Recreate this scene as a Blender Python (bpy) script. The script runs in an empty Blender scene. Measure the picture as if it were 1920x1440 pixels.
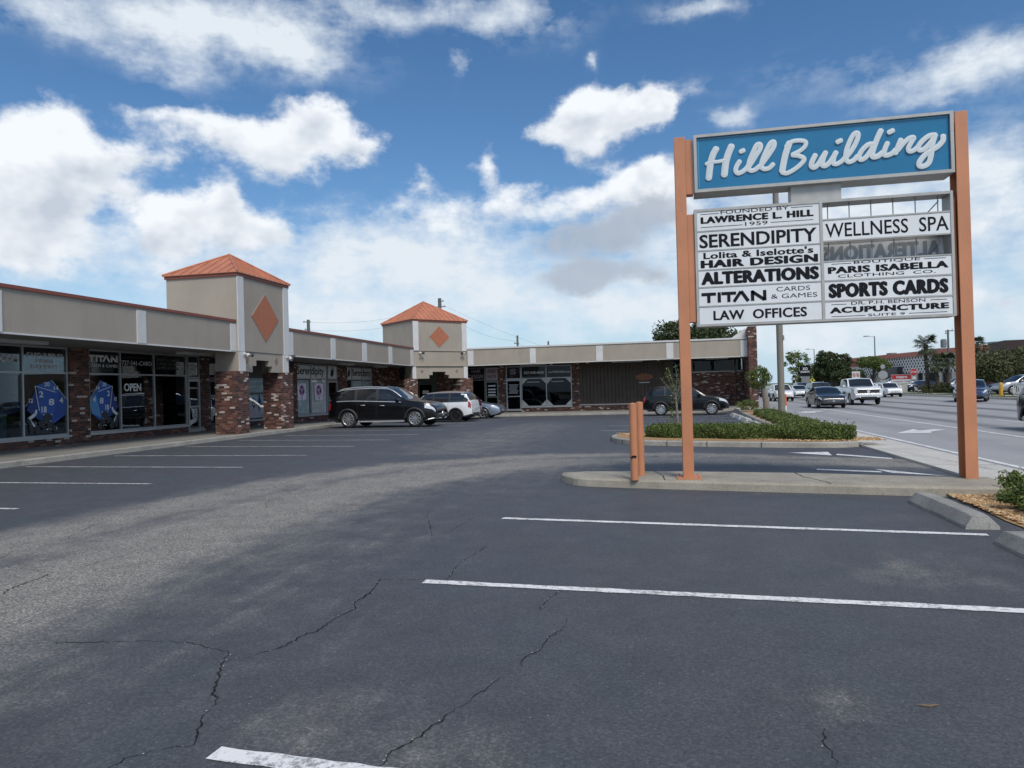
import bpy, bmesh, math, random
import numpy as np
from mathutils import Vector, Matrix
R = math.radians
random.seed(7)
rng = np.random.default_rng(7)
SC = bpy.context.scene
COL = SC.collection

# ------------------------------------------------------------------ camera, sky, sun, exposure
F_PX, YAW, PITCH, ROLL = 1331.0, math.atan(275 / 1331.0), math.atan(10.5 / 1331.0), 0.0265
cam_d = bpy.data.cameras.new('camera')
cam_d.sensor_width = 36.0
cam_d.lens = F_PX / 1920 * 36.0
cam_d.clip_start, cam_d.clip_end = 0.05, 5000
cam = bpy.data.objects.new('camera', cam_d)
COL.objects.link(cam)
cam.matrix_world = (Matrix.Translation((0, 0, 1.5)) @ Matrix.Rotation(YAW, 4, 'Z') @
                    Matrix.Rotation(R(90) + PITCH, 4, 'X') @ Matrix.Rotation(-ROLL, 4, 'Z'))
SC.camera = cam
SC.view_settings.view_transform = 'Standard'
SC.view_settings.look = 'None'
SC.view_settings.gamma = 1
SC.view_settings.exposure = 0.35

SUN_EL, SUN_AZ = R(50), R(150)          # azimuth clockwise from +Y: the sun stands behind the camera, to its right
sun_d = bpy.data.lights.new('sun', 'SUN')
sun_d.energy, sun_d.angle, sun_d.color = 2.0, R(20), (1.0, 0.94, 0.86)
sun = bpy.data.objects.new('sun', sun_d)
COL.objects.link(sun)
to_sun = Vector((math.sin(SUN_AZ) * math.cos(SUN_EL), math.cos(SUN_AZ) * math.cos(SUN_EL), math.sin(SUN_EL)))
sun.rotation_euler = to_sun.to_track_quat('Z', 'Y').to_euler()
sun.location = to_sun * 60

# clouds in this sky, by direction: azimuth, elevation, half-width, half-height (radians), weight
CLOUDS = [(-0.7805, 0.2789, 0.0507, 0.0575, 1.1), (-0.762, 0.3253, 0.0304, 0.0338, 0.8), (-0.8043, 0.258, 0.0541, 0.0609, 0.9), (-0.7261, 0.2681, 0.0507, 0.0304, 0.9),
    (-0.6761, 0.3015, 0.0406, 0.0237, 0.8), (-0.8001, 0.2054, 0.0811, 0.0507, 0.8), (-0.7905, 0.1639, 0.0744, 0.0243, 0.45), (-0.6571, 0.3464, 0.0541, 0.0149, 0.45),
    (-0.6011, 0.3408, 0.0609, 0.0237, 0.6), (-0.5291, 0.3285, 0.0609, 0.027, 0.8), (-0.4697, 0.3648, 0.0406, 0.027, 0.8), (-0.4457, 0.3405, 0.0541, 0.0338, 0.9),
    (-0.3959, 0.3262, 0.027, 0.0257, 0.7), (-0.4959, 0.2949, 0.0406, 0.027, 0.6), (-0.5498, 0.3044, 0.0406, 0.027, 0.5), (-0.5805, 0.2597, 0.027, 0.0237, 0.8),
    (-0.635, 0.2361, 0.0338, 0.027, 0.8), (-0.6658, 0.224, 0.0237, 0.027, 0.7), (-0.5846, 0.2231, 0.0744, 0.0338, 0.9), (-0.5319, 0.2123, 0.0473, 0.0237, 0.6),
    (-0.6421, 0.1932, 0.0473, 0.0237, 0.6), (-0.3162, 0.2837, 0.0216, 0.0189, 0.6), (-0.2297, 0.297, 0.0216, 0.0216, 0.7), (-0.1966, 0.2719, 0.0406, 0.0203, 0.5),
    (-0.2647, 0.2556, 0.0811, 0.0176, 0.45), (-0.1598, 0.2426, 0.0744, 0.027, 0.4), (-0.3906, 0.2514, 0.0744, 0.0169, 0.3), (-0.2957, 0.2167, 0.0811, 0.027, 0.45),
    (-0.0516, 0.3665, 0.0744, 0.0284, 1.0), (-0.0997, 0.3729, 0.0338, 0.0237, 0.6), (-0.0147, 0.3732, 0.0473, 0.0216, 0.8), (0.0209, 0.3569, 0.027, 0.0169, 0.6),
    (-0.134, 0.3517, 0.0406, 0.0176, 0.6), (-0.0822, 0.3342, 0.0541, 0.0216, 0.6), (-0.0976, 0.3196, 0.0406, 0.0149, 0.4), (-0.1645, 0.3396, 0.027, 0.0122, 0.4),
    (-0.0325, 0.271, 0.0744, 0.027, 0.75), (0.0114, 0.2814, 0.0609, 0.0243, 0.7), (0.0245, 0.2391, 0.0609, 0.0406, 0.7), (-0.0919, 0.2608, 0.0406, 0.0203, 0.4),
    (0.406, 0.1866, 0.0473, 0.0541, 0.55), (0.3958, 0.0907, 0.0338, 0.0203, 0.6)]
GREYS = [(-0.1009, 0.2044, 0.0751, 0.0195, 0.8), (-0.0339, 0.2222, 0.0826, 0.0195, 0.85), (-0.0723, 0.1669, 0.0826, 0.0195, 0.9), (-0.1175, 0.1469, 0.0601, 0.018, 0.8),
    (0.0003, 0.145, 0.0376, 0.015, 0.6), (-0.0044, 0.2343, 0.0451, 0.0165, 0.5), (-0.067, 0.3479, 0.0676, 0.0135, 0.35), (-0.7949, 0.2059, 0.1052, 0.0451, 0.25),
    (-0.5164, 0.2937, 0.0526, 0.0165, 0.2), (0.1557, 0.2401, 0.0751, 0.015, 0.35), (0.0034, 0.2546, 0.0301, 0.0135, 0.4)]
VEILS = [(-0.7586, 0.4339, 0.0977, 0.024, 1.0), (-0.6546, 0.4508, 0.0826, 0.0301, 1.0), (-0.5656, 0.461, 0.0751, 0.0301, 1.0), (-0.4987, 0.4483, 0.0563, 0.0301, 1.0),
    (-0.4202, 0.484, 0.0902, 0.021, 0.8), (-0.6341, 0.4086, 0.0451, 0.0316, 1.0), (-0.4644, 0.4292, 0.0301, 0.0195, 0.9), (-0.235, 0.4926, 0.1127, 0.018, 0.7),
    (-0.1751, 0.4796, 0.0676, 0.0255, 0.8), (-0.261, 0.4322, 0.015, 0.0195, 0.8), (0.3848, 0.3473, 0.0676, 0.0225, 1.0), (0.4159, 0.3559, 0.0601, 0.0195, 0.9),
    (0.3129, 0.3288, 0.0601, 0.012, 0.6), (0.2785, 0.3504, 0.0451, 0.012, 0.6), (0.0674, 0.4724, 0.0526, 0.012, 0.8), (0.1115, 0.3383, 0.027, 0.0135, 0.9), (-0.0778, 0.427, 0.0105, 0.009, 0.8),
    (0.0572, 0.3786, 0.0225, 0.009, 0.6), (-0.4495, 0.1942, 0.1127, 0.0376, 0.8), (-0.3625, 0.2096, 0.0977, 0.0451, 0.7), (-0.4078, 0.1447, 0.1953, 0.0451, 0.9),
    (-0.1705, 0.1266, 0.1953, 0.0451, 1.0), (-0.0373, 0.0995, 0.1202, 0.0301, 1.0), (-0.4517, 0.1013, 0.2254, 0.0301, 0.7), (-0.0058, 0.1849, 0.0826, 0.0601, 1.0),
    (0.1359, 0.249, 0.1503, 0.0376, 0.9), (0.2504, 0.2154, 0.1653, 0.0451, 0.8), (0.3955, 0.1762, 0.0826, 0.0902, 1.0), (0.4172, 0.226, 0.0601, 0.0451, 0.7),
    (0.3053, 0.0596, 0.1953, 0.0301, 0.9), (0.1834, 0.0668, 0.1503, 0.0301, 0.9), (0.1532, 0.1521, 0.1127, 0.0601, 0.8), (-0.2813, 0.195, 0.1503, 0.0376, 0.8),
    (-0.747, 0.1983, 0.0977, 0.0376, 0.7), (-0.7747, 0.1651, 0.1127, 0.0301, 0.7), (-0.6111, 0.1816, 0.1202, 0.0301, 0.6), (-0.1972, 0.2508, 0.1202, 0.0301, 0.5),
    (0.2307, 0.3802, 0.1202, 0.0225, 0.35), (-0.4854, 0.4287, 0.1052, 0.0301, 0.4)]

world = bpy.data.worlds.new('World')
SC.world = world
world.use_nodes = True
def build_world():
    nt = world.node_tree
    nt.nodes.clear()
    N = nt.nodes.new
    L = nt.links.new
    def math_(op, a, b=None, c=None, clamp=False):
        n = N('ShaderNodeMath'); n.operation = op; n.use_clamp = clamp
        for i, v in enumerate((a, b, c)):
            if v is None: continue
            if isinstance(v, (int, float)): n.inputs[i].default_value = v
            else: L(v, n.inputs[i])
        return n.outputs[0]
    def vmath(op, a, b=None, c=None, out=0):
        n = N('ShaderNodeVectorMath'); n.operation = op
        for i, v in enumerate((a, b, c)):
            if v is None: continue
            if isinstance(v, tuple): n.inputs[i].default_value = v
            else: L(v, n.inputs[i])
        return n.outputs[out]
    def noise(vec, scale, detail=6, rough=.6):
        n = N('ShaderNodeTexNoise'); n.inputs['Scale'].default_value = scale
        n.inputs['Detail'].default_value = detail; n.inputs['Roughness'].default_value = rough
        L(vec, n.inputs['Vector']); return n
    def mix(fac, a, b):
        n = N('ShaderNodeMix'); n.data_type = 'RGBA'
        for s, v in ((0, fac), (6, a), (7, b)):
            if isinstance(v, (int, float, tuple)): n.inputs[s].default_value = v
            else: L(v, n.inputs[s])
        return n.outputs[2]
    tc = N('ShaderNodeTexCoord')
    sep = N('ShaderNodeSeparateXYZ'); L(tc.outputs['Generated'], sep.inputs[0])
    x, y, z = sep.outputs
    az = math_('ARCTAN2', x, y)
    el = math_('ARCSINE', z)
    cmb = N('ShaderNodeCombineXYZ'); L(az, cmb.inputs[0]); L(el, cmb.inputs[1])
    p = cmb.outputs[0]
    # squash so that cloud detail is wider than high, finer toward the horizon
    pn = vmath('MULTIPLY', p, (1.0, 1.35, 1.0))
    wn = noise(pn, 12.0, 6, .6)
    warp = vmath('MULTIPLY_ADD', vmath('SUBTRACT', wn.outputs['Color'], (.5, .5, .5)), (.085, .06, 0), p)
    def field(lst, lift=False):
        acc = up = None
        for (ca, ce, ra, re, w) in lst:
            q = vmath('MULTIPLY_ADD', warp, (1 / ra, 1 / re, 0), (-ca / ra, -ce / re, 0))
            d = vmath('DOT_PRODUCT', q, q, out=1)
            e = math_('POWER', .3679, d)
            acc = math_('MULTIPLY', e, w) if acc is None else math_('MULTIPLY_ADD', e, w, acc)
            if lift:
                sp = N('ShaderNodeSeparateXYZ'); L(q, sp.inputs[0])
                up = math_('MULTIPLY', e, sp.outputs[1]) if up is None else math_('MULTIPLY_ADD', e, sp.outputs[1], up)
        return (acc, up) if lift else acc
    dens, lift = field(CLOUDS, True)
    grey = field(GREYS)
    # plain noise clouds outside the view, added so whiter light reaches the long front
    back = math_('MULTIPLY', math_('SUBTRACT', noise(vmath('MULTIPLY', tc.outputs['Generated'], (1, 1, 2.2)), 2.2, 5, .6).outputs[0], .36), 3.2)
    fwd = vmath('DOT_PRODUCT', tc.outputs['Generated'], (-.2026, .979, 0.0), out=1)
    isback = math_('MULTIPLY_ADD', fwd, -4.0, 2.45, clamp=True)
    dens = math_('MULTIPLY_ADD', isback, back, dens)
    n1 = noise(pn, 19.0, 10, .60)
    s1 = noise(pn, 11.0, 3, .55)
    s2 = noise(vmath('ADD', pn, (-.014, .03, 0)), 11.0, 3, .55)
    n3 = noise(vmath('MULTIPLY', p, (1, 3.2, 1)), 5.0, 6, .6)
    wisp = math_('MULTIPLY', math_('SUBTRACT', n3.outputs[0], .45), .45)
    veils = field(VEILS)
    d2 = math_('ADD', math_('ADD', dens, wisp), math_('MULTIPLY', math_('SUBTRACT', n1.outputs[0], .5), 1.35))
    mr = N('ShaderNodeMapRange'); mr.interpolation_type = 'SMOOTHSTEP'
    L(d2, mr.inputs[0]); mr.inputs[1].default_value = .29; mr.inputs[2].default_value = .98
    alpha = mr.outputs[0]
    # low haze veil near the horizon
    veil = N('ShaderNodeMapRange'); L(el, veil.inputs[0])
    veil.inputs[1].default_value = .24; veil.inputs[2].default_value = 0.0
    veil.inputs[3].default_value = 0.0; veil.inputs[4].default_value = .92
    relief = math_('SUBTRACT', s1.outputs[0], s2.outputs[0])
    lit = math_('MULTIPLY_ADD', lift, .22, math_('MULTIPLY_ADD', relief, .85, math_('MULTIPLY_ADD', n1.outputs[0], .35, .76)))
    lit = math_('SUBTRACT', lit, math_('MULTIPLY', math_('SUBTRACT', dens, .9), .06))
    lit = math_('MINIMUM', math_('MAXIMUM', lit, .66), 1.05)
    gm = N('ShaderNodeMapRange'); gm.interpolation_type = 'SMOOTHSTEP'; L(math_('MULTIPLY_ADD', math_('SUBTRACT', n1.outputs[0], .5), 1.5, grey), gm.inputs[0]); gm.inputs[1].default_value = .22; gm.inputs[2].default_value = .95
    gfac = math_('MULTIPLY', gm.outputs[0], .85)
    CW = 7.6
    white = vmath('SCALE', (1, 1, 1)); ccol = N('ShaderNodeVectorMath'); ccol.operation = 'SCALE'
    lm = N('ShaderNodeMapRange'); L(lit, lm.inputs[0]); lm.inputs[1].default_value = .64; lm.inputs[2].default_value = 1.03
    L(mix(lm.outputs[0], (CW * .56, CW * .63, CW * .73, 1), (CW * .955, CW * .995, CW * 1.04, 1)), ccol.inputs[0]); ccol.inputs['Scale'].default_value = 1.0
    sky = N('ShaderNodeTexSky'); sky.sky_type = 'NISHITA'; sky.sun_disc = False
    sky.sun_elevation = SUN_EL; sky.sun_rotation = SUN_AZ
    sky.air_density, sky.dust_density, sky.ozone_density = 1.0, 0.6, 3.0
    hs = N('ShaderNodeHueSaturation'); hs.inputs['Saturation'].default_value = 1.2; hs.inputs['Value'].default_value = 0.93
    L(sky.outputs[0], hs.inputs['Color'])
    base = mix(veil.outputs[0], hs.outputs[0], (CW * .55, CW * .73, CW * .90, 1))
    va = math_('MULTIPLY', math_('ADD', math_('MULTIPLY', veils, .72), math_('MULTIPLY_ADD', n1.outputs[0], 2.2, math_('MULTIPLY_ADD', n3.outputs[0], 2.4, -2.3))), math_('MINIMUM', math_('MULTIPLY', veils, 1.3), .78), clamp=True)
    base = mix(va, base, (CW * .80, CW * .87, CW * .94, 1))
    withc = mix(alpha, base, ccol.outputs[0])
    gcol = mix(math_('MULTIPLY', s2.outputs[0], 1.2, clamp=True), (CW * .36, CW * .42, CW * .51, 1), (CW * .50, CW * .56, CW * .65, 1))
    withg = mix(gfac, withc, gcol)
    bg = N('ShaderNodeBackground'); bg.inputs['Strength'].default_value = .10
    L(withg, bg.inputs['Color'])
    out = N('ShaderNodeOutputWorld'); L(bg.outputs[0], out.inputs[0])
build_world()

# ------------------------------------------------------------------ materials
MATS = {}
def nodes_of(name):
    m = bpy.data.materials.new(name); m.use_nodes = True
    nt = m.node_tree
    return m, nt, nt.nodes['Principled BSDF']
def add_noise(nt, scale, detail=5, rough=.6, coord='Object', stretch=None):
    tc = nt.nodes.new('ShaderNodeTexCoord')
    n = nt.nodes.new('ShaderNodeTexNoise')
    n.inputs['Scale'].default_value = scale; n.inputs['Detail'].default_value = detail
    n.inputs['Roughness'].default_value = rough
    if stretch:
        mp = nt.nodes.new('ShaderNodeMapping'); mp.inputs['Scale'].default_value = stretch
        nt.links.new(tc.outputs[coord], mp.inputs[0]); nt.links.new(mp.outputs[0], n.inputs['Vector'])
    else:
        nt.links.new(tc.outputs[coord], n.inputs['Vector'])
    return n
def ramp(nt, fac, stops, interp='LINEAR'):
    r = nt.nodes.new('ShaderNodeValToRGB'); r.color_ramp.interpolation = interp
    e = r.color_ramp.elements
    while len(e) < len(stops): e.new(.5)
    for k, (pos, c) in enumerate(stops):
        e[k].position = pos; e[k].color = (*c, 1) if len(c) == 3 else c
    nt.links.new(fac, r.inputs[0])
    return r.outputs[0]
def mixc(nt, fac, a, b, mode='MIX'):
    n = nt.nodes.new('ShaderNodeMix'); n.data_type = 'RGBA'; n.blend_type = mode
    for s, v in ((0, fac), (6, a), (7, b)):
        if isinstance(v, (int, float)): n.inputs[s].default_value = v
        elif isinstance(v, tuple): n.inputs[s].default_value = (*v, 1) if len(v) == 3 else v
        else: nt.links.new(v, n.inputs[s])
    return n.outputs[2]
def nmath(nt, op, a, b=None, c=None, clamp=False):
    n = nt.nodes.new('ShaderNodeMath'); n.operation = op; n.use_clamp = clamp
    for i, v in enumerate((a, b, c)):
        if v is None: continue
        if isinstance(v, (int, float)): n.inputs[i].default_value = v
        else: nt.links.new(v, n.inputs[i])
    return n.outputs[0]
def add_bump(nt, b, h, strength, dist=.01):
    bp = nt.nodes.new('ShaderNodeBump'); bp.inputs['Strength'].default_value = strength
    bp.inputs['Distance'].default_value = dist
    nt.links.new(h, bp.inputs['Height']); nt.links.new(bp.outputs[0], b.inputs['Normal'])
def mat(name, col, rough=.6, metal=0.0, var=.12, scale=6.0, bump=0.0, coat=0.0, spec=.5, bscale=None, stretch=None, stain=None):
    if name in MATS: return MATS[name]
    m, nt, b = nodes_of(name)
    n = add_noise(nt, scale, stretch=stretch)
    lo = tuple(max(0, c * (1 - var)) for c in col); hi = tuple(c * (1 + var) for c in col)
    c = ramp(nt, n.outputs[0], [(.3, lo), (.7, hi)])
    if stain:                                          # run-off streaks, dust and chips with a shape of their own
        sc_, k_, st_, amt_ = stain
        s1 = add_noise(nt, k_, 6, .7, stretch=st_)
        f_ = nmath(nt, 'MULTIPLY', nmath(nt, 'SUBTRACT', s1.outputs[0], .50), 4.0, clamp=True)
        c = mixc(nt, nmath(nt, 'MULTIPLY', f_, amt_), c, sc_)
        s2 = add_noise(nt, 28, 5, .75)
        c = mixc(nt, nmath(nt, 'MULTIPLY', nmath(nt, 'MULTIPLY', nmath(nt, 'SUBTRACT', s2.outputs[0], .66), 9.0, clamp=True), amt_), c, sc_)
    nt.links.new(c, b.inputs['Base Color'])
    b.inputs['Roughness'].default_value = rough; b.inputs['Metallic'].default_value = metal
    b.inputs['Coat Weight'].default_value = coat; b.inputs['Coat Roughness'].default_value = .04
    b.inputs['Specular IOR Level'].default_value = spec
    if bump:
        n2 = add_noise(nt, bscale or scale * 8)
        add_bump(nt, b, n2.outputs[0], bump)
    MATS[name] = m
    return m
def brick_mat(name, shift=0.0, white=.86, gain=1.3):
    m, nt, b = nodes_of(name)
    tc = nt.nodes.new('ShaderNodeTexCoord'); sp = nt.nodes.new('ShaderNodeSeparateXYZ')
    nt.links.new(tc.outputs['Object'], sp.inputs[0])
    u = nmath(nt, 'DIVIDE', nmath(nt, 'ADD', sp.outputs[0], sp.outputs[1]), .215)
    v = nmath(nt, 'DIVIDE', sp.outputs[2], .076)
    row = nmath(nt, 'FLOOR', v)
    uo = nmath(nt, 'MULTIPLY_ADD', nmath(nt, 'MODULO', row, 2.0), .5, u)
    col = nmath(nt, 'FLOOR', uo)
    fu = nmath(nt, 'SUBTRACT', uo, col); fv = nmath(nt, 'SUBTRACT', v, row)
    cb = nt.nodes.new('ShaderNodeCombineXYZ'); nt.links.new(col, cb.inputs[0]); nt.links.new(row, cb.inputs[1]); cb.inputs[2].default_value = shift
    wn = nt.nodes.new('ShaderNodeTexWhiteNoise'); wn.noise_dimensions = '3D'; nt.links.new(cb.outputs[0], wn.inputs[0])
    c = ramp(nt, wn.outputs[0], [(p_, tuple(min(.6, k_ * gain) for k_ in c_)) for p_, c_ in [(0, (.045, .020, .016)), (.22, (.085, .032, .024)), (.42, (.13, .048, .034)), (.6, (.075, .036, .030)), (.74, (.17, .072, .050)), (white, (.21, .12, .09)), (min(.985, white + .05), (.42, .37, .33))]], 'CONSTANT')
    n = add_noise(nt, 38, 4, .7)
    # remains of old whitewash on some of the bricks
    n2 = add_noise(nt, 2.3, 5, .7)
    wash = nmath(nt, 'MULTIPLY', nmath(nt, 'SUBTRACT', nmath(nt, 'ADD', n2.outputs[0], nmath(nt, 'MULTIPLY', n.outputs[0], .5)), .84), 5.0, clamp=True)
    c = mixc(nt, nmath(nt, 'MULTIPLY', wash, .5), c, (.33, .28, .24))
    c = mixc(nt, .55, c, ramp(nt, n.outputs[0], [(.25, (.35, .35, .35)), (.75, (1, 1, 1))]), 'MULTIPLY')
    mort = nmath(nt, 'MAXIMUM', nmath(nt, 'LESS_THAN', fu, .045), nmath(nt, 'LESS_THAN', fv, .14))
    c = mixc(nt, mort, c, (.12, .105, .09))
    nt.links.new(c, b.inputs['Base Color']); b.inputs['Roughness'].default_value = .88
    add_bump(nt, b, nmath(nt, 'ADD', nmath(nt, 'MULTIPLY', mort, -1.0), nmath(nt, 'MULTIPLY', n.outputs[0], .5)), .7, .008)
    MATS[name] = m
    return m
def glass_mat(name, tint=(.55, .6, .6), gloss=.02, refl=1.0):
    m = bpy.data.materials.new(name); m.use_nodes = True
    nt = m.node_tree; nt.nodes.clear()
    t = nt.nodes.new('ShaderNodeBsdfTransparent'); t.inputs[0].default_value = (*tint, 1)
    g = nt.nodes.new('ShaderNodeBsdfGlossy'); g.inputs['Roughness'].default_value = gloss; g.inputs[0].default_value = (.9, .95, 1, 1)
    f = nt.nodes.new('ShaderNodeFresnel'); f.inputs[0].default_value = 1.45
    n = add_noise(nt, 1.5, 2)
    bp = nt.nodes.new('ShaderNodeBump'); bp.inputs['Strength'].default_value = .03; nt.links.new(n.outputs[0], bp.inputs['Height'])
    nt.links.new(bp.outputs[0], g.inputs['Normal'])
    mx = nt.nodes.new('ShaderNodeMixShader'); o = nt.nodes.new('ShaderNodeOutputMaterial')
    nt.links.new(nmath(nt, 'MULTIPLY', f.outputs[0], refl), mx.inputs[0]); nt.links.new(t.outputs[0], mx.inputs[1]); nt.links.new(g.outputs[0], mx.inputs[2])
    nt.links.new(mx.outputs[0], o.inputs[0])
    MATS[name] = m
    return m
def leaf_mat(name, stops, rough=.55):
    m, nt, b = nodes_of(name)
    g = nt.nodes.new('ShaderNodeNewGeometry')
    c = ramp(nt, g.outputs['Random Per Island'], stops)
    n = add_noise(nt, 1.1, 3)
    c = mixc(nt, .6, c, ramp(nt, n.outputs[0], [(.3, (.55, .6, .5)), (.7, (1.25, 1.2, 1.1))]), 'MULTIPLY')
    nt.links.new(c, b.inputs['Base Color']); b.inputs['Roughness'].default_value = rough
    b.inputs['Specular IOR Level'].default_value = .35
    MATS[name] = m
    return m
def asphalt_mat():
    m, nt, b = nodes_of('asphalt')
    at = nt.nodes.new('ShaderNodeAttribute'); at.attribute_name = 'wear'
    big = add_noise(nt, .55, 6, .62); mid = add_noise(nt, 2.2, 8, .72); fine = add_noise(nt, 62, 3, .75); grit = add_noise(nt, 45, 2, .8)
    drag = add_noise(nt, 1.0, 6, .7, stretch=(4.5, .5, 1))
    w = nmath(nt, 'ADD', at.outputs['Fac'], nmath(nt, 'MULTIPLY', nmath(nt, 'SUBTRACT', big.outputs[0], .5), .6))
    w = nmath(nt, 'ADD', w, nmath(nt, 'ADD', nmath(nt, 'MULTIPLY', nmath(nt, 'SUBTRACT', drag.outputs[0], .5), .8), nmath(nt, 'MULTIPLY', nmath(nt, 'SUBTRACT', mid.outputs[0], .5), .5)))
    mr = nt.nodes.new('ShaderNodeMapRange'); mr.interpolation_type = 'SMOOTHSTEP'; nt.links.new(w, mr.inputs[0])
    mr.inputs[1].default_value = .05; mr.inputs[2].default_value = 1.0
    hue = add_noise(nt, .8, 3, .6)
    sealed = mixc(nt, ramp(nt, hue.outputs[0], [(.35, (0, 0, 0)), (.65, (1, 1, 1))]), ramp(nt, mid.outputs[0], [(.28, (.055, .064, .070)), (.72, (.078, .088, .096))]), ramp(nt, mid.outputs[0], [(.28, (.060, .060, .068)), (.72, (.086, .086, .096))]))
    worn = ramp(nt, mid.outputs[0], [(.25, (.165, .158, .145)), (.75, (.265, .252, .227))])
    c = mixc(nt, mr.outputs[0], sealed, worn)
    # single stones of the surface, strong where the sealer has worn off
    vs_ = nt.nodes.new('ShaderNodeTexVoronoi'); vs_.inputs['Scale'].default_value = 80; tcs = nt.nodes.new('ShaderNodeTexCoord'); nt.links.new(tcs.outputs['Object'], vs_.inputs['Vector'])
    sv_ = nt.nodes.new('ShaderNodeSeparateColor'); nt.links.new(vs_.outputs['Color'], sv_.inputs[0])
    c = mixc(nt, nmath(nt, 'MULTIPLY_ADD', mr.outputs[0], .45, .30), c, ramp(nt, sv_.outputs[0], [(.1, (.45, .45, .45)), (.6, (1, 1, 1)), (.95, (1.9, 1.85, 1.75))]), 'MULTIPLY')
    # exposed stone specks, thick on the worn lane and sparse on the sealer
    spk = nmath(nt, 'MULTIPLY', nmath(nt, 'SUBTRACT', fine.outputs[0], nmath(nt, 'MULTIPLY_ADD', mr.outputs[0], -.10, .66)), 14.0, clamp=True)
    spk = nmath(nt, 'MULTIPLY', spk, nmath(nt, 'MULTIPLY_ADD', mid.outputs[0], 1.1, -.15, clamp=True))
    c = mixc(nt, nmath(nt, 'MULTIPLY', spk, .8), c, (.42, .40, .36))
    dk = nmath(nt, 'MULTIPLY', nmath(nt, 'SUBTRACT', .40, grit.outputs[0]), 6.0, clamp=True)
    c = mixc(nt, nmath(nt, 'MULTIPLY', dk, .6), c, (.025, .027, .03))
    c = mixc(nt, nmath(nt, 'MULTIPLY_ADD', mr.outputs[0], .35, .55), c, ramp(nt, fine.outputs[0], [(.33, (.62, .62, .62)), (.5, (1, 1, 1)), (.67, (1.42, 1.42, 1.42))]), 'MULTIPLY')
    vo = nt.nodes.new('ShaderNodeTexVoronoi'); vo.inputs['Scale'].default_value = 26; tcv = nt.nodes.new('ShaderNodeTexCoord'); nt.links.new(tcv.outputs['Object'], vo.inputs['Vector'])
    sv = nt.nodes.new('ShaderNodeSeparateColor'); nt.links.new(vo.outputs['Color'], sv.inputs[0])
    chip = nmath(nt, 'MULTIPLY', nmath(nt, 'LESS_THAN', vo.outputs['Distance'], .10), nmath(nt, 'GREATER_THAN', nmath(nt, 'ADD', sv.outputs[0], nmath(nt, 'MULTIPLY', big.outputs[0], .25)), 1.04))
    c = mixc(nt, nmath(nt, 'MULTIPLY', chip, .8), c, (.36, .35, .33))
    # scuffed places
    scf = add_noise(nt, .9, 5, .7); sc = nmath(nt, 'MULTIPLY', nmath(nt, 'SUBTRACT', scf.outputs[0], .62), 5.0, clamp=True)
    c = mixc(nt, nmath(nt, 'MULTIPLY', sc, .16), c, (.19, .185, .17))
    nt.links.new(c, b.inputs['Base Color'])
    nt.links.new(nmath(nt, 'MULTIPLY_ADD', mr.outputs[0], .2, .62), b.inputs['Roughness'])
    b.inputs['Specular IOR Level'].default_value = .4
    add_bump(nt, b, nmath(nt, 'ADD', fine.outputs[0], nmath(nt, 'MULTIPLY', grit.outputs[0], .7)), .55, .006)
    MATS['asphalt'] = m
    return m
def road_mat():
    m, nt, b = nodes_of('road_asphalt')
    tc = nt.nodes.new('ShaderNodeTexCoord'); sp = nt.nodes.new('ShaderNodeSeparateXYZ'); nt.links.new(tc.outputs['Object'], sp.inputs[0])
    big = add_noise(nt, .35, 6, .6); fine = add_noise(nt, 60, 3, .8); lane = add_noise(nt, .8, 5, .6, stretch=(1.6, .06, 1))
    c = ramp(nt, big.outputs[0], [(.3, (.29, .29, .292)), (.7, (.375, .372, .368))])
    # rubber and oil left by wheels along the lanes
    def band(x0, hw, k):
        d = nmath(nt, 'ABSOLUTE', nmath(nt, 'SUBTRACT', nmath(nt, 'MULTIPLY_ADD', lane.outputs[0], .35, sp.outputs[0]), x0 + .17))
        return nmath(nt, 'MULTIPLY', nmath(nt, 'SUBTRACT', 1.0, nmath(nt, 'DIVIDE', d, hw), clamp=True), k)
    acc = band(12.25, .75, 1.25)
    for x0, hw, k in ((9.95, .6, .7), (15.2, .75, 1.15), (18.3, .7, .8), (7.3, .7, .25)):
        acc = nmath(nt, 'MAXIMUM', acc, band(x0, hw, k))
    acc = nmath(nt, 'MULTIPLY', acc, nmath(nt, 'MULTIPLY_ADD', lane.outputs[0], 1.2, .2), clamp=True)
    c = mixc(nt, acc, c, (.10, .10, .103))
    c = mixc(nt, .35, c, ramp(nt, fine.outputs[0], [(.3, (.5, .5, .5)), (.7, (1.3, 1.3, 1.3))]), 'MULTIPLY')
    nt.links.new(c, b.inputs['Base Color']); b.inputs['Roughness'].default_value = .8
    b.inputs['Specular IOR Level'].default_value = .35
    add_bump(nt, b, fine.outputs[0], .4, .005)
    MATS['road'] = m
    return m
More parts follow.
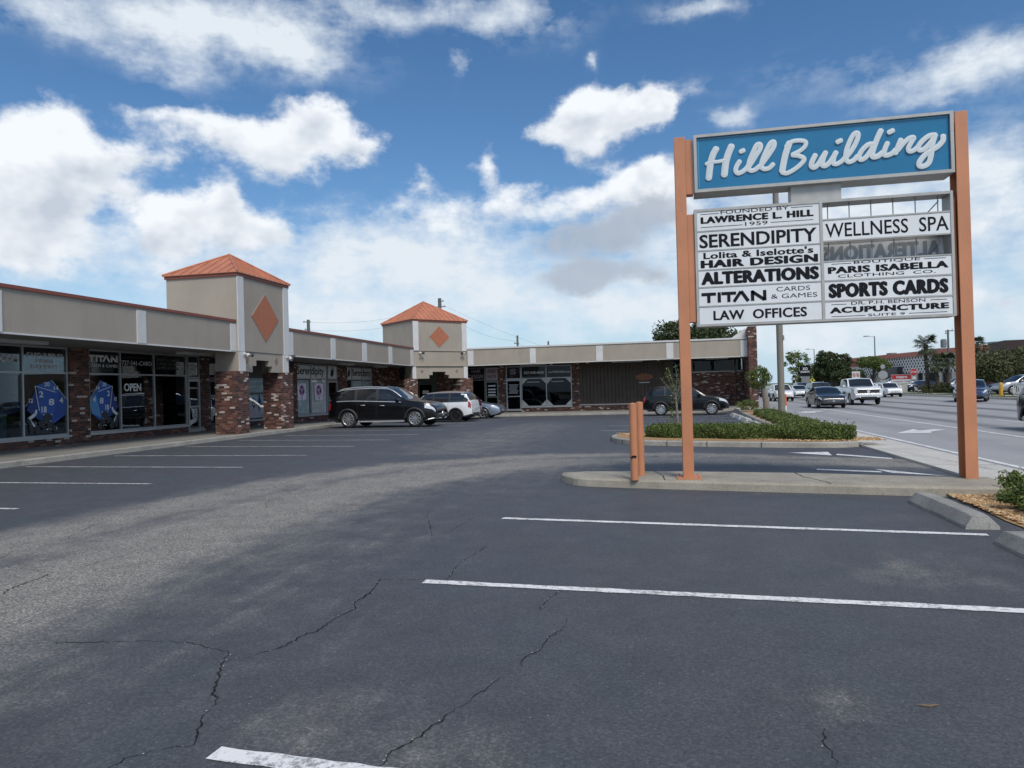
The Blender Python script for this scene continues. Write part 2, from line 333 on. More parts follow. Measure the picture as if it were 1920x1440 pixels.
def concrete_mat(name, a, c2, speck=.0, dark=.5):
    m, nt, b = nodes_of(name)
    n = add_noise(nt, 1.6, 7, .65); f = add_noise(nt, 45, 4, .8); s = add_noise(nt, 5.5, 6, .75)
    c = ramp(nt, n.outputs[0], [(.3, a), (.72, c2)])
    st = nmath(nt, 'MULTIPLY', nmath(nt, 'SUBTRACT', s.outputs[0], .56), 4.5, clamp=True)
    c = mixc(nt, nmath(nt, 'MULTIPLY', st, dark), c, (.07, .064, .054))
    c = mixc(nt, .5, c, ramp(nt, f.outputs[0], [(.32, (.5, .5, .5)), (.68, (1.25, 1.25, 1.25))]), 'MULTIPLY')
    if speck:
        v = nt.nodes.new('ShaderNodeTexVoronoi'); v.inputs['Scale'].default_value = 85
        tc = nt.nodes.new('ShaderNodeTexCoord'); nt.links.new(tc.outputs['Object'], v.inputs['Vector'])
        k = nmath(nt, 'MULTIPLY', nmath(nt, 'SUBTRACT', .32, v.outputs['Distance']), 8.0, clamp=True)
        c = mixc(nt, nmath(nt, 'MULTIPLY', k, speck), c, (.46, .44, .40))
    nt.links.new(c, b.inputs['Base Color']); b.inputs['Roughness'].default_value = .9
    add_bump(nt, b, nmath(nt, 'ADD', f.outputs[0], s.outputs[0]), .6, .01)
    MATS[name] = m
    return m
def paint_line_mat(name, col, wear=.5):
    m, nt, b = nodes_of(name)
    n = add_noise(nt, 22, 6, .8); n2 = add_noise(nt, 3, 4)
    k = nmath(nt, 'MULTIPLY', nmath(nt, 'SUBTRACT', nmath(nt, 'MULTIPLY_ADD', n2.outputs[0], .35, n.outputs[0]), .5 + .35 * (1 - wear)), 7.0, clamp=True)
    c = mixc(nt, nmath(nt, 'MULTIPLY', k, .8), col, (.13, .135, .14))
    nt.links.new(c, b.inputs['Base Color']); b.inputs['Roughness'].default_value = .75
    MATS[name] = m
    return m

M_ASPHALT, M_ROAD = asphalt_mat(), road_mat()
M_CONC = concrete_mat('concrete_walk', (.21, .20, .175), (.29, .275, .24), dark=.45)
M_KERB = concrete_mat('concrete_kerb', (.27, .255, .22), (.46, .43, .37), speck=.4, dark=.75)
M_ISLAND = concrete_mat('concrete_island', (.27, .245, .195), (.42, .385, .31), speck=.2, dark=.75)
M_APRON = concrete_mat('concrete_apron', (.50, .48, .43), (.64, .615, .56), speck=.3, dark=.4)
M_STOP = concrete_mat('concrete_stop', (.19, .186, .17), (.37, .36, .335), speck=.6, dark=.7)
M_BLOCK = concrete_mat('painted_block', (.40, .40, .38), (.54, .53, .50), dark=.6)
M_LINE = paint_line_mat('line_paint', (.76, .76, .74), .55)
M_LINEW = paint_line_mat('line_paint_worn', (.70, .69, .66), .75)
M_CRACK = mat('crack_dark', (.012, .012, .013), .95, var=.2)
M_BRICK = brick_mat('used_brick', 0.0, .865)
M_BRICK2 = brick_mat('used_brick_light', 3.0, .86, 1.3)
M_STUCCO = mat('stucco_shaded', (.345, .305, .255), .85, var=.06, scale=.9, bump=.2, bscale=45, stain=((.23, .205, .175), 1.6, (1, 1, .18), .35))  # stucco of the long front, its shade put into the colour
M_STUCCO2 = mat('stucco_sunlit', (.36, .318, .258), .85, var=.07, scale=1.1, bump=.2, bscale=45, stain=((.25, .22, .18), 1.4, (1, 1, .18), .35))  # same stucco toward the camera, lighter and warmer: sunlight put into the colour
M_WHITE = mat('trim_white', (.62, .615, .60), .6, var=.06, scale=2.0, stain=((.40, .38, .34), 2.2, (1, 1, .2), .3))
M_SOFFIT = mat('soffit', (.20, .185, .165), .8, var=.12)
M_REDTRIM = mat('roof_edge_red', (.22, .065, .042), .5, var=.1)
M_ROOFO = mat('roof_orange_metal', (.50, .20, .11), .42, var=.12, scale=1.5, spec=.5, stain=((.33, .11, .075), 1.7, (1, 1, 1), .45))
M_DIAMOND = mat('diamond_orange', (.40, .14, .07), .6, var=.08, stain=((.30, .11, .07), 2.5, (1, 1, .3), .35))
M_DARK = mat('dark_void', (.015, .016, .017), .9, var=.1)
M_ALU = mat('aluminium_frame', (.42, .43, .44), .42, metal=.55, var=.06)
M_DKALU = mat('dark_frame', (.06, .06, .065), .4, metal=.3, var=.06)
M_GLASS = glass_mat('shop_glass', (.55, .58, .59), .015, .5)
M_GLASSC = glass_mat('clear_glass', (.93, .95, .95), .012, .45)
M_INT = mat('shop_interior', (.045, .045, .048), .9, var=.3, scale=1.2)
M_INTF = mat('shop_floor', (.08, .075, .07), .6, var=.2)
M_VINYLW = mat('vinyl_white', (.66, .67, .68), .5, var=.04)
M_VINYLG = mat('vinyl_grey', (.60, .61, .62), .5, var=.08)
M_VINYLB = mat('vinyl_black', (.008, .009, .011), .6, var=.1, spec=.15)
M_FROST = mat('frosted_panel', (.86, .88, .88), .5, var=.06)
M_CURT = mat('curtain_pale', (.70, .77, .80), .8, var=.12, scale=3)
M_SIDING = mat('brown_siding', (.065, .048, .037), .7, var=.18, scale=2)
M_POST = mat('post_orange', (.52, .218, .108), .5, var=.10, scale=2.2, bump=.12, stain=((.36, .17, .10), 2.4, (1, 1, .25), .45))
M_SIGNF = mat('sign_frame_grey', (.42, .42, .40), .5, metal=.15, var=.10, stain=((.26, .25, .23), 2.5, (1, 1, .4), .4))
M_SIGNP = mat('sign_panel_white', (.73, .755, .765), .4, var=.04, scale=1.3, stain=((.50, .51, .50), 2.2, (1, 1, .4), .3))
M_SIGNB = mat('sign_blue', (.008, .165, .33), .3, var=.10, scale=.8, coat=.2)
M_SIGNBE = mat('sign_blue_edge', (.16, .42, .56), .35, var=.05)
M_LETW = mat('letter_pale', (.60, .655, .67), .4, var=.04)
M_LETK = mat('letter_black', (.010, .011, .014), .6, var=.1, spec=.15)
M_STEEL = mat('steel_grey', (.25, .255, .26), .5, metal=.5, var=.1)
M_TAN = mat('pole_tan', (.21, .19, .155), .6, var=.07)
M_MULCH = mat('mulch_tan', (.36, .22, .10), .95, var=.45, scale=30, bump=.6, bscale=60)
M_SOIL = mat('soil', (.10, .075, .05), .95, var=.3, scale=12, bump=.5)
M_BARK = mat('bark_pale', (.20, .175, .145), .9, var=.25, scale=14, bump=.5)
M_BARKD = mat('bark_dark', (.075, .062, .05), .95, var=.3, scale=10, bump=.6)
M_GRASS = mat('verge_grass', (.085, .12, .035), .95, var=.4, scale=1.5, bump=.5, bscale=25)
M_ROOFFLAT = mat('flat_roof', (.30, .30, .29), .9)
M_LEAF = leaf_mat('leaf_hedge', [(0, (.040, .068, .018)), (.45, (.088, .132, .028)), (.8, (.155, .198, .046)), (1, (.23, .255, .095))])
M_LEAFY = leaf_mat('leaf_young', [(0, (.06, .10, .022)), (.5, (.11, .16, .034)), (1, (.20, .24, .07))])
M_LEAFD = leaf_mat('leaf_oak', [(0, (.022, .036, .014)), (.5, (.045, .066, .023)), (1, (.095, .118, .046))])
M_LEAFO = leaf_mat('leaf_olive', [(0, (.045, .054, .020)), (.5, (.075, .085, .032)), (1, (.12, .125, .056))])
M_LEAFP = leaf_mat('leaf_palm', [(0, (.03, .048, .02)), (.6, (.06, .078, .034)), (1, (.12, .125, .07))])

# ------------------------------------------------------------------ building blocks
class MB:
    def __init__(s): s.v, s.f, s.m = [], [], []
    def add(s, vs, fs, mi=0):
        o = len(s.v); s.v += [tuple(map(float, p)) for p in vs]
        s.f += [tuple(i + o for i in f) for f in fs]; s.m += [mi] * len(fs); return s
    def box(s, x0, y0, z0, x1, y1, z1, mi=0):
        x0, x1 = min(x0, x1), max(x0, x1); y0, y1 = min(y0, y1), max(y0, y1); z0, z1 = min(z0, z1), max(z0, z1)
        return s.add([(x0, y0, z0), (x1, y0, z0), (x1, y1, z0), (x0, y1, z0), (x0, y0, z1), (x1, y0, z1), (x1, y1, z1), (x0, y1, z1)],
                     [(0, 3, 2, 1), (4, 5, 6, 7), (0, 1, 5, 4), (1, 2, 6, 5), (2, 3, 7, 6), (3, 0, 4, 7)], mi)
    def obox(s, fr, a0, b0, c0, a1, b1, c1, mi=0):
        """box in a frame fr = (origin, a, b, c): a along a wall, b up, c out of it"""
        o, a, b, c = fr
        P = [o + a * i + b * j + c * k for (i, j, k) in ((a0, b0, c0), (a1, b0, c0), (a1, b1, c0), (a0, b1, c0), (a0, b0, c1), (a1, b0, c1), (a1, b1, c1), (a0, b1, c1))]
        return s.add(P, [(0, 3, 2, 1), (4, 5, 6, 7), (0, 1, 5, 4), (1, 2, 6, 5), (2, 3, 7, 6), (3, 0, 4, 7)], mi)
    def prism(s, fr, poly, c0, c1, mi=0):
        o, a, b, c = fr; n = len(poly)
        P = [o + a * x + b * y + c * c0 for x, y in poly] + [o + a * x + b * y + c * c1 for x, y in poly]
        return s.add(P, [tuple(range(n))[::-1], tuple(range(n, 2 * n))] + [(i, (i + 1) % n, n + (i + 1) % n, n + i) for i in range(n)], mi)
    def poly(s, pts, mi=0): return s.add(pts, [tuple(range(len(pts)))], mi)
    def tube(s, pts, r, n=8, mi=0, cap=True):
        pts = [Vector(p) for p in pts]; rs = r if isinstance(r, (list, tuple)) else [r] * len(pts)
        rings = []; prev = None
        for i, p in enumerate(pts):
            t = (pts[min(i + 1, len(pts) - 1)] - pts[max(i - 1, 0)]).normalized()
            if prev is None:
                ref = Vector((0, 0, 1)) if abs(t.z) < .9 else Vector((1, 0, 0)); u = t.cross(ref).normalized()
            else:
                u = (prev - t * prev.dot(t)).normalized()
            prev = u; w = t.cross(u)
            rings.append([p + (u * math.cos(2 * math.pi * k / n) + w * math.sin(2 * math.pi * k / n)) * rs[i] for k in range(n)])
        vs = [q for ring in rings for q in ring]; fs = []
        for i in range(len(pts) - 1):
            for k in range(n):
                a, b = i * n + k, i * n + (k + 1) % n; fs.append((a, b, b + n, a + n))
        if cap: fs += [tuple(range(n))[::-1], tuple(range((len(pts) - 1) * n, len(pts) * n))]
        return s.add(vs, fs, mi)
    def lathe(s, prof, o, ax, n=24, mi=0):
        """prof: (distance along axis, radius)"""
        o = Vector(o); ax = Vector(ax).normalized(); ref = Vector((0, 0, 1)) if abs(ax.z) < .9 else Vector((1, 0, 0))
        u = ax.cross(ref).normalized(); w = ax.cross(u); vs = []; fs = []
        for d, r in prof:
            vs += [o + ax * d + (u * math.cos(2 * math.pi * k / n) + w * math.sin(2 * math.pi * k / n)) * r for k in range(n)]
        for i in range(len(prof) - 1):
            for k in range(n):
                a, b = i * n + k, i * n + (k + 1) % n; fs.append((a, b, b + n, a + n))
        return s.add(vs, fs, mi)
    def build(s, name, mats, parent=None, smooth=None, bevel=0):
        me = bpy.data.meshes.new(name); me.from_pydata(s.v, [], s.f)
        for m in (mats if isinstance(mats, (list, tuple)) else [mats]): me.materials.append(m)
        if any(s.m): me.polygons.foreach_set('material_index', s.m)
        bm = bmesh.new(); bm.from_mesh(me)
        bmesh.ops.recalc_face_normals(bm, faces=bm.faces)
        if smooth:
            for f in bm.faces: f.smooth = True
            for e in bm.edges:
                if len(e.link_faces) == 2 and e.calc_face_angle(0) > R(smooth): e.smooth = False
        bm.to_mesh(me); bm.free(); me.update()
        o = bpy.data.objects.new(name, me); COL.objects.link(o)
        if parent is not None: adopt(o, parent)
        if bevel:
            b = o.modifiers.new('bevel', 'BEVEL'); b.width = bevel; b.segments = 2; b.limit_method = 'ANGLE'
        return o
WORLD_M = {}
def adopt(o, parent):
    """parent o so that its vertices keep the world places they were written in"""
    o.parent = parent
    top = parent
    while top.parent: top = top.parent
    if parent is top: o.matrix_parent_inverse = Matrix.Translation(-top.location) if not top.get('local') else Matrix()
def tag(o, label=None, cat=None, group=None, kind=None):
    for k, v in (('label', label), ('category', cat), ('group', group), ('kind', kind)):
        if v: o[k] = v
    return o
def thing(name, label, cat, loc=(0, 0, 0), group=None, local=False):
    o = bpy.data.objects.new(name, None); COL.objects.link(o); o.location = loc; o.empty_display_size = .3
    if local: o['local'] = 1
    return tag(o, label, cat, group)
def copy_tree(o, parent=None):
    c = o.copy(); COL.objects.link(c)
    if parent is not None: c.parent = parent; c.matrix_parent_inverse = o.matrix_parent_inverse.copy()
    for ch in list(o.children): copy_tree(ch, c)
    return c
def V(*a): return Vector(a)
def frame(o, a, b=(0, 0, 1), c=None):
    a = Vector(a).normalized(); b = Vector(b).normalized(); return (Vector(o), a, b, Vector(c) if c else a.cross(b))
def text(s, fr, a0, b0, a1, b1, c, m, parent, bold=0.0, thick=.003, mirror=False, name='lettering', shear=0.0, space=1.0, heavy=0.0):
    """letters filling the rectangle a0..a1, b0..b1 of a wall frame, c out of the wall"""
    cu = bpy.data.curves.new(name, 'FONT'); cu.body = s; cu.offset = bold; cu.shear = shear
    cu.resolution_u = 3; cu.extrude = .01; cu.space_character = space
    if '\n' in s: cu.align_x = 'CENTER'
    to = bpy.data.objects.new(name, cu); me = bpy.data.meshes.new_from_object(to)
    bpy.data.objects.remove(to); bpy.data.curves.remove(cu)
    n = len(me.vertices); co = np.empty(n * 3); me.vertices.foreach_get('co', co); co = co.reshape(-1, 3)
    if heavy:
        bm = bmesh.new(); bm.from_mesh(me); src = bm.copy()
        for q, (dx, dy) in enumerate(((heavy, 0), (-heavy, 0), (0, heavy * .45), (0, -heavy * .45))):
            t_ = bpy.data.meshes.new('t'); src.to_mesh(t_); t_.transform(Matrix.Translation((dx, dy, -.0012 * (q + 1)))); bm.from_mesh(t_); bpy.data.meshes.remove(t_)
        bm.to_mesh(me); bm.free(); src.free()
        n = len(me.vertices); co = np.empty(n * 3); me.vertices.foreach_get('co', co); co = co.reshape(-1, 3)
    lo, hi = co.min(0), co.max(0); t = (co - lo) / np.maximum(hi - lo, 1e-6)
    if mirror: t[:, 0] = 1 - t[:, 0]
    o, a, b, cc = (np.array(v) for v in fr)
    P = o + np.outer(a0 + t[:, 0] * (a1 - a0), a) + np.outer(b0 + t[:, 1] * (b1 - b0), b) + np.outer(c + (t[:, 2] if not mirror else 1 - t[:, 2]) * thick, cc)
    me.vertices.foreach_set('co', P.ravel()); me.update()
    if mirror: me.flip_normals()
    me.materials.clear(); me.materials.append(m)
    ob = bpy.data.objects.new(name, me); COL.objects.link(ob)
    if parent is not None: adopt(ob, parent)
    return ob
def leaf_mesh(name, P, size, m, parent=None, flat=.0, aspect=.55, droop=0.0):
    """many small leaf blades, each with its own turn"""
    P = np.asarray(P); n = len(P)
    d = rng.normal(size=(n, 3)); d[:, 2] = d[:, 2] * (1 - flat) - droop; d /= np.linalg.norm(d, axis=1)[:, None]
    e = np.cross(d, rng.normal(size=(n, 3))); e /= np.linalg.norm(e, axis=1)[:, None]
    sz = (np.asarray(size) * rng.uniform(.6, 1.3, n))[:, None]
    k = np.cross(d, e) * sz * .12
    co = np.stack([P - d * sz * .5, P + e * sz * aspect * .5 + k, P + d * sz * .5, P - e * sz * aspect * .5 + k], 1).reshape(-1, 3)
    me = bpy.data.meshes.new(name); me.vertices.add(n * 4); me.vertices.foreach_set('co', co.ravel())
    me.loops.add(n * 4); me.loops.foreach_set('vertex_index', np.arange(n * 4)); me.polygons.add(n)
    me.polygons.foreach_set('loop_start', np.arange(0, n * 4, 4)); me.update(calc_edges=True)
    me.materials.append(m)
    o = bpy.data.objects.new(name, me); COL.objects.link(o)
    if parent is not None: adopt(o, parent)
    return o
def clumps(centre, radii, nclump, nleaf, r0=.35, shell=.55):
    """leaf places gathered in clumps through an ellipsoid"""
    c = np.array(centre); rad = np.array(radii)
    q = rng.normal(size=(nclump, 3)); q /= np.linalg.norm(q, axis=1)[:, None]
    q = c + q * rad * (rng.uniform(shell, 1, nclump) ** .5)[:, None]
    out = []
    for p in q:
        k = max(3, int(nleaf * rng.uniform(.5, 1.5))); rr = r0 * rng.uniform(.6, 1.35)
        g = rng.normal(size=(k, 3)); g /= np.linalg.norm(g, axis=1)[:, None]
        out.append(p + g * (rr * rng.uniform(.15, 1, k) ** .5)[:, None] * np.array((1.1, 1.1, .8)))
    return np.concatenate(out)
def ss(t): t = min(1, max(0, t)); return t * t * (3 - 2 * t)
def zg(x, y): return -.22 * min(1, max(0, (y - 30) / 14)) * (1 - ss((x - 3.0) / 2.5))

# ------------------------------------------------------------------ ground
def grid_sheet(name, x0, x1, y0, y1, step, m, zf, wear=None, kind='structure'):
    nx, ny = int((x1 - x0) / step) + 1, int((y1 - y0) / step) + 1
    xs, ys = np.linspace(x0, x1, nx), np.linspace(y0, y1, ny)
    vs = [(x, y, zf(x, y)) for y in ys for x in xs]
    fs = [(j * nx + i, j * nx + i + 1, (j + 1) * nx + i + 1, (j + 1) * nx + i) for j in range(ny - 1) for i in range(nx - 1)]
    me = bpy.data.meshes.new(name); me.from_pydata(vs, [], fs); me.materials.append(m)
    if wear:
        at = me.attributes.new('wear', 'FLOAT', 'POINT'); at.data.foreach_set('value', [wear(x, y) for y in ys for x in xs])
    for p in me.polygons: p.use_smooth = True
    o = bpy.data.objects.new(name, me); COL.objects.link(o); o['kind'] = kind
    return o
LANE = [(-5.2, -12), (-5.3, 2), (-5.5, 7), (-5.3, 10.5), (-4.2, 13), (-2.4, 14.6), (0.2, 15.0), (2.6, 14.3), (4.4, 13.8)]
def seg_d(x, y):
    best = 9e9; bt = 0
    for i in range(len(LANE) - 1):
        (ax, ay), (bx, by) = LANE[i], LANE[i + 1]; dx, dy = bx - ax, by - ay
        t = max(0, min(1, ((x - ax) * dx + (y - ay) * dy) / (dx * dx + dy * dy)))
        d = math.hypot(x - ax - t * dx, y - ay - t * dy)
        if d < best: best, bt = d, i + t
    return best, bt
def lane_side(x, y, t):
    i = min(int(t), len(LANE) - 2); (ax, ay), (bx_, by) = LANE[i], LANE[i + 1]
    return 1 if (bx_ - ax) * (y - ay) - (by - ay) * (x - ax) > 0 else -1
def wear_f(x, y):
    d, t = seg_d(x, y); s = d * lane_side(x, y, t); k = 1 if t < 4 else max(.45, 1 - (t - 4) * .16)
    g = lambda c, w: math.exp(-((s - c * k) / (w * k)) ** 2)
    w = min(1.05, .88 * g(-.55, .75) + .68 * g(1.35, .55) + .42 * g(.4, 1.6) + .22 * g(-1.9, 1.3))
    if y > 16 and x < 3: w = max(w, .45 * (1 - ss(abs(x + 5.2 + (y - 16) * -.02) / 3.4)) * (1 - ss((y - 26) / 12)))
    for (px, py, r, k) in ((.72, 3.55, .16, .75), (.8, 3.45, .14, .7), (1.9, 6.05, .5, .4), (-1.6, 2.9, .5, .4), (-.9, 2.75, .4, .45), (-4.6, 3.3, .7, .6)):
        w = max(w, k * math.exp(-((x - px) ** 2 + (y - py) ** 2) / r / r))
    return w
lot = grid_sheet('parking_lot', -15.2, 4.6, -4.0, 48.0, .2, M_ASPHALT, zg, wear_f)
base = MB(); base.poly([(-900, -300, -.45), (900, -300, -.45), (900, 2500, -.45), (-900, 2500, -.45)])
tag(base.build('ground', M_GRASS), kind='structure')
lot_back = MB(); lot_back.poly([(-40, -60, -.03), (4.6, -60, -.03), (4.6, -3.9, -.03), (-40, -3.9, -.03)])
tag(lot_back.build('parking_lot_behind', M_ROAD), kind='structure')
road = MB(); road.poly([(5.55, -120, -.004), (22.1, -120, -.004), (22.1, 900, -.004), (5.55, 900, -.004)])
road = tag(road.build('road', M_ROAD), kind='structure')
def strip(name, pts, w, z, m, parent=None, zf=None, taper=False, jit=0.0):
    mb = MB(); pts = [Vector((p[0], p[1], 0)) for p in pts]; ring = []
    for i, p in enumerate(pts):
        t = (pts[min(i + 1, len(pts) - 1)] - pts[max(i - 1, 0)]).normalized(); n = Vector((-t.y, t.x, 0))
        ww = w * (1 if not taper else (.25 + .75 * math.sin(math.pi * (i + .5) / len(pts))) * random.uniform(.6, 1.3))
        for sgn in (1, -1):
            q = p + n * (ww * .5 + random.uniform(-jit, jit)) * sgn; ring.append((q.x, q.y, (zf(q.x, q.y) if zf else 0) + z))
    mb.add(ring, [(2 * i, 2 * i + 1, 2 * i + 3, 2 * i + 2) for i in range(len(pts) - 1)])
    return mb.build(name, m, parent)
def line(name, a, b, w, m, parent, z=.004, zf=zg, jit=0.0):
    n = max(2, int(math.hypot(b[0] - a[0], b[1] - a[1]) / (.09 if jit else .4)))
    return strip(name, [(a[0] + (b[0] - a[0]) * i / n, a[1] + (b[1] - a[1]) * i / n) for i in range(n + 1)], w, z, m, parent, zf, jit=jit)
for a, b in (((-1.83, 8.1), (3.02, 7.52)), ((-1.86, 5.36), (2.3, 5.1)), ((-1.88, 2.68), (2.3, 2.42)), ((-1.86, -.1), (2.3, -.4))):
    line('stall_line', a, b, .10, M_LINE, lot, jit=.006)
for a, b in (((-14.5, 8.75), (-8.9, 8.4)), ((-14.5, 11.25), (-8.84, 11.01)), ((-14.5, 13.92), (-8.69, 13.6)), ((-14.36, 16.52), (-8.61, 16.24)),
             ((-14.4, 19.5), (-8.54, 18.92)), ((-14.2, 21.98), (-8.42, 21.34)), ((-13.8, 24.3), (-8.31, 23.83)), ((-13.9, 27.1), (-8.32, 26.6)),
             ((-13.9, 30.2), (-8.3, 29.6)), ((-13.8, 33.1), (-8.2, 32.5)), ((-13.5, 36.3), (-8.2, 35.6)), ((-13.2, 39.3), (-8.1, 38.6)), ((-12.4, 42.3), (-8.1, 41.4))):
    line('stall_line', a, b, .088, M_LINEW, lot)
for a, b in (((-2.0, 24.6), (3.1, 24.4)), ((-1.9, 27.5), (3.1, 27.2)), ((-1.6, 30.6), (3.2, 30.4)), ((-1.4, 34.3), (3.3, 34.1)), ((-1.2, 37.6), (3.4, 37.3)), ((-1.0, 42.6), (3.5, 42.3))):
    line('stall_line', a, b, .1, M_LINEW, lot)
CRACKS = [(9, [(-5.04, 4.59), (-5.16, 4.77), (-5.21, 5.01), (-5.2, 5.14), (-5.27, 5.31)]), (10, [(-2.46, 3.61), (-2.33, 3.38), (-2.27, 3.25), (-2.18, 3.14), (-2.14, 3.0),
    (-2.08, 2.86), (-2.01, 2.73)]), (9, [(-2.46, 3.61), (-2.36, 3.68), (-2.31, 3.77), (-2.24, 3.87), (-2.21, 4.11), (-2.16, 4.15), (-2.16, 4.41), (-2.12, 4.65),
    (-2.18, 4.74), (-2.17, 5.04), (-2.24, 5.39), (-1.88, 5.41)]), (6, [(-1.69, 5.31), (-1.71, 5.59), (-1.74, 5.94), (-1.7, 6.29), (-1.66, 6.68)]), (5, [(-2.47, 3.64),
    (-2.53, 3.76), (-2.74, 3.82), (-2.88, 3.87), (-3.13, 3.86), (-3.4, 3.81), (-3.73, 3.75), (-3.96, 3.7)]), (6, [(-2.01, 2.73), (-2.13, 2.67), (-2.22, 2.59),
    (-2.24, 2.51)]), (7, [(-1.14, 2.68), (-1.13, 2.8), (-1.08, 2.89), (-1.04, 3.02), (-1.01, 3.11), (-0.99, 3.2), (-0.94, 3.33), (-0.88, 3.48), (-0.85, 3.62)]),
    (6, [(-0.78, 3.79), (-0.77, 3.91), (-0.7, 4.04), (-0.69, 4.24), (-0.63, 4.39), (-0.62, 4.6)]), (4, [(-0.84, 4.74), (-0.81, 5.02), (-0.75, 5.27)]), (6, [(0.65, 3.27),
    (0.63, 3.16), (0.64, 3.07), (0.64, 2.97)]), (5, [(-6.27, 5.71), (-6.38, 5.9), (-6.46, 6.03)]), (6, [(-6.22, 6.21), (-6.3, 6.36), (-6.33, 6.42)]), (7, [(-6.35, 6.59),
    (-6.49, 6.79), (-6.51, 6.86), (-6.61, 7.12), (-6.71, 7.31), (-6.68, 7.53)]), (4, [(-5.96, 5.43), (-5.9, 5.44), (-5.8, 5.4)]), (5, [(-5.61, 5.37), (-5.38, 5.32),
    (-5.27, 5.31)]), (5, [(-5.25, 5.41), (-5.13, 5.52), (-5.14, 5.69), (-5.12, 5.93), (-5.08, 6.1)]), (6, [(-5.02, 6.22), (-5.06, 6.37), (-5.07, 6.49), (-5.09, 6.86),
    (-4.91, 7.09)]), (4, [(-6.21, 7.64), (-6.19, 8.1), (-6.02, 8.46)]), (7, [(-6.7, 11.83), (-6.62, 11.37), (-6.49, 10.94), (-6.36, 10.78), (-6.15, 10.55), (-6.01, 10.4)]),
    (7, [(-5.69, 10.4), (-5.61, 9.97), (-5.54, 9.58), (-5.51, 9.27), (-5.44, 9.04), (-5.29, 8.82), (-5.15, 8.61)]), (5, [(-3.2, 9.53), (-3.24, 9.9), (-3.26, 10.3)]),
    (4, [(-6.01, 10.4), (-5.84, 10.37), (-5.68, 10.37)]), (5, [(-1.92, 14.49), (-1.68, 14.79), (-1.56, 15.23), (-1.48, 16.75)]), (5, [(5.03, 17.63), (4.47, 15.48),
    (4.12, 13.29), (3.93, 12.18)]), (5, [(-2.88, 8.47), (-2.35, 7.07), (-2.24, 7.27), (-2.18, 8.14), (-2.09, 8.33)])]
def wiggle(pts, step=.03, amp=.011):
    out = []
    for i in range(len(pts) - 1):
        a, b = Vector(pts[i]), Vector(pts[i + 1]); n = max(1, int((b - a).length / step))
        for k in range(n):
            q = a.lerp(b, k / n); out.append((q.x + random.uniform(-amp, amp), q.y + random.uniform(-amp, amp)))
    return out + [pts[-1]]
M_GRIT = mat('crack_grit', (.36, .35, .32), .95)
def crack(pts, w):
    mb = MB(); L = wiggle(pts); n = len(L); off = random.uniform(0, 9)
    for i in range(n - 1):
        a, b = Vector(L[i]), Vector(L[i + 1]); t = b - a
        if t.length < 1e-4: continue
        nn = Vector((-t.y, t.x)).normalized(); f = math.sin(i * .21 + off) + .6 * math.sin(i * .53 + 2 * off)
        ww = w * (.68 + .24 * f) * random.uniform(.55, 1.5) * min(1, .4 + 3 * min(i + 1, n - i) / n)
        if ww < w * .2 and random.random() < .5: continue
        ww = max(ww, w * .2); w2 = ww * random.uniform(.6, 1.4); z = zg(a.x, a.y) + .003; e = t * .12
        a2, b2 = a - e, b + e
        mb.add([(*(a2 + nn * ww * .5), z), (*(a2 - nn * ww * .5), z), (*(b2 - nn * w2 * .5), z), (*(b2 + nn * w2 * .5), z)], [(0, 1, 2, 3)])
        if random.random() < .22:
            q = a + nn * random.choice((-1, 1)) * (ww * .5 + random.uniform(0, .012)); r = random.uniform(.002, .0045)
            mb.add([(q.x - r, q.y - r, z), (q.x + r, q.y - r * .6, z), (q.x + r * .7, q.y + r, z), (q.x - r * .8, q.y + r, z), (q.x, q.y, z + r)], [(0, 1, 4), (1, 2, 4), (2, 3, 4), (3, 0, 4)], 1)
    return mb.build('crack', [M_CRACK, M_GRIT], lot)
for w, pts in CRACKS: crack(pts, w * .00115)
# markings of the drive and of the road
def flat(name, pts, m, parent, z=.004): return MB().poly([(x, y, z) for x, y in pts]).build(name, m, parent)
flat('lane_arrow', [(2.66, 16.0), (3.38, 15.32), (3.47, 16.1)], M_LINE, lot)
flat('drive_line', [(3.55, 15.65), (4.32, 14.72), (4.26, 14.55), (3.48, 15.42)], M_LINE, lot)
flat('drive_line', [(2.60, 13.0), (3.52, 12.62), (3.50, 12.45), (2.60, 12.82)], M_LINE, lot)
flat('lane_arrow', [(3.52, 12.95), (4.28, 11.98), (3.62, 12.42)], M_LINE, lot)
line('edge_line', (5.78, -20), (5.78, 300), .13, M_LINE, road, .003, None)
line('lane_line', (8.72, 2), (8.72, 43), .14, M_LINE, road, .003, None)
for x, ph in ((11.55, 0.0), (14.6, 4.0), (17.6, 8.0), (8.72, 45.0)):
    for k in range(22):
        y = ph + 8 + k * 8.6
        if x < 9 and y < 48: continue
        line('lane_dash', (x, y), (x, y + 2.6), .13, M_LINE, road, .003, None)
flat('turn_arrow', [(6.45, 21.55), (7.45, 23.3), (7.35, 22.55), (7.95, 23.1), (8.15, 22.8), (7.5, 22.05), (7.32, 21.5)], M_LINE, road, .002)
flat('turn_arrow', [(6.5, 36.5), (7.3, 38.6), (7.3, 37.9), (8.0, 38.7), (8.2, 38.3), (7.5, 37.3), (7.4, 36.5)], M_LINE, road, .002)
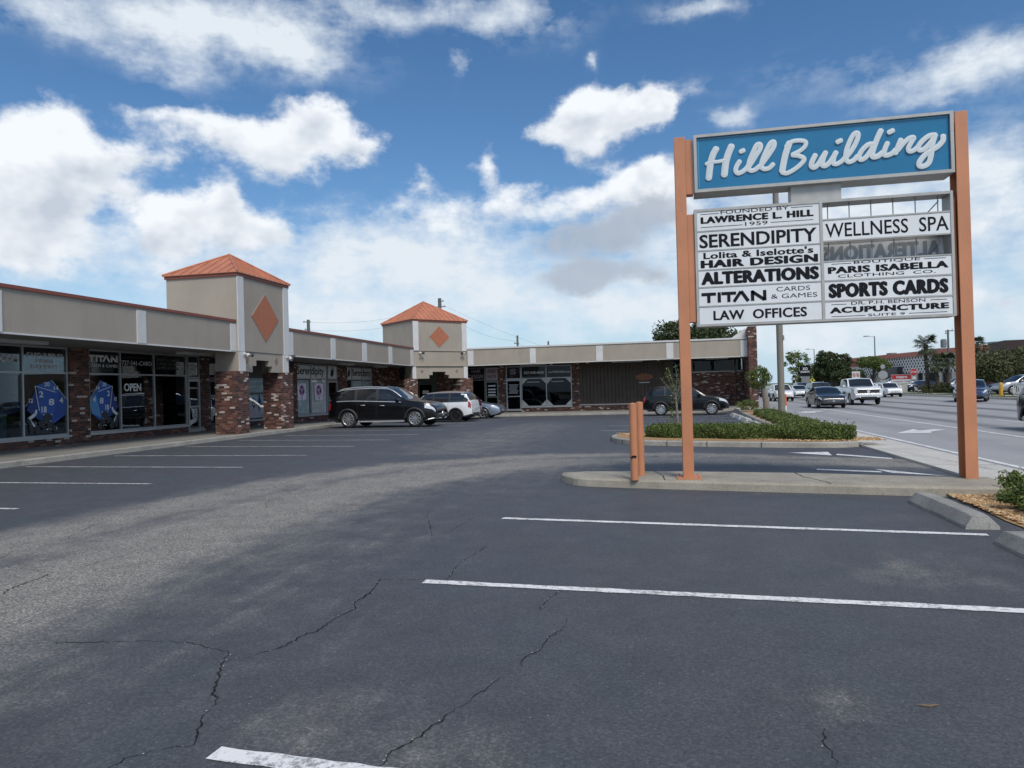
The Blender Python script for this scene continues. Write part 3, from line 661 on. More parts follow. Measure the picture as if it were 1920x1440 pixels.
# pavement between the lot and the road, with the flared drive
walk = MB()
n = 40
ys = [2 + i * (75 - 2) / n for i in range(n + 1)]
walk.add([q for y in ys for q in ((4.45, y, .045 if y < 10.2 else .02), (5.6, y, .004))], [(2 * i, 2 * i + 1, 2 * i + 3, 2 * i + 2) for i in range(n)])
walk.add([(5.6, 2, .004), (5.6, 75, .004), (5.6, 2, -.1), (5.6, 75, -.1), (4.45, 2, .045), (4.45, 75, .02), (4.45, 2, -.2), (4.45, 75, -.2)], [(0, 1, 3, 2), (4, 5, 7, 6)])
pave = tag(walk.build('pavement', M_APRON), kind='structure')
for y in (11.2, 13.4, 16.4, 19.2, 22.0, 25): line('pavement_joint', (4.47, y), (5.58, y + .05), .018, M_CRACK, pave, .012, lambda x, y: .02 * (5.6 - x))
strip('gutter_crack', wiggle([(4.62, 16.6), (5.0, 14.6), (5.2, 12.8), (5.45, 11.0), (5.5, 9)], .2, .03), .014, .016, M_CRACK, pave, lambda x, y: .02 * (5.6 - x), True)
# far side of the road
far = MB(); far.poly([(22.1, -20, .13), (120, -20, .13), (120, 900, .13), (22.1, 900, .13)])
far.add([(22.1, -20, .13), (22.1, 900, .13), (22.1, 900, -.1), (22.1, -20, -.1)], [(0, 1, 2, 3)])
tag(far.build('verge', M_GRASS), kind='structure')
fk = MB(); fk.box(22.0, -20, -.1, 22.25, 400, .145); tag(fk.build('far_kerb', M_APRON), kind='structure')
fs_ = MB(); fs_.poly([(23.6, -20, .135), (25.1, -20, .135), (25.1, 300, .135), (23.6, 300, .135)]); tag(fs_.build('far_pavement', M_APRON), kind='structure')
fl = MB(); fl.poly([(27.5, 30, .138), (70, 30, .138), (70, 300, .138), (27.5, 300, .138)]); tag(fl.build('far_parking_lot', M_ROAD), kind='structure')
# shop walk with its kerb
sw = MB()
def kerbed(mb, path, depth_dir, depth, zk=.13):
    pass
ys = np.linspace(2, 45.6, 60)
for i in range(len(ys) - 1):
    y0, y1 = ys[i], ys[i + 1]; z0, z1 = zg(-15, y0), zg(-15, y1); xk = -14.85
    sw.add([(xk, y0, z0 - .1), (xk, y1, z1 - .1), (xk, y1, z1 + .115), (xk, y0, z0 + .115), (xk - .02, y1, z1 + .13), (xk - .02, y0, z0 + .13), (xk - .17, y1, z1 + .131), (xk - .17, y0, z0 + .131)], [(0, 1, 2, 3), (3, 2, 4, 5), (5, 4, 6, 7)], 1)
    sw.add([(xk - .17, y0, z0 + .131), (xk - .17, y1, z1 + .131), (-18.6, y1, z1 + .14), (-18.6, y0, z0 + .14)], [(0, 1, 2, 3)], 0)
tag(sw.build('shop_walk', [M_CONC, M_KERB]), kind='structure')
for y in (15, 17.6, 20.2, 22.8, 26): line('walk_joint', (-18.3, y), (-14.87, y), .02, M_CRACK, SC.objects['shop_walk'], .139, None)
ww = MB()
xs = np.linspace(-15.0, 5.3, 44)
for i in range(len(xs) - 1):
    x0, x1 = xs[i], xs[i + 1]; yk = 44.6; z = -.22
    z0, z1 = zg(x0, yk), zg(x1, yk)
    ww.add([(x0, yk, z0 - .1), (x1, yk, z1 - .1), (x1, yk, z1 + .115), (x0, yk, z0 + .115), (x1, yk + .02, z1 + .13), (x0, yk + .02, z0 + .13), (x1, yk + .17, z1 + .131), (x0, yk + .17, z0 + .131)], [(0, 1, 2, 3), (3, 2, 4, 5), (5, 4, 6, 7)], 1)
    ww.add([(x0, yk + .17, z0 + .131), (x1, yk + .17, z1 + .131), (x1, 49.0, z1 + .14), (x0, 49.0, z0 + .14)], [(0, 1, 2, 3)], 0)
tag(ww.build('wing_walk', [M_CONC, M_KERB]), kind='structure')
# ------------------------------------------------------------------ the strip of shops
mall = thing('shop_building', 'L shaped row of brick and stucco shops with two orange roofed towers', 'building', (-15.3, 30, 0))
WX = -18.3                                             # shop fronts of the long row
LW = frame((WX, 0, 0), (0, 1, 0))                      # a = y, b = z, c = out (+x)
FL = frame((-15.3, 0, 0), (0, 1, 0))
WY = 48.7                                              # shop fronts of the far wing
WW = frame((0, WY, 0), (1, 0, 0))                      # a = x, b = z, c = out (-y)
FW = frame((0, 46.25, 0), (1, 0, 0))
# fascias
for a0, a1 in ((6, 23.72), (27.33, 43.2)): MB().obox(FL, a0, 3.2, -.3, a1, 4.27, 0).build('fascia', M_STUCCO, mall)
fb = MB(); fb.obox(FW, -12.6, 3.2, -.3, 5.47, 4.27, 0); fascia2 = fb.build('fascia', M_STUCCO2, mall)
for a0, a1 in ((6, 23.72), (27.33, 43.2)): MB().obox(FL, a0, 4.27, -.34, a1, 4.36, .05).build('roof_edge', M_REDTRIM, mall)
t = MB(); t.obox(FW, -12.6, 4.27, -.34, 5.44, 4.37, .05); t.build('roof_edge', M_WHITE, mall)
for fr, a0, a1 in ((FL, 6, 23.7), (FL, 27.35, 43.2), (FW, -12.6, 5.44)): MB().obox(fr, a0, 3.16, -.02, a1, 3.2, .02).build('drip_edge', M_WHITE, mall)
def pil(fr, a0, a1, b0, b1, c=.035, parent=mall, name='pilaster'):
    return MB().obox(fr, a0, b0, .002, a1, b1, c).build(name, M_WHITE, parent)
for a0, a1 in ((10.2, 10.6), (13.7, 14.1), (18.58, 18.96), (23.34, 23.70), (27.36, 27.86), (31.47, 31.93), (35.15, 35.7), (38.9, 39.4), (42.6, 43.1)):
    pil(FL, a0, a1, 3.2, 4.19)
for a0, a1 in ((-12.55, -12.15), (-8.3, -7.9), (-3.93, -3.49), (.53, .97), (5.05, 5.46)): pil(FW, a0, a1, 3.2, 4.19)
r = MB(); r.poly([(-15.4, 4, 4.1), (-15.4, 43.3, 4.1), (-12.7, 46.4, 4.1), (5.4, 46.4, 4.1), (5.4, 64, 4.1), (-34, 64, 4.1), (-34, 4, 4.1)]); r.build('flat_roof', M_ROOFFLAT, mall)
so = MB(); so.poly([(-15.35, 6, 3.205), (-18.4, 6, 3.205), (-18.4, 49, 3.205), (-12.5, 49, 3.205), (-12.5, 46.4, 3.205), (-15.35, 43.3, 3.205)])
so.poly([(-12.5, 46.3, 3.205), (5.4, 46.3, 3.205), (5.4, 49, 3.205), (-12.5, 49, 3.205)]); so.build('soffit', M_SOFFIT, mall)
b = MB(); b.box(-34, 4, -.3, -33.8, 64, 4.1); b.box(-34, 63.8, -.3, 5.4, 64, 4.1); b.box(5.2, 49.3, -.3, 5.4, 64, 4.1); b.box(-34, 4, -.3, -18.2, 4.2, 4.1); b.build('back_wall', M_STUCCO, mall)
# dark rooms behind the glass
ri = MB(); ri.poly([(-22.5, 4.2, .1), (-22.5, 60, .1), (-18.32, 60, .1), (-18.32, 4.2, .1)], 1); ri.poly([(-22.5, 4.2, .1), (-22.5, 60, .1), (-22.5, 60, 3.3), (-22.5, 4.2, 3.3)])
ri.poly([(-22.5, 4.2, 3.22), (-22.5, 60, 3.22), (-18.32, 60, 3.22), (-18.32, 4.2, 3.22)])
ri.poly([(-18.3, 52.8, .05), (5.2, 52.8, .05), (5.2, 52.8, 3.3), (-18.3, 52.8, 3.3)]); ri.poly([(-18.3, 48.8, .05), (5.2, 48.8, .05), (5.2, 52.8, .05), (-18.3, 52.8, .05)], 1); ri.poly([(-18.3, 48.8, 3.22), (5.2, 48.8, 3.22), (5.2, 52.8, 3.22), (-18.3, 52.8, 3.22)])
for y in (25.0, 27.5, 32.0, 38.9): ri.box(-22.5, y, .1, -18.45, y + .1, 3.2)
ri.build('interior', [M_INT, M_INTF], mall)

def bulkhead(fr, a0, a1, ztop, z0=-.25, m=M_BRICK):
    o = MB().obox(fr, a0, z0, -.22, a1, ztop - .07, .03).build('bulkhead', m, mall)
    MB().obox(fr, a0 - .01, ztop - .07, -.22, a1 + .01, ztop, .085).build('sill', M_BLOCK, mall)
    return o
def pier(fr, a0, a1, z0, z1, c0, c1, m=M_BRICK, name='brick_pier'): return MB().obox(fr, a0, z0, c0, a1, z1, c1).build(name, m, mall)
def window(fr, a0, a1, z0, z1, mull, trans, fm=M_ALU, w=.055, glass=M_GLASS):
    """a glazed shop front: frame with its panes as sub-parts"""
    f = MB()
    for a in [a0] + list(mull) + [a1 - w]: f.obox(fr, a, z0, -.07, a + w, z1, .012)
    for z in [z0] + list(trans) + [z1 - w]: f.obox(fr, a0, z, -.068, a1, z + w, .009)
    fo = f.build('shop_window', fm, mall)
    aa = [a0] + list(mull) + [a1]; zz = [z0] + list(trans) + [z1]
    for i in range(len(aa) - 1):
        for j in range(len(zz) - 1):
            MB().obox(fr, aa[i] + .03, zz[j] + .03, -.035, aa[i + 1] + .01, zz[j + 1] + .01, -.028).build('pane', glass, fo)
    return fo
def door(fr, a0, a1, z0, z1, fm=M_ALU, bar=True, st=.09):
    f = MB(); f.obox(fr, a0, z0, -.06, a0 + st, z1, .02); f.obox(fr, a1 - st, z0, -.06, a1, z1, .02); f.obox(fr, a0 + st, z1 - .12, -.058, a1 - st, z1, .018); f.obox(fr, a0 + st, z0, -.058, a1 - st, z0 + .14, .018)
    if bar: f.obox(fr, a0 + st, z0 + .98, -.05, a1 - st, z0 + 1.05, .016)
    d = f.build('door', fm, mall)
    MB().obox(fr, a0 + st - .01, z0 + .1, -.03, a1 - st + .01, z1 - .1, -.024).build('pane', M_GLASS, d)
    h = MB(); o = fr[0]
    h.tube([o + fr[1] * (a0 + st * .6) + fr[2] * (z0 + .95) + fr[3] * .02, o + fr[1] * (a0 + st * .6) + fr[2] * (z0 + .95) + fr[3] * .07, o + fr[1] * (a0 + st * .6) + fr[2] * (z0 + 1.25) + fr[3] * .07, o + fr[1] * (a0 + st * .6) + fr[2] * (z0 + 1.25) + fr[3] * .02], .013, 6)
    h.build('handle', M_ALU, d)
    return d
def panel(fr, a0, a1, z0, z1, c, m, parent, name='backing'): return MB().obox(fr, a0, z0, c, a1, z1, c + .004).build(name, m, parent)

# --- the games shop: two windows, a brick pier and two doors
wA = window(LW, 13.4, 19.15, .44, 3.2, [15.55, 17.5], [2.36])
bulkhead(LW, 8, 19.18, .44)
wB = window(LW, 19.97, 24.93, .44, 3.2, [21.37, 23.06], [2.36])
bulkhead(LW, 19.95, 24.95, .44)
pier(LW, 19.16, 19.96, -.2, 3.2, -.25, .06)
pier(LW, 8, 13.38, .44, 3.2, -.25, .03)
for a0, a1 in ((13.46, 15.53), (15.63, 17.48), (17.58, 19.08)): panel(LW, a0, a1, 2.44, 3.12, -.06, mat('vinyl_navy', (.008, .010, .022), .5), wA)
text('TITANFL.COM', LW, 15.75, 2.68, 17.4, 2.88, -.022, M_VINYLG, wA, .02)
for s, z0, z1, i in (('CARD SUPPLIES', 2.87, 2.99, 0.0), ('EVENTS', 2.70, 2.81, .35), ('PLAY SPACE', 2.52, 2.64, .17)): text(s, LW, 17.68 + i, z0, 19.0 - i, z1, -.022, M_VINYLG, wA, .015)
for a0, a1 in ((20.02, 21.35), (21.45, 23.04), (23.14, 24.86)): panel(LW, a0, a1, 2.58, 3.06, -.06, M_VINYLB, wB)
# the shop's word mark: its A has no cross bar
def wordmark(fr, a0, a1, b0, b1, c, m, parent, w=.055):
    W_, H_ = a1 - a0, b1 - b0; g = MB(); x = lambda t: a0 + t * W_
    sw_ = w * W_
    def bar(p, q, ww):
        d = Vector((q[0] - p[0], q[1] - p[1])); n = Vector((-d.y, d.x)).normalized() * ww * .5
        g.prism(fr, [(p[0] + n.x, p[1] + n.y), (p[0] - n.x, p[1] - n.y), (q[0] - n.x, q[1] - n.y), (q[0] + n.x, q[1] + n.y)], c, c + .004)
    def T(x0, x1):
        g.obox(fr, x(x0), b1 - sw_, c, x(x1), b1, c + .004); g.obox(fr, x((x0 + x1) / 2) - sw_ / 2, b0, c, x((x0 + x1) / 2) + sw_ / 2, b1 - sw_, c + .004)
    T(0, .225); g.obox(fr, x(.25), b0, c, x(.25) + sw_, b1, c + .004); T(.31, .535)
    bar((x(.50), b0), (x(.61), b1 - .002), sw_); bar((x(.61) + .002, b1), (x(.72), b0), sw_ * 1.05)
    g.obox(fr, x(.76), b0, c, x(.76) + sw_, b1, c + .004); bar((x(.775), b1 - .01), (x(.965), b0 + .01), sw_); g.obox(fr, x(.945), b0, c, x(.945) + sw_, b1, c + .004)
    return g.build('lettering', m, parent)
wordmark(LW, 20.0, 21.3, 2.80, 3.02, -.022, M_VINYLG, wB)
text('CARDS & GAMES', LW, 20.0, 2.62, 21.3, 2.72, -.022, M_VINYLG, wB)
text('727-541-CARD', LW, 21.5, 2.72, 22.98, 2.88, -.022, M_VINYLG, wB)
mg = mat('vinyl_faded', (.17, .17, .175), .6)
for s, z0 in (('SPORTS CARDS', 2.91), ('CARD GAMES', 2.77), ('COMIC BOOKS', 2.62)): text(s, LW, 23.25, z0, 24.5, z0 + .1, -.022, mg, wB)
text('OPEN', LW, 21.58, 1.80, 22.42, 2.08, -.022, M_VINYLW, wB, .03)
dA = door(LW, 24.97, 25.74, .14, 2.28)
tr = window(LW, 24.97, 25.74, 2.30, 3.2, [], [], w=.05)
panel(LW, 25.02, 25.66, 2.4, 3.1, -.06, M_VINYLB, tr)
text('4930', LW, 25.08, 2.62, 25.60, 2.84, -.02, M_VINYLW, tr, .03); text('SUITE C', LW, 25.1, 2.46, 25.6, 2.56, -.02, M_VINYLW, tr, .02)
wordmark(LW, 25.1, 25.6, 1.87, 1.93, -.02, M_VINYLG, dA)
for k in range(3): panel(LW, 25.08 + .12 * k, 25.2 + .14 * k, .42 + .05 * k, .62 + .03 * k, -.02, M_VINYLG, dA, 'sticker')
pier(LW, 25.75, 26.3, -.2, 3.2, -.25, .05)
dB = door(LW, 26.32, 27.2, .14, 2.28, M_DKALU)
panel(LW, 26.4, 27.1, 1.45, 1.62, -.02, mg, dB, 'sticker')
trb = window(LW, 26.32, 27.2, 2.30, 3.2, [], [], M_DKALU)
pier(LW, 27.22, 29.2, -.2, 3.2, -.25, .05)
# window dressing: blue twenty sided die held up by a figure, once in each window and mirrored
MD = [mat('die_blue_%d' % i, c, .5, var=.03) for i, c in enumerate([(.014, .060, .28), (.018, .085, .36), (.012, .04, .19), (.08, .25, .50), (.026, .125, .42)])]
M_BONE = mat('figure_bone', (.62, .66, .67), .6, var=.2, scale=30); M_FIGD = mat('figure_dark', (.035, .037, .042), .7)
def die(parent, a, b, w, h, mir):
    S = lambda u, v: (a + (1 - u if mir else u) * w, b + v * h)
    g = MB(); c = -.02
    O = [(.22, .88), (.62, 1.0), (1.0, .58), (.93, .30), (.66, .14), (.30, .22), (.02, .42)]
    ins = [(.27, .86), (.78, .72), (.62, .20)]
    def tri(p, mi, k=0): g.prism(LW, [S(*q) for q in p], c, c + .003, mi)
    tri([ins[0], ins[1], ins[2], (.32, .34)], 1)
    tri([O[0], O[1], ins[1], ins[0]], 4); tri([O[1], O[2], ins[1]], 0); tri([O[2], O[3], ins[2], ins[1]], 3 if mir else 0)
    tri([O[3], O[4], ins[2]], 1); tri([O[4], O[5], (.32, .34), ins[2]], 2); tri([O[6], (.24, .84), (.32, .34), O[5]], 2)
    d = g.build('window_picture', MD, parent)
    e = MB()
    def ln(p, q, ww=.012):
        p, q = S(*p), S(*q); dd = Vector((q[0] - p[0], q[1] - p[1])); n = Vector((-dd.y, dd.x)).normalized() * ww
        e.prism(LW, [(p[0] + n.x, p[1] + n.y), (p[0] - n.x, p[1] - n.y), (q[0] - n.x, q[1] - n.y), (q[0] + n.x, q[1] + n.y)], c + .003, c + .006)
    ln((.22, .88), (.70, .76), .009); ln((.22, .88), (.31, .40), .011); ln((.62, 1.0), (1.0, .58), .006)
    e.build('edge_lines', M_VINYLW, d)
    for s_, u, v, s0, ww in (('20', .50, .875, .085, .13), ('2', .36, .66, .12, .10), ('8', .60, .50, .13, .13), ('18', .42, .36, .12, .12), ('4', .84, .54, .11, .09), ('14', .72, .80, .08, .11), ('12', .12, .56, .08, .09)):
        x0, y0 = S(u, v); text(s_, LW, x0 - (ww * w * .5), y0, x0 + ww * w * .5, y0 + s0 * h, c + .004, M_VINYLW, d, .02)
    f = MB()
    def limb(pts, ws, mi):
        pts = [S(*p) for p in pts]
        for i in range(len(pts) - 1):
            dd = Vector((pts[i + 1][0] - pts[i][0], pts[i + 1][1] - pts[i][1])); n = Vector((-dd.y, dd.x)).normalized()
            a_, b_ = n * ws[i], n * ws[i + 1]
            f.prism(LW, [(pts[i][0] + a_.x, pts[i][1] + a_.y), (pts[i][0] - a_.x, pts[i][1] - a_.y), (pts[i + 1][0] - b_.x, pts[i + 1][1] - b_.y), (pts[i + 1][0] + b_.x, pts[i + 1][1] + b_.y)], c + .006 + .001 * mi, c + .009 + .001 * mi, mi)
    limb([(.22, -.04), (.30, .10), (.46, .16), (.62, .08), (.70, -.04)], [.10, .14, .10, .10, .05], 1)
    limb([(.14, -.02), (.10, .14), (.04, .24)], [.09, .06, .05], 1)
    limb([(.12, .10), (.06, .24), (.22, .34), (.24, .42)], [.035, .05, .045, .03], 0)
    limb([(.20, .10), (.10, .20)], [.03, .035], 0)
    hd = [S(.50 + .11 * math.cos(t_), .26 + .085 * math.sin(t_)) for t_ in [k * math.pi / 8 for k in range(16)]]
    f.prism(LW, hd, c + .008, c + .011, 1)
    for k in range(7): limb([(.42 + .03 * k, .30 + .012 * (k % 2)), (.40 + .034 * k, .345 - .006 * abs(k - 3))], [.012, .016], 0)
    limb([(.53, .24), (.57, .17), (.55, .12)], [.03, .028, .02], 0); limb([(.46, .22), (.47, .17)], [.012, .012], 0)
    for k in range(4): limb([(.46 + .05 * k, .02 + .02 * (k % 2)), (.56 + .05 * k, .06), (.66 + .02 * k, -.01)], [.012, .014, .008], 0)
    f.build('figure', [M_BONE, M_FIGD], d)
die(wA, 17.62, .62, 1.52, 1.55, False)
die(wB, 20.02, .62, 1.30, 1.55, True)
# things standing inside the games shop
M_TEAL = mat('case_teal', (.10, .26, .32), .5, var=.5, scale=5)
for k, y in enumerate((15.7, 16.42)):
    o = MB().box(-18.95, y, .12, -18.45, y + .68, 1.12)
    o = o.build('display_case', M_TEAL); tag(o, ['teal display case at the left edge of the games shop window', 'second teal display case beside the blue die picture'][k], 'display case', 'display cases in the games shop')
    cp = MB().box(-18.97, y - .01, 1.12, -18.43, y + .69, 1.17).build('case_top', M_VINYLG, o)
ch = thing('folding_chair', 'pale folding chair behind the lower pane of the OPEN window', 'chair', (-19.1, 22.3, .1))
M_CH = mat('chair_grey', (.48, .49, .48), .5)
MB().box(-19.3, 22.05, .52, -18.85, 22.55, .56).build('seat', M_CH, ch)
bk = MB(); bk.prism(frame((-19.32, 22.05, .68), (0, 1, 0)), [(0, 0), (.5, 0), (.46, .42), (.04, .42)], 0, .03); bk.build('backrest', M_CH, ch)
for x, y in ((-19.28, 22.08), (-19.28, 22.52), (-18.88, 22.08), (-18.88, 22.52)): MB().tube([(x, y, .1), (x, y, .56 if x > -19 else 1.0)], .014, 6).build('leg', M_STEEL, ch)
tb = thing('folding_table', 'dark folding table behind the glass near the games shop door', 'table', (-19.4, 23.7, .1))
MB().box(-19.8, 22.9, .82, -18.9, 24.4, .86).build('tabletop', M_VINYLG, tb)
for x, y in ((-19.7, 23), (-19.7, 24.3), (-19.0, 23), (-19.0, 24.3)): MB().tube([(x, y, .1), (x, y, .82)], .016, 6).build('leg', M_STEEL, tb)

# --- tower one and what stands under it
def tower(fr, w, d, z0, zt, apex, dia, tw=.38, ov=.05, mside=M_STUCCO2):
    """fr: origin at the left foot of the front, a to the right, b up, c out"""
    o, a, b, c = fr
    body = MB(); body.obox(fr, .004, z0, -d, w - .004, zt, -.02, 1)
    body.obox(fr, .012, z0 + .02, -.02, w - .012, zt, 0, 0)
    tw_ = body.build('tower', [M_STUCCO, mside], mall)
    for a0, a1 in ((0, tw), (w - tw, w)): MB().obox(fr, a0 - .01, z0, .002, a1 + .01, zt - .002, .04).build('pilaster', M_WHITE, tw_)
    e = MB(); e.obox(fr, -ov, zt, -d - ov, w + ov, zt + .13, ov); e.build('eave_board', M_REDTRIM, tw_)
    rf = MB(); ex = ov + .05; zb = zt + .14; mid = o + a * (w / 2) - c * (d / 2)
    P = [o + a * (-ex) + c * ex + b * zb, o + a * (w + ex) + c * ex + b * zb, o + a * (w + ex) - c * (d + ex) + b * zb, o + a * (-ex) - c * (d + ex) + b * zb, mid + b * apex]
    rf.add(P + [p - b * .03 for p in P[:4]], [(0, 1, 4), (1, 2, 4), (2, 3, 4), (3, 0, 4), (5, 6, 7, 8), (0, 5, 6, 1), (1, 6, 7, 2), (2, 7, 8, 3), (3, 8, 5, 0)])
    ro = rf.build('roof', M_ROOFO, tw_)
    rb = MB()
    for i in range(4):
        p, q = P[i], P[(i + 1) % 4]; nrm = (q - p).cross(P[4] - p).normalized()
        if nrm.z < 0: nrm = -nrm
        L_ = (q - p).length; n = int(L_ / .36)
        for k in range(1, n):
            t_ = k / n; s_ = p.lerp(q, t_); up = ((p + q) / 2 - P[4]); up = -(P[4] - (p + q) / 2)
            foot = s_; h_ = 1 - abs(2 * t_ - 1); top = s_ + (P[4] - (p + q) / 2) * h_
            dr = (top - foot); side = (q - p).normalized() * .016
            rb.add([foot - side, foot + side, top + side, top - side, foot - side + nrm * .035, foot + side + nrm * .035, top + side + nrm * .035, top - side + nrm * .035], [(4, 5, 6, 7), (0, 4, 7, 3), (1, 2, 6, 5), (0, 1, 5, 4)])
    for i in range(4): rb.tube([P[i] + b * .02, P[4] + b * .02], .04, 6)
    rb.build('roof_seams', M_ROOFO, tw_)
    du, dv, dw, dh = dia
    rim = MB(); rim.prism(fr, [(du - dw - .03, dv), (du, dv - dh - .05), (du + dw + .03, dv), (du, dv + dh + .05)], .002, .014); rim.build('diamond_rim', M_STUCCO2, tw_)
    dm = MB(); dm.prism(fr, [(du - dw, dv), (du, dv - dh), (du + dw, dv), (du, dv + dh)], .015, .024); dm.build('diamond', M_DIAMOND, tw_)
    return tw_
def floodlight(parent, p, out, side):
    p = Vector(p); out = Vector(out).normalized(); side = Vector(side).normalized(); g = MB()
    g.lathe([(0, .07), (.04, .07), (.05, .03)], p, out, 10)
    g.tube([p + out * .04, p + out * .16 + side * .05], .02, 6, 0)
    g.lathe([(0, .03), (.02, .06), (.16, .085), (.17, .08)], p + out * .16 + side * .05, (out + side * 1.2 - Vector((0, 0, .45))).normalized(), 12, 1)
    g.lathe([(0, .03), (.02, .05), (.14, .08), (.15, .075)], p + out * .14 - side * .03, (out - side * .3 - Vector((0, 0, .8))).normalized(), 12, 0)
    return g.build('floodlight', [M_WHITE, M_DKALU], parent)
F1 = frame((-15.2, 23.66, 0), (0, 1, 0)); w1 = 3.66
t1 = tower(F1, w1, 2.95, 3.19, 6.0, 7.18, (1.91, 4.58, .97, .93))
def arch_panel(fr, a0, a1, ztop, zlow, steps, parent, m):
    pts = [(a0, ztop), (a0, zlow)] + steps + [(a1, zlow), (a1, ztop)]
    return MB().prism(fr, pts, -.2, -.03).build('stepped_arch', m, parent)
ap = arch_panel(F1, .3, w1 - .3, 3.185, 2.43, [(.98, 2.43), (.98, 2.68), (1.25, 2.68), (1.25, 2.90), (2.17, 2.90), (2.17, 2.68), (2.41, 2.68), (2.41, 2.45)], t1, M_STUCCO)
for u in (.62, 2.72): MB().prism(F1, [(u - .13, 2.92), (u, 2.74), (u + .13, 2.92), (u, 3.10)], -.028, -.015).build('tile', mat('tile_tan', (.25, .17, .12), .6), t1)
for a0, a1 in ((.0, .44), (w1 - .5, w1 - .06)):
    MB().obox(F1, a0, 2.45, -.95, a1, 3.19, .0).build('pier_cap', M_STUCCO, t1); MB().obox(F1, a0 + .02, 2.45, .001, a1, 3.185, .03).build('pilaster', M_WHITE, t1)
for a0, a1 in ((-.32, .50), (2.93, 3.78)): MB().obox(F1, a0, -.1, -.78, a1, 2.45, .1).build('brick_pier', M_BRICK2, t1)
floodlight(t1, (-15.16, 24.0, 3.1), (1, 0, 0), (0, 1, 0)); floodlight(t1, (-15.16, 27.1, 3.1), (1, 0, 0), (0, 1, .4))
# recess window with tied curtains
wT = window(LW, 29.22, 31.05, .44, 2.42, [], [1.62], M_DKALU, glass=M_GLASSC)
bulkhead(LW, 29.2, 31.1, .44); MB().obox(LW, 29.2, 2.42, -.2, 31.1, 3.2, .0).build('lintel', mat('lintel_dark', (.05, .045, .04), .7), mall)
def curtain(fr, a0, a1, z0, z1, c, m, parent, tie=None):
    g = MB(); n = 28; rows = 10; vs = []
    for j in range(rows + 1):
        v = j / rows; z = z1 + (z0 - z1) * v
        pinch = 1 if tie is None else 1 - .62 * math.exp(-((v - tie) / .16) ** 2)
        mid = (a0 + a1) / 2
        for i in range(n + 1):
            u = i / n; x = mid + (a0 + (a1 - a0) * u - mid) * pinch
            vs.append(fr[0] + fr[1] * x + fr[2] * z + fr[3] * (c + .03 * math.sin(u * 34)))
    g.add(vs, [(j * (n + 1) + i, j * (n + 1) + i + 1, (j + 1) * (n + 1) + i + 1, (j + 1) * (n + 1) + i) for j in range(rows) for i in range(n)])
    return g.build('curtain', m, parent, smooth=80)
curtain(LW, 29.3, 29.85, .5, 2.35, -.12, M_CURT, wT, .62); curtain(LW, 29.8, 30.35, .5, 2.35, -.15, M_CURT, wT, .62); curtain(LW, 30.3, 30.8, .5, 2.35, -.12, M_CURT, wT, .62)
pier(LW, 31.1, 33.62, -.2, 3.2, -.25, .05)
# --- the boutique: two bannered windows with posters
M_GR = mat('banner_grey', (.62, .63, .64), .6, var=.05)
def bird(fr, a, z, w, h, c, parent):
    g = MB(); g.prism(fr, [(a + .2 * w, z + .3 * h), (a + .45 * w, z + .05 * h), (a + .75 * w, z + .25 * h), (a + .85 * w, z + .6 * h), (a + .6 * w, z + .9 * h), (a + .5 * w, z + .7 * h), (a + .35 * w, z + .75 * h)], c, c + .003)
    g.tube([fr[0] + fr[1] * (a + w * (.1 + .8 * t_)) + fr[2] * (z + h * (.05 + .95 * math.sin(t_ * 2.4))) + fr[3] * (c + .004) for t_ in [k / 8 for k in range(9)]], .012, 5)
    return g.build('emblem', M_LETK, parent)
wS = window(LW, 33.64, 37.1, .44, 3.16, [35.18], [2.34], glass=M_GLASSC); bulkhead(LW, 33.62, 37.2, .44)
for a0, a1 in ((33.68, 35.16), (35.24, 37.02)): panel(LW, a0, a1, 2.38, 3.08, -.024, M_GR, wS, 'banner')
text('Serendipity', LW, 33.72, 2.46, 36.75, 3.02, -.018, M_LETK, wS, .015)
dS = door(LW, 37.16, 38.4, .14, 2.3); tS = window(LW, 37.16, 38.4, 2.34, 3.16, [], []); panel(LW, 37.2, 38.34, 2.4, 3.1, -.024, M_GR, tS, 'banner'); bird(LW, 37.45, 2.45, .62, .6, -.018, tS)
curtain(LW, 33.7, 35.1, .5, 2.3, -.11, M_CURT, wS); panel(LW, 35.26, 37.0, .5, 2.3, -.06, M_FROST, wS, 'screen')
def poster(fr, a0, a1, z0, z1, c, parent, seed):
    o = panel(fr, a0, a1, z0, z1, c, mat('poster_pale', (.72, .66, .78), .6, var=.3, scale=4), parent, 'poster'); rr = random.Random(seed); g = MB()
    w, h = a1 - a0, z1 - z0
    # a flower: petals on a stem
    for k in range(9):
        t_ = k * 2 * math.pi / 9 + rr.random() * .4; cx, cy = a0 + w * (.5 + .2 * math.cos(t_)), z0 + h * (.58 + .2 * math.sin(t_))
        g.prism(fr, [(cx + w * .16 * math.cos(t_ + q * math.pi / 3) * (1.0 if q % 2 else .7), cy + h * .12 * math.sin(t_ + q * math.pi / 3)) for q in range(6)], c + .004 + k * .0006, c + .005 + k * .0006, k % 3)
    g.prism(fr, [(a0 + w * .47, z0 + h * .04), (a0 + w * .55, z0 + h * .04), (a0 + w * .53, z0 + h * .5), (a0 + w * .48, z0 + h * .5)], c + .0045, c + .005, 2)
    g.build('flower_print', [mat('poster_plum', (.26, .10, .28), .6), mat('poster_pink', (.50, .25, .46), .6), mat('poster_deep', (.08, .045, .11), .6)], o)
poster(LW, 33.75, 34.65, 1.25, 2.12, -.02, wS, 3); poster(LW, 35.6, 36.6, 1.22, 2.12, -.02, wS, 5)
pier(LW, 38.42, 39.66, -.3, 3.2, -.25, .05)
wS2 = window(LW, 39.68, 43.5, .44, 3.16, [40.4, 41.9], [2.34], glass=M_GLASSC); bulkhead(LW, 39.66, 43.6, .44)
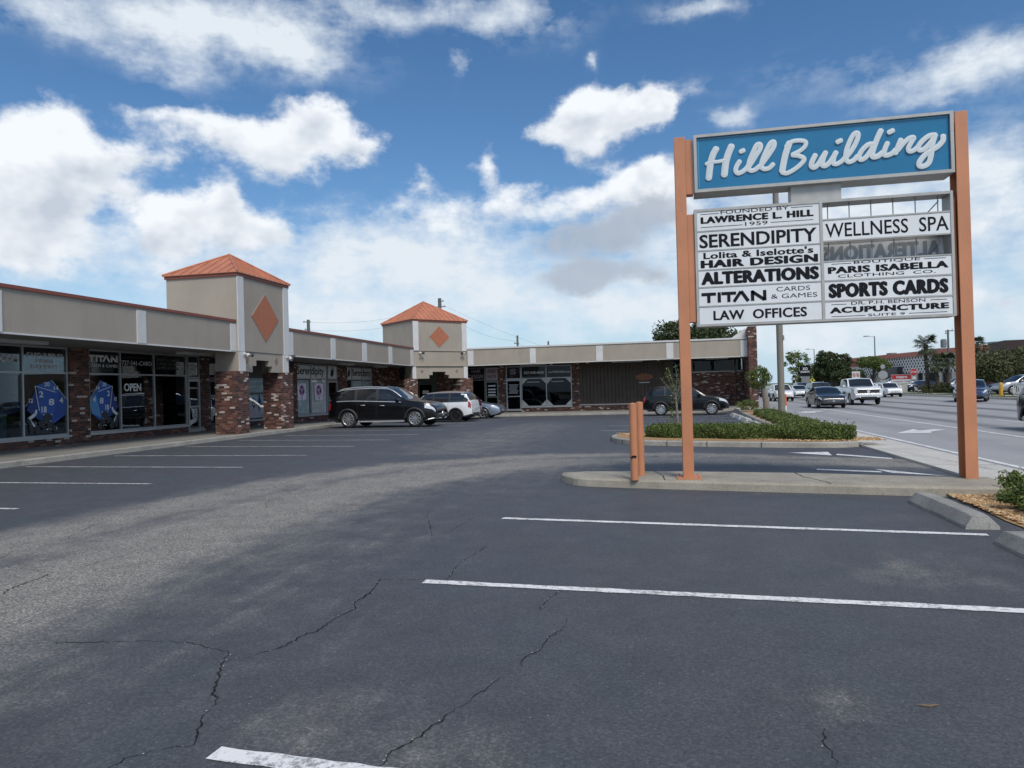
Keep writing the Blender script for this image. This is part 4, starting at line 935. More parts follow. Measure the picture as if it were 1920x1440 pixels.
for a0, a1 in ((39.74, 40.38), (40.46, 41.88), (41.98, 43.42)): panel(LW, a0, a1, 2.38, 3.08, -.024, M_GR, wS2, 'banner')
text('Serendipity', LW, 40.5, 2.46, 43.3, 3.02, -.018, M_LETK, wS2, .015); bird(LW, 39.78, 2.48, .5, .55, -.018, wS2)
panel(LW, 40.5, 43.4, .5, 2.3, -.06, M_FROST, wS2, 'screen')
pier(LW, 43.5, 44.9, -.3, 3.2, -.25, .05)
wd = window(LW, 44.92, 48.6, .3, 3.16, [46.2, 47.4], [2.3], M_DKALU)

# --- corner tower, set across the inner corner
TA, TB = V(-15.3, 43.15, 0), V(-12.62, 46.28, 0)
ea = (TB - TA).normalized(); F2 = frame(TA, ea); w2 = (TB - TA).length
t2 = tower(F2, w2, 4.1, 4.16, 6.06, 7.62, (1.98, 5.09, .75, .70))
# the body below the tower's upper part
lb = MB(); lb.obox(F2, -.02, 3.2, -.4, w2 + .02, 4.15, .0); lb.build('tower_band', M_STUCCO2, t2)
for zz in (4.15, 3.157): MB().obox(F2, -.02, zz, -.3, w2 + .02, zz + .04, .055).build('ledge', M_STUCCO2, t2)
arch_panel(F2, .14, w2 - .3, 3.15, 2.36, [(1.16, 2.36), (1.16, 2.59), (1.41, 2.59), (1.41, 2.80), (2.42, 2.80), (2.42, 2.59), (2.68, 2.59), (2.68, 2.37)], t2, M_STUCCO2)
for u in (.62, 3.29): MB().prism(F2, [(u - .11, 2.83), (u, 2.70), (u + .11, 2.83), (u, 2.97)], -.028, -.015).build('tile', MATS['tile_tan'], t2)
for a0, a1, d in ((-.12, .16, .9), (3.8, 4.14, .9)):
    MB().obox(F2, a0, 2.36, -d, a1, 3.15, .0).build('pier_cap', M_STUCCO2, t2); MB().obox(F2, a0 + .02, 2.36, .001, a1, 3.15, .03).build('pilaster', M_WHITE, t2)
for a0, a1 in ((-.75, .22), (3.46, 4.5)): MB().obox(F2, a0, -.4, -.8, a1, 2.36, .08).build('brick_pier', M_BRICK2, t2)
nz = F2[3]
floodlight(t2, TA + ea * .45 + nz * .05 + V(0, 0, 4.02), nz, ea); floodlight(t2, TA + ea * 3.7 + nz * .05 + V(0, 0, 4.05), nz, -ea)
# entry behind the corner tower
FE = frame(TA - nz * 3.0, ea)
for a0, a1 in ((-2.5, .6), (1.0, 1.7), (3.6, 6.5)): MB().obox(FE, a0, -.3, -.2, a1, 3.2, 0).build('brick_wall', M_BRICK, mall)
M_GRN = mat('door_green', (.055, .075, .06), .6)
dg = door(FE, 2.05, 3.2, .0, 2.1, M_GRN); MB().obox(FE, 1.7, -.3, -.18, 2.05, 3.2, -.02).build('side_panel', M_GRN, mall); MB().obox(FE, 3.2, -.3, -.18, 3.6, 3.2, -.02).build('side_panel', M_GRN, mall); MB().obox(FE, 2.05, 2.1, -.18, 3.2, 3.2, -.02).build('side_panel', M_GRN, mall)
panel(FE, 2.4, 2.9, 1.35, 1.6, -.02, M_VINYLG, dg, 'notice'); MB().obox(FE, .6, -.3, -.18, 1.0, 3.2, -.05).build('side_panel', M_DARK, mall)

# --- far wing, from the corner to the end wall
z = .0
M_GREENISH = mat('frame_greenish', (.20, .225, .20), .5, metal=.3)
w0 = window(WW, -13.3, -12.0, .25, 3.12, [], [2.2], M_GREENISH)
M_PINK = mat('sign_pinkish', (.40, .33, .36), .6, var=.1, scale=3)
panel(WW, -13.25, -12.06, 2.28, 3.06, -.02, M_VINYLB, w0, 'backing'); text('HAIR\nDESIGN', WW, -13.15, 2.36, -12.15, 3.0, -.012, M_PINK, w0)
d1 = door(WW, -11.98, -11.05, .0, 2.16, M_GREENISH); u1 = window(WW, -11.98, -11.05, 2.18, 3.12, [], [], M_GREENISH); panel(WW, -11.93, -11.1, 2.24, 3.06, -.02, M_PINK, u1, 'backing'); text('UNISEX\nSALON', WW, -11.85, 2.34, -11.18, 2.96, -.012, mat('sign_plum', (.06, .025, .04), .6), u1, .02)
for k, zz in enumerate((1.75, 1.5, 1.3, 1.1)): panel(WW, -11.8, -11.25, zz, zz + .1, -.02, M_VINYLG, d1, 'sticker')
pier(WW, -11.04, -10.5, -.3, 3.2, -.25, .05)
d2 = door(WW, -10.48, -9.42, .0, 2.22); u2 = window(WW, -10.48, -9.42, 2.24, 3.12, [], [], M_ALU); panel(WW, -10.4, -9.5, 2.32, 3.04, -.06, M_VINYLB, u2)
text('S', WW, -10.2, 2.55, -9.75, 2.95, -.02, mat('sign_dim', (.22, .17, .21), .6), u2, .05); text('SALON', WW, -10.25, 2.40, -9.65, 2.48, -.02, MATS['sign_dim'], u2)
for k in range(5): panel(WW, -10.3 + .04 * (k % 2), -9.62 - .05 * (k % 3), 1.78 - .14 * k, 1.86 - .14 * k, -.02, mat('vinyl_mid', (.30, .305, .31), .6), d2, 'sticker')
w3 = window(WW, -9.4, -5.86, .28, 3.12, [-7.66], [2.22]); bulkhead(WW, -9.42, -5.84, .28, -.3, M_BRICK2)
panel(WW, -9.3, -7.64, 2.3, 3.04, -.06, M_VINYLB, w3); panel(WW, -7.58, -5.92, 2.3, 3.04, -.06, M_VINYLB, w3)
text('727-545-4900', WW, -9.2, 2.55, -7.78, 2.73, -.02, M_VINYLG, w3, .03); text('www.PARISISABELLA.com', WW, -7.5, 2.58, -5.98, 2.72, -.02, M_VINYLG, w3, .02)
M_CORN = mat('corner_pale', (.50, .49, .45), .6)
for a0, a1 in ((-9.34, -7.62), (-7.6, -5.9)):
    for (p, q, zz, s_) in ((a0, 1, 2.24, -1), (a1, -1, 2.24, -1), (a0, 1, .35, 1), (a1, -1, .35, 1)):
        MB().prism(WW, [(p, zz), (p + q * .42, zz), (p, zz + s_ * .42)], -.026, -.02).build('corner_panel', M_CORN, w3)
panel(WW, -9.0, -8.1, 1.95, 2.02, -.02, MATS['vinyl_mid'], w3, 'sticker'); panel(WW, -7.3, -6.4, 1.95, 2.02, -.02, MATS['vinyl_mid'], w3, 'sticker')
pier(WW, -5.83, -5.33, -.3, 3.2, -.25, .08, M_BRICK2)
sd = MB()
for k in range(23): sd.obox(WW, -5.32 + k * .244, .36, -.12, -5.32 + k * .244 + .226, 3.2, .02 if k % 6 else .05)
sd.obox(WW, -5.32, .36, -.15, .31, 3.2, -.1)
sd.build('brown_siding', M_SIDING, mall); bulkhead(WW, -5.32, .3, .36, -.3, M_BRICK2)
M_OVAL = mat('oval_orange', (.18, .062, .025), .6)
ov = MB(); ov.prism(WW, [(-.95 + .62 * math.cos(k * math.pi / 12), 2.12 + .26 * math.sin(k * math.pi / 12)) for k in range(24)], .06, .09)
ovo = ov.build('oval_sign', M_OVAL, mall); M_OVT = mat('oval_text', (.30, .17, .09), .6)
text('LAW OFFICES', WW, -1.4, 2.14, -.5, 2.24, .092, M_OVT, ovo); text('LAWRENCE HILL', WW, -1.35, 2.0, -.55, 2.08, .092, M_OVT, ovo)
MB().obox(WW, -1.3, 1.72, .055, -.6, 1.77, .075).build('name_strip', M_VINYLG, mall)
MB().obox(WW, .32, -.3, -.2, .42, 3.2, .04).build('corner_post', M_SIDING, mall)
dd = door(WW, .9, 1.85, .0, 2.2, M_DKALU); MB().obox(WW, .42, -.3, -.2, .9, 3.2, .0).build('side_panel', M_SIDING, mall); MB().obox(WW, 1.85, -.3, -.2, 2.2, 3.2, .0).build('side_panel', M_SIDING, mall); window(WW, .9, 1.85, 2.22, 3.2, [], [], M_DKALU)
MB().obox(WW, 2.2, -.3, -.25, 5.46, 2.3, .0).build('brick_wall', M_BRICK, mall); MB().obox(WW, 2.2, 2.3, -.25, 5.46, 2.37, .05).build('sill', M_BLOCK, mall)
window(WW, 2.2, 5.46, 2.37, 3.2, [3.8], [], M_DKALU)
dp = MB(); dp.tube([(4.95, WY - .06, 3.2), (4.95, WY - .06, 0)], .04, 8); dp.build('downpipe', mat('pipe_brown', (.10, .06, .045), .6), mall)
ew = MB(); ew.prism(frame((5.47, 0, 0), (0, 1, 0), c=(1, 0, 0)), [(45.7, -.3), (49.3, -.3), (49.3, 4.4), (46.3, 5.0), (45.7, 5.0)], 0, .5); ew.build('brick_end_wall', M_BRICK2, mall)
sc_ = MB(); sc_.prism(FW, [(4.55, 4.375), (5.44, 4.375), (5.44, 5.0)], -.6, -.45); sc_.build('parapet_wing', M_WHITE, mall)
for fr, lst in ((LW, ((15.2, 17.0), (22.8, 24.5), (36, 37.6), (41, 42.6))), (WW, ((-9.2, -7.4), (-3, -1), (3, 4.4)))):
    for a0, a1 in lst: MB().obox(fr, a0, 3.11, 1.15, a1, 3.2, 1.45).build('soffit_light', mat('lamp_housing', (.5, .5, .49), .5), mall)
for x in (-7.0, -4.6, .0, 3.4): MB().lathe([(0, .09), (.05, .1), (.1, .05)], (x, WY - 1.6, 3.2), (0, 0, -1), 10).build('soffit_camera', M_WHITE, mall)
MB().lathe([(0, .22), (.12, .2), (.2, .06)], (-2.6, 50, 4.35), (0, 0, 1), 14).build('roof_vent', M_STEEL, mall)
# ------------------------------------------------------------------ the pylon sign
sign = thing('pylon_sign', 'tall roadside sign on two orange posts, blue name box above white tenant panels', 'sign', (2.26, 10.9, .13))
SF = frame((0, 10.7, 0), (1, 0, 0))
for k, (x0, x1, zt, zb) in enumerate(((.318, .472, 5.14, .12), (4.055, 4.212, 5.135, .06))):
    g = MB(); g.obox(SF, x0, zb, -.022, x1, zt, 0); g.obox(SF, x0, zb, -.24, x1, zt, -.218); g.obox(SF, (x0 + x1) / 2 + .03, zb, -.217, (x0 + x1) / 2 + .042, zt - .002, -.023); p = g.build('post', M_POST, sign, bevel=.003)
    pl = MB(); pl.obox(SF, x0 - .09, zb - .01, -.33, x1 + .10, zb + .025, .1)
    for a in (x0 - .055, x1 + .065):
        for c in (-.28, .055): pl.lathe([(0, .017), (.016, .017), (.016, .009), (.03, .009), (.03, 0)], SF[0] + SF[1] * a + SF[2] * (zb + .025) + SF[3] * c, (0, 0, 1), 6)
    pl.build('base_plate', M_POST, p)
MB().obox(SF, .475, 4.30, -.2, .575, 5.10, -.03).build('bracket', M_POST, sign); MB().obox(SF, .475, 2.42, -.2, .57, 4.0, -.03).build('bracket', M_POST, sign)
MB().obox(SF, 4.005, 2.36, -.2, 4.052, 3.98, -.06).build('bracket', M_POST, sign); MB().obox(SF, 4.033, 4.36, -.2, 4.052, 5.08, -.06).build('bracket', M_POST, sign)
nb = MB(); nb.obox(SF, .592, 4.30, -.36, 4.028, 5.14, -.02)
for a in ((.592, 4.30, .635, 5.14), (3.985, 4.30, 4.028, 5.14), (.635, 5.10, 3.985, 5.14), (.635, 4.30, 3.985, 4.345)): nb.obox(SF, a[0], a[1], -.019, a[2], a[3], .03)
box_ = nb.build('name_box', M_SIGNF, sign)
MB().obox(SF, .637, 4.347, -.018, 3.983, 5.098, -.008).build('blue_face', M_SIGNB, box_)
e = MB(); e.obox(SF, .66, 5.078, -.008, 3.97, 5.086, -.002); e.obox(SF, .655, 4.38, -.008, .662, 5.086, -.002)
e.tube([SF[0] + SF[1] * (3.15 + .012 * math.sin(k * .9)) + SF[2] * (4.83 + k * .03) + SF[3] * -.007 for k in range(8)], .002, 4)
e.build('face_edge', M_SIGNBE, box_)
STROKES = [(0.0331, [(0.911, 4.92), (0.862, 4.831), (0.826, 4.708), (0.795, 4.5)]), (0.0346, [(1.124, 4.937), (1.07, 4.811), (1.037, 4.689), (1.014, 4.529)]), (0.0187, [(0.765, 4.711),
    (0.837, 4.733), (0.927, 4.73), (1.038, 4.746)]), (0.0245, [(1.232, 4.707), (1.191, 4.644), (1.174, 4.582), (1.203, 4.538), (1.263, 4.554), (1.324, 4.6),
    (1.355, 4.649)]), (0.0245, [(1.251, 4.846), (1.291, 4.861)]), (0.0238, [(1.323, 4.58), (1.385, 4.657), (1.457, 4.765), (1.519, 4.863), (1.52, 4.925), (1.471, 4.919),
    (1.419, 4.82), (1.366, 4.7), (1.354, 4.608), (1.382, 4.559), (1.442, 4.569), (1.502, 4.615)]), (0.0238, [(1.502, 4.595), (1.563, 4.672), (1.644, 4.778),
    (1.706, 4.876), (1.707, 4.943), (1.658, 4.927), (1.596, 4.814), (1.544, 4.695), (1.527, 4.613), (1.56, 4.569), (1.629, 4.573), (1.689, 4.624)]), (0.0317, [(1.916, 4.907),
    (1.868, 4.778), (1.836, 4.657), (1.808, 4.516)]), (0.0216, [(1.871, 4.86), (1.94, 4.92), (2.047, 4.93), (2.133, 4.902), (2.121, 4.836), (2.052, 4.781), (1.954, 4.739)]),
    (0.023, [(1.954, 4.729), (2.041, 4.71), (2.107, 4.663), (2.066, 4.595), (1.968, 4.522), (1.87, 4.479), (1.807, 4.495)]), (0.0259, [(2.256, 4.701), (2.211, 4.613),
    (2.2, 4.553), (2.237, 4.529), (2.296, 4.574), (2.345, 4.652), (2.39, 4.719)]), (0.0259, [(2.393, 4.726), (2.357, 4.638), (2.345, 4.558), (2.383, 4.539),
    (2.441, 4.579), (2.49, 4.646), (2.53, 4.713)]), (0.023, [(2.53, 4.713), (2.499, 4.635), (2.493, 4.564), (2.535, 4.551), (2.602, 4.585), (2.65, 4.641)]),
    (0.0245, [(2.553, 4.858), (2.6, 4.877)]), (0.0238, [(2.64, 4.612), (2.708, 4.686), (2.776, 4.791), (2.821, 4.898), (2.818, 4.959), (2.767, 4.944), (2.712, 4.848),
    (2.667, 4.731), (2.655, 4.631), (2.686, 4.567), (2.752, 4.581), (2.809, 4.637)]), (0.0245, [(3.028, 4.787), (2.953, 4.784), (2.877, 4.721), (2.828, 4.635),
    (2.85, 4.582), (2.911, 4.607), (2.979, 4.691), (3.028, 4.787)]), (0.0274, [(3.12, 4.964), (3.076, 4.873), (3.026, 4.747), (3.001, 4.659), (3.009, 4.608),
    (3.069, 4.612), (3.135, 4.657)]), (0.0245, [(3.198, 4.781), (3.164, 4.704), (3.152, 4.63), (3.189, 4.611), (3.254, 4.635), (3.301, 4.681)]), (0.0245, [(3.221, 4.927),
    (3.272, 4.949)]), (0.0259, [(3.369, 4.809), (3.339, 4.737), (3.295, 4.631)]), (0.023, [(3.328, 4.668), (3.404, 4.761), (3.478, 4.823), (3.533, 4.823), (3.494, 4.752),
    (3.461, 4.686), (3.473, 4.64), (3.528, 4.649), (3.583, 4.694)]), (0.0245, [(3.804, 4.836), (3.723, 4.829), (3.631, 4.759), (3.583, 4.684), (3.609, 4.642),
    (3.673, 4.665), (3.757, 4.756), (3.804, 4.831)]), (0.0259, [(3.799, 4.832), (3.764, 4.716), (3.747, 4.589), (3.712, 4.463), (3.648, 4.42), (3.594, 4.43),
    (3.596, 4.484), (3.652, 4.558), (3.735, 4.62), (3.826, 4.671), (3.891, 4.743), (3.901, 4.811)])]
def smooth_line(pts, n=7):
    P = [Vector(p) for p in pts]; P = [P[0] * 2 - P[1]] + P + [P[-1] * 2 - P[-2]]; out = []
    for i in range(1, len(P) - 2):
        a, b, c, d = P[i - 1:i + 3]
        for k in range(n):
            t = k / n; out.append(.5 * ((2 * b) + (c - a) * t + (2 * a - 5 * b + 4 * c - d) * t * t + (3 * b - a - 3 * c + d) * t ** 3))
    return out + [P[-2]]
sc = MB()
for si, (r, pts) in enumerate(STROKES):
    r *= 1.42; L = smooth_line(pts); n = len(L); lev = .008 + .0004 * si
    # a raised stroke with sloped edges and round ends
    rings = []
    for rr, cc in ((1.0, -.006), (.99, lev * .7), (.93, lev), (0.0, lev + .003)):
        ring = []
        def off(i, s):
            t = (L[min(i + 1, n - 1)] - L[max(i - 1, 0)]).normalized(); return L[i] + Vector((-t.y, t.x)) * r * rr * s
        left = [off(i, 1) for i in range(n)]; right = [off(i, -1) for i in range(n)]
        t0, t1_ = (L[1] - L[0]).normalized(), (L[-1] - L[-2]).normalized()
        cap = lambda c0, t, s: [c0 + (Vector((-t.y, t.x)) * math.cos(q) * s + t * math.sin(q) * s * .8) * r * rr for q in [math.pi * k / 6 for k in range(1, 6)]]
        endc = [L[-1] + (Vector((-t1_.y, t1_.x)) * math.cos(q) + t1_ * math.sin(q) * .8) * r * rr for q in [math.pi * k / 6 for k in range(1, 6)]]
        begc = [L[0] + (Vector((t0.y, -t0.x)) * math.cos(q) - t0 * math.sin(q) * .8) * r * rr for q in [math.pi * k / 6 for k in range(1, 6)]]
        rings.append([SF[0] + SF[1] * q.x + SF[2] * q.y + SF[3] * cc for q in left + endc + right[::-1] + begc])
    m_ = len(rings[0]); vs = [q for ring in rings for q in ring]
    sc.add(vs, [(j * m_ + i, j * m_ + (i + 1) % m_, (j + 1) * m_ + (i + 1) % m_, (j + 1) * m_ + i) for j in range(3) for i in range(m_)])
sc.build('lettering', M_LETW, box_, smooth=40)
MB().obox(SF, 1.93, 4.02, -.30, 2.60, 4.30, -.06).build('wiring_box', M_SIGNF, sign)
# lower cabinet: frame open at the back bays
lf = MB()
for a0, a1 in ((.575, .612), (2.292, 2.330), (3.968, 4.003)): lf.obox(SF, a0, 2.345, -.3, a1, 4.06, .0)
for z0, z1 in ((4.022, 4.06), (2.345, 2.378)): lf.obox(SF, .612, z0, -.3, 2.292, z1, -.002); lf.obox(SF, 2.33, z0, -.3, 3.968, z1, -.002)
LR = [(3.745, 4.022), (3.46, 3.728), (3.178, 3.443), (2.925, 3.161), (2.645, 2.908), (2.378, 2.628)]
RR = [(3.79, 4.022), (3.485, 3.77), (3.197, 3.465), (2.925, 3.18), (2.640, 2.905), (2.378, 2.62)]
for k in range(5):
    lf.obox(SF, .612, LR[k + 1][1], -.04, 2.292, LR[k][0], -.004); lf.obox(SF, 2.33, RR[k + 1][1], -.04, 3.968, RR[k][0], -.004)
cab = lf.build('panel_cabinet', M_SIGNF, sign)
bk_ = MB(); bk_.obox(SF, .612, 2.378, -.3, 2.292, 4.022, -.285); bk_.obox(SF, 2.33, 2.378, -.3, 3.968, 3.19, -.285); bk_.obox(SF, 2.33, 3.48, -.3, 3.968, 3.775, -.285); bk_.build('back_sheet', M_SIGNF, cab)
PANELS = {}
def tenant(col, row):
    a0, a1 = ((.614, 2.29), (2.332, 3.966))[col]; z0, z1 = (LR, RR)[col][row]
    o = MB().obox(SF, a0, z0 + .002, -.03, a1, z1 - .002, -.012).build('tenant_panel', M_SIGNP, cab); PANELS[col, row] = o
    return o, a0, a1, z0, z1
def put(pn, s, fx0, fy0, fx1, fy1, bold=0.0, m=M_LETK, space=1.0, heavy=0.0):
    o, a0, a1, z0, z1 = pn; w, h = a1 - a0, z1 - z0
    return text(s, SF, a0 + fx0 * w, z0 + fy0 * h, a0 + fx1 * w, z0 + fy1 * h, -.0115, m, o, bold, .002, space=space, heavy=heavy)
def rule(pn, fx0, fx1, fy):
    o, a0, a1, z0, z1 = pn; w, h = a1 - a0, z1 - z0
    MB().obox(SF, a0 + fx0 * w, z0 + fy * h - .0035, -.0115, a0 + fx1 * w, z0 + fy * h + .0035, -.0095).build('rule_line', M_LETK, o)
p = tenant(0, 0); put(p, 'FOUNDED BY', .20, .80, .76, .985); put(p, 'LAWRENCE L. HILL', .03, .36, .955, .72, .02, heavy=.05, space=1.12); put(p, '1959', .40, .10, .585, .30)
rule(p, .03, .185, .86); rule(p, .775, .95, .88); rule(p, .03, .38, .17); rule(p, .61, .95, .19)
p = tenant(0, 1); put(p, 'SERENDIPITY', .015, .10, .975, .84, .015, heavy=.012)
p = tenant(0, 2); put(p, "Lolita & Iselotte's", .045, .56, .945, .93, .015, heavy=.02, space=1.05); put(p, 'HAIR DESIGN', .02, .06, .98, .50, .02, heavy=.05, space=1.12)
p = tenant(0, 3); put(p, 'ALTERATIONS', .02, .10, .985, .90, .025, heavy=.055, space=1.1)
p = tenant(0, 4); o, a0, a1, z0, z1 = p; w, h = a1 - a0, z1 - z0
wordmark(SF, a0 + .02 * w, a0 + .56 * w, z0 + .16 * h, z0 + .72 * h, -.0115, M_LETK, o, .05)
put(p, 'CARDS', .64, .60, .91, .84, -.004); put(p, '& GAMES', .595, .22, .965, .46, -.004)
p = tenant(0, 5); put(p, 'LAW  OFFICES', .115, .20, .88, .76, .015, heavy=.018, space=1.04)
p = tenant(1, 1); put(p, 'WELLNESS  SPA', .02, .14, .985, .84, .006, heavy=.004)
p = tenant(1, 3); put(p, 'BOUTIQUE', .24, .80, .76, .975); put(p, 'PARIS ISABELLA', .03, .34, .975, .72, .02, heavy=.045, space=1.1); put(p, 'CLOTHING  CO.', .11, .10, .875, .27); rule(p, .06, .22, .87); rule(p, .79, .955, .88)
p = tenant(1, 4); put(p, 'SPORTS CARDS', .03, .10, .97, .88, .03, heavy=.06, space=1.12)
p = tenant(1, 5); put(p, 'DR. P.H. BENSON', .21, .76, .79, .95); put(p, 'ACUPUNCTURE', .035, .31, .97, .66, .02, heavy=.045, space=1.1); put(p, 'SUITE 9', .34, .06, .63, .20); rule(p, .05, .17, .82); rule(p, .83, .955, .84); rule(p, .05, .32, .12); rule(p, .66, .955, .13)
# the empty bays: rods and the reversed rear panel seen through
for z0, z1 in (RR[0], RR[2]):
    for k in range(6): MB().tube([SF[0] + SF[1] * (2.42 + k * .285) + SF[2] * z0 + SF[3] * -.10, SF[0] + SF[1] * (2.42 + k * .285) + SF[2] * z1 + SF[3] * -.10], .0075, 6).build('steel_rod', M_STEEL, cab)
    MB().tube([SF[0] + SF[1] * 3.72 + SF[2] * z0 + SF[3] * -.22, SF[0] + SF[1] * 3.9 + SF[2] * (z0 + .19) + SF[3] * -.22], .008, 6).build('steel_brace', M_STEEL, cab)
M_REAR = mat('sign_rear', (.80, .81, .81), .5); M_REARL = mat('sign_rear_letters', (.36, .365, .37), .6)
rp = MB().obox(SF, 2.33, 3.185, -.30, 3.968, 3.48, -.29).build('rear_panel', M_REAR, cab)
text('ALTERATIONS', SF, 2.36, 3.22, 3.94, 3.45, -.289, M_REARL, rp, .025, .002, mirror=True, heavy=.05, space=1.1)

# ------------------------------------------------------------------ islands, bollards, wheel stops
def slab(name, pts, z0, z1, m, cham=.03):
    mb = MB(); n = len(pts); c = Vector((sum(p[0] for p in pts) / n, sum(p[1] for p in pts) / n, 0))
    def inset(d):
        out = []
        for i in range(n):
            p, a, b = Vector(pts[i]), Vector(pts[i - 1]), Vector(pts[(i + 1) % n])
            t1, t2 = (p - a).normalized(), (b - p).normalized(); nn = (Vector((-t1.y, t1.x)) + Vector((-t2.y, t2.x))).normalized(); out.append(p + nn * d)
        return out
    a = sum(pts[i][0] * pts[(i + 1) % n][1] - pts[(i + 1) % n][0] * pts[i][1] for i in range(n))
    if a < 0: pts = pts[::-1]
    A, B, D = inset(0), inset(.012), inset(.012 + cham)
    vs = [(*p, z0) for p in A] + [(*p, z1 - cham) for p in B] + [(*p, z1) for p in D]
    fs = [(i, (i + 1) % n, n + (i + 1) % n, n + i) for i in range(n)] + [(n + i, n + (i + 1) % n, 2 * n + (i + 1) % n, 2 * n + i) for i in range(n)] + [tuple(range(2 * n, 3 * n))]
    mb.add(vs, fs)
    return mb.build(name, m)
def round_pts(pts, n=4): return [(p.x, p.y) for p in smooth_line([Vector(q) for q in pts], n)]
isl = slab('sign_island', round_pts([(-1.2, 11.72), (-1.48, 11.58), (-1.61, 11.9 - .3), (-1.58, 11.42), (-1.45, 11.15), (-1.11, 10.8), (0, 10.53), (1.1, 10.32), (2.22, 10.12), (3.08, 9.97), (3.75, 9.88), (4.4, 9.9)]) + [(4.42, 10.9), (3.66, 11.0), (2.28, 11.42), (.42, 11.68)], -.02, .125, M_ISLAND)
isl['kind'] = 'structure'
for pts in ([(1.98, 11.46), (2.02, 10.9), (2.2, 10.4), (2.22, 10.16)], [(-.1, 11.66), (.02, 11.1), (.05, 10.56)]): strip('crack', wiggle(pts, .1, .012), .014, .129, M_CRACK, isl)
for k, (x, y, z1, r, lab) in enumerate(((-.385, 10.62, 1.255, .058, 'thick orange steel pipe bollard with a dark gash, front one of the close pair'), (-.30, 11.1, 1.26, .055, 'orange pipe bollard close behind the gashed one on the sign island'))):
    b = MB(); b.lathe([(0, r), (z1 - .13, r), (z1 - .125, r * .9), (z1 - .115, 0)], (x, y, .12), (0, 0, 1), 20)
    bo = b.build('bollard', M_POST, smooth=30); tag(bo, lab, 'bollard', 'orange bollards on the sign island')
    if k == 0:
        g = MB(); g.prism(frame((x - .03, y - r - .001, .46), (1, 0, 0)), [(-.02, 0), (0, -.018), (.03, .0), (.06, -.012), (.07, .02), (.03, .026), (.0, .018)], -.01, .006); g.build('gash', M_VINYLB, bo)
def wheel_stop(x0, x1, y0, y1, z, m, lab, h=.135):
    mb = MB(); n = 9; P = []
    for j in range(n + 1):
        y = y0 + (y1 - y0) * j / n; e = .05 if j in (0, n) else 0
        prof = [(x0, 0), (x0 + .006, .03), (x0 + .075, h - .006 - e * .2), (x0 + .085, h - e * .2), (x1 - .085, h - e * .2), (x1 - .075, h - .006 - e * .2), (x1 - .006, .03), (x1, 0)]
        P.append([(px + random.uniform(-.004, .004), y + (.035 if j == 0 else -.035 if j == n else 0) * pz / h, z + pz + random.uniform(-.003, .003)) for px, pz in prof])
    vs = [q for r_ in P for q in r_]; mb.add(vs, [(j * 8 + i, j * 8 + i + 1, (j + 1) * 8 + i + 1, (j + 1) * 8 + i) for j in range(n) for i in range(7)] + [tuple(range(8)), tuple(range(n * 8, n * 8 + 8))])
    o = mb.build('wheel_stop', m, smooth=12); tag(o, lab, 'wheel stop', 'concrete wheel stops')
    return o
wheel_stop(2.93, 3.24, 7.78, 9.45, 0, M_STOP, 'rough grey concrete wheel stop beside the sign island and gravel bed')
wheel_stop(2.90, 3.21, 5.25, 7.12, 0, M_STOP, 'speckled grey concrete wheel stop cut off by the right edge of the photo')
for k, (x, y) in enumerate(((3.30, 26.1), (3.34, 29.3), (3.42, 32.4), (3.5, 35.4))):
    wheel_stop(x - .16, x + .16, y - .9, y + .9, zg(x, y), M_BLOCK, ['pale wheel stop nearest to the long hedge', 'pale wheel stop second in line from the long hedge', 'pale wheel stop third in line from the long hedge', 'pale wheel stop at the nose of the parked black crossover'][k], .15)

# planting bed with its kerb
bed_pts = round_pts([(-.9, 21.3), (-1.25, 20.8), (-1.36, 20.1), (-1.15, 19.2), (-.51, 18.32), (.5, 17.9), (1.39, 17.61), (2.3, 17.35), (3.1, 17.15), (3.9, 17.08), (4.4, 17.3)], 3) + [(4.62, 18.4), (5.25, 24), (5.35, 30), (5.35, 38.3), (4.0, 38.6), (3.75, 33), (3.6, 28), (3.55, 23.4), (3.4, 21.3)]
kb = slab('kerb', bed_pts, -.15, .13, M_KERB, .025); kb['kind'] = 'structure'
n = len(bed_pts); cen = Vector((2.2, 20))
def inset_pts(pts, d):
    out = []; n = len(pts)
    a_ = sum(pts[i][0] * pts[(i + 1) % n][1] - pts[(i + 1) % n][0] * pts[i][1] for i in range(n)); sg = 1 if a_ > 0 else -1
    for i in range(n):
        p, a, b = Vector(pts[i]), Vector(pts[i - 1]), Vector(pts[(i + 1) % n]); t1, t2 = (p - a).normalized(), (b - p).normalized()
        nn = (Vector((-t1.y, t1.x)) + Vector((-t2.y, t2.x))).normalized() * sg; out.append((p + nn * d)[:])
    return out
mp_ = inset_pts(bed_pts, .16)
mu = MB(); mu.poly([(x, y, .134) for x, y in mp_]); tag(mu.build('mulch_bed', M_MULCH), kind='structure')
for f in (.22, .34, .47, .56, .68): 
    i = int(f * (n - 9)); p, q = Vector(bed_pts[i]), Vector(mp_[i]); strip('kerb_joint', [p[:], q[:]], .012, .132, M_CRACK, kb)
    MB().box(p.x - .006, p.y - .004, -.02, p.x + .006, p.y + .02, .11).build('kerb_joint', M_CRACK, kb)
nbed = MB(); nbed.poly([(3.5, 2.0, .012), (4.46, 2.0, .03), (4.46, 9.95, .035), (3.75, 9.95, .02), (3.55, 9.2, .014), (3.47, 8.2, .012), (3.5, 6.5, .012)])
tag(nbed.build('gravel_bed', M_MULCH), kind='structure')
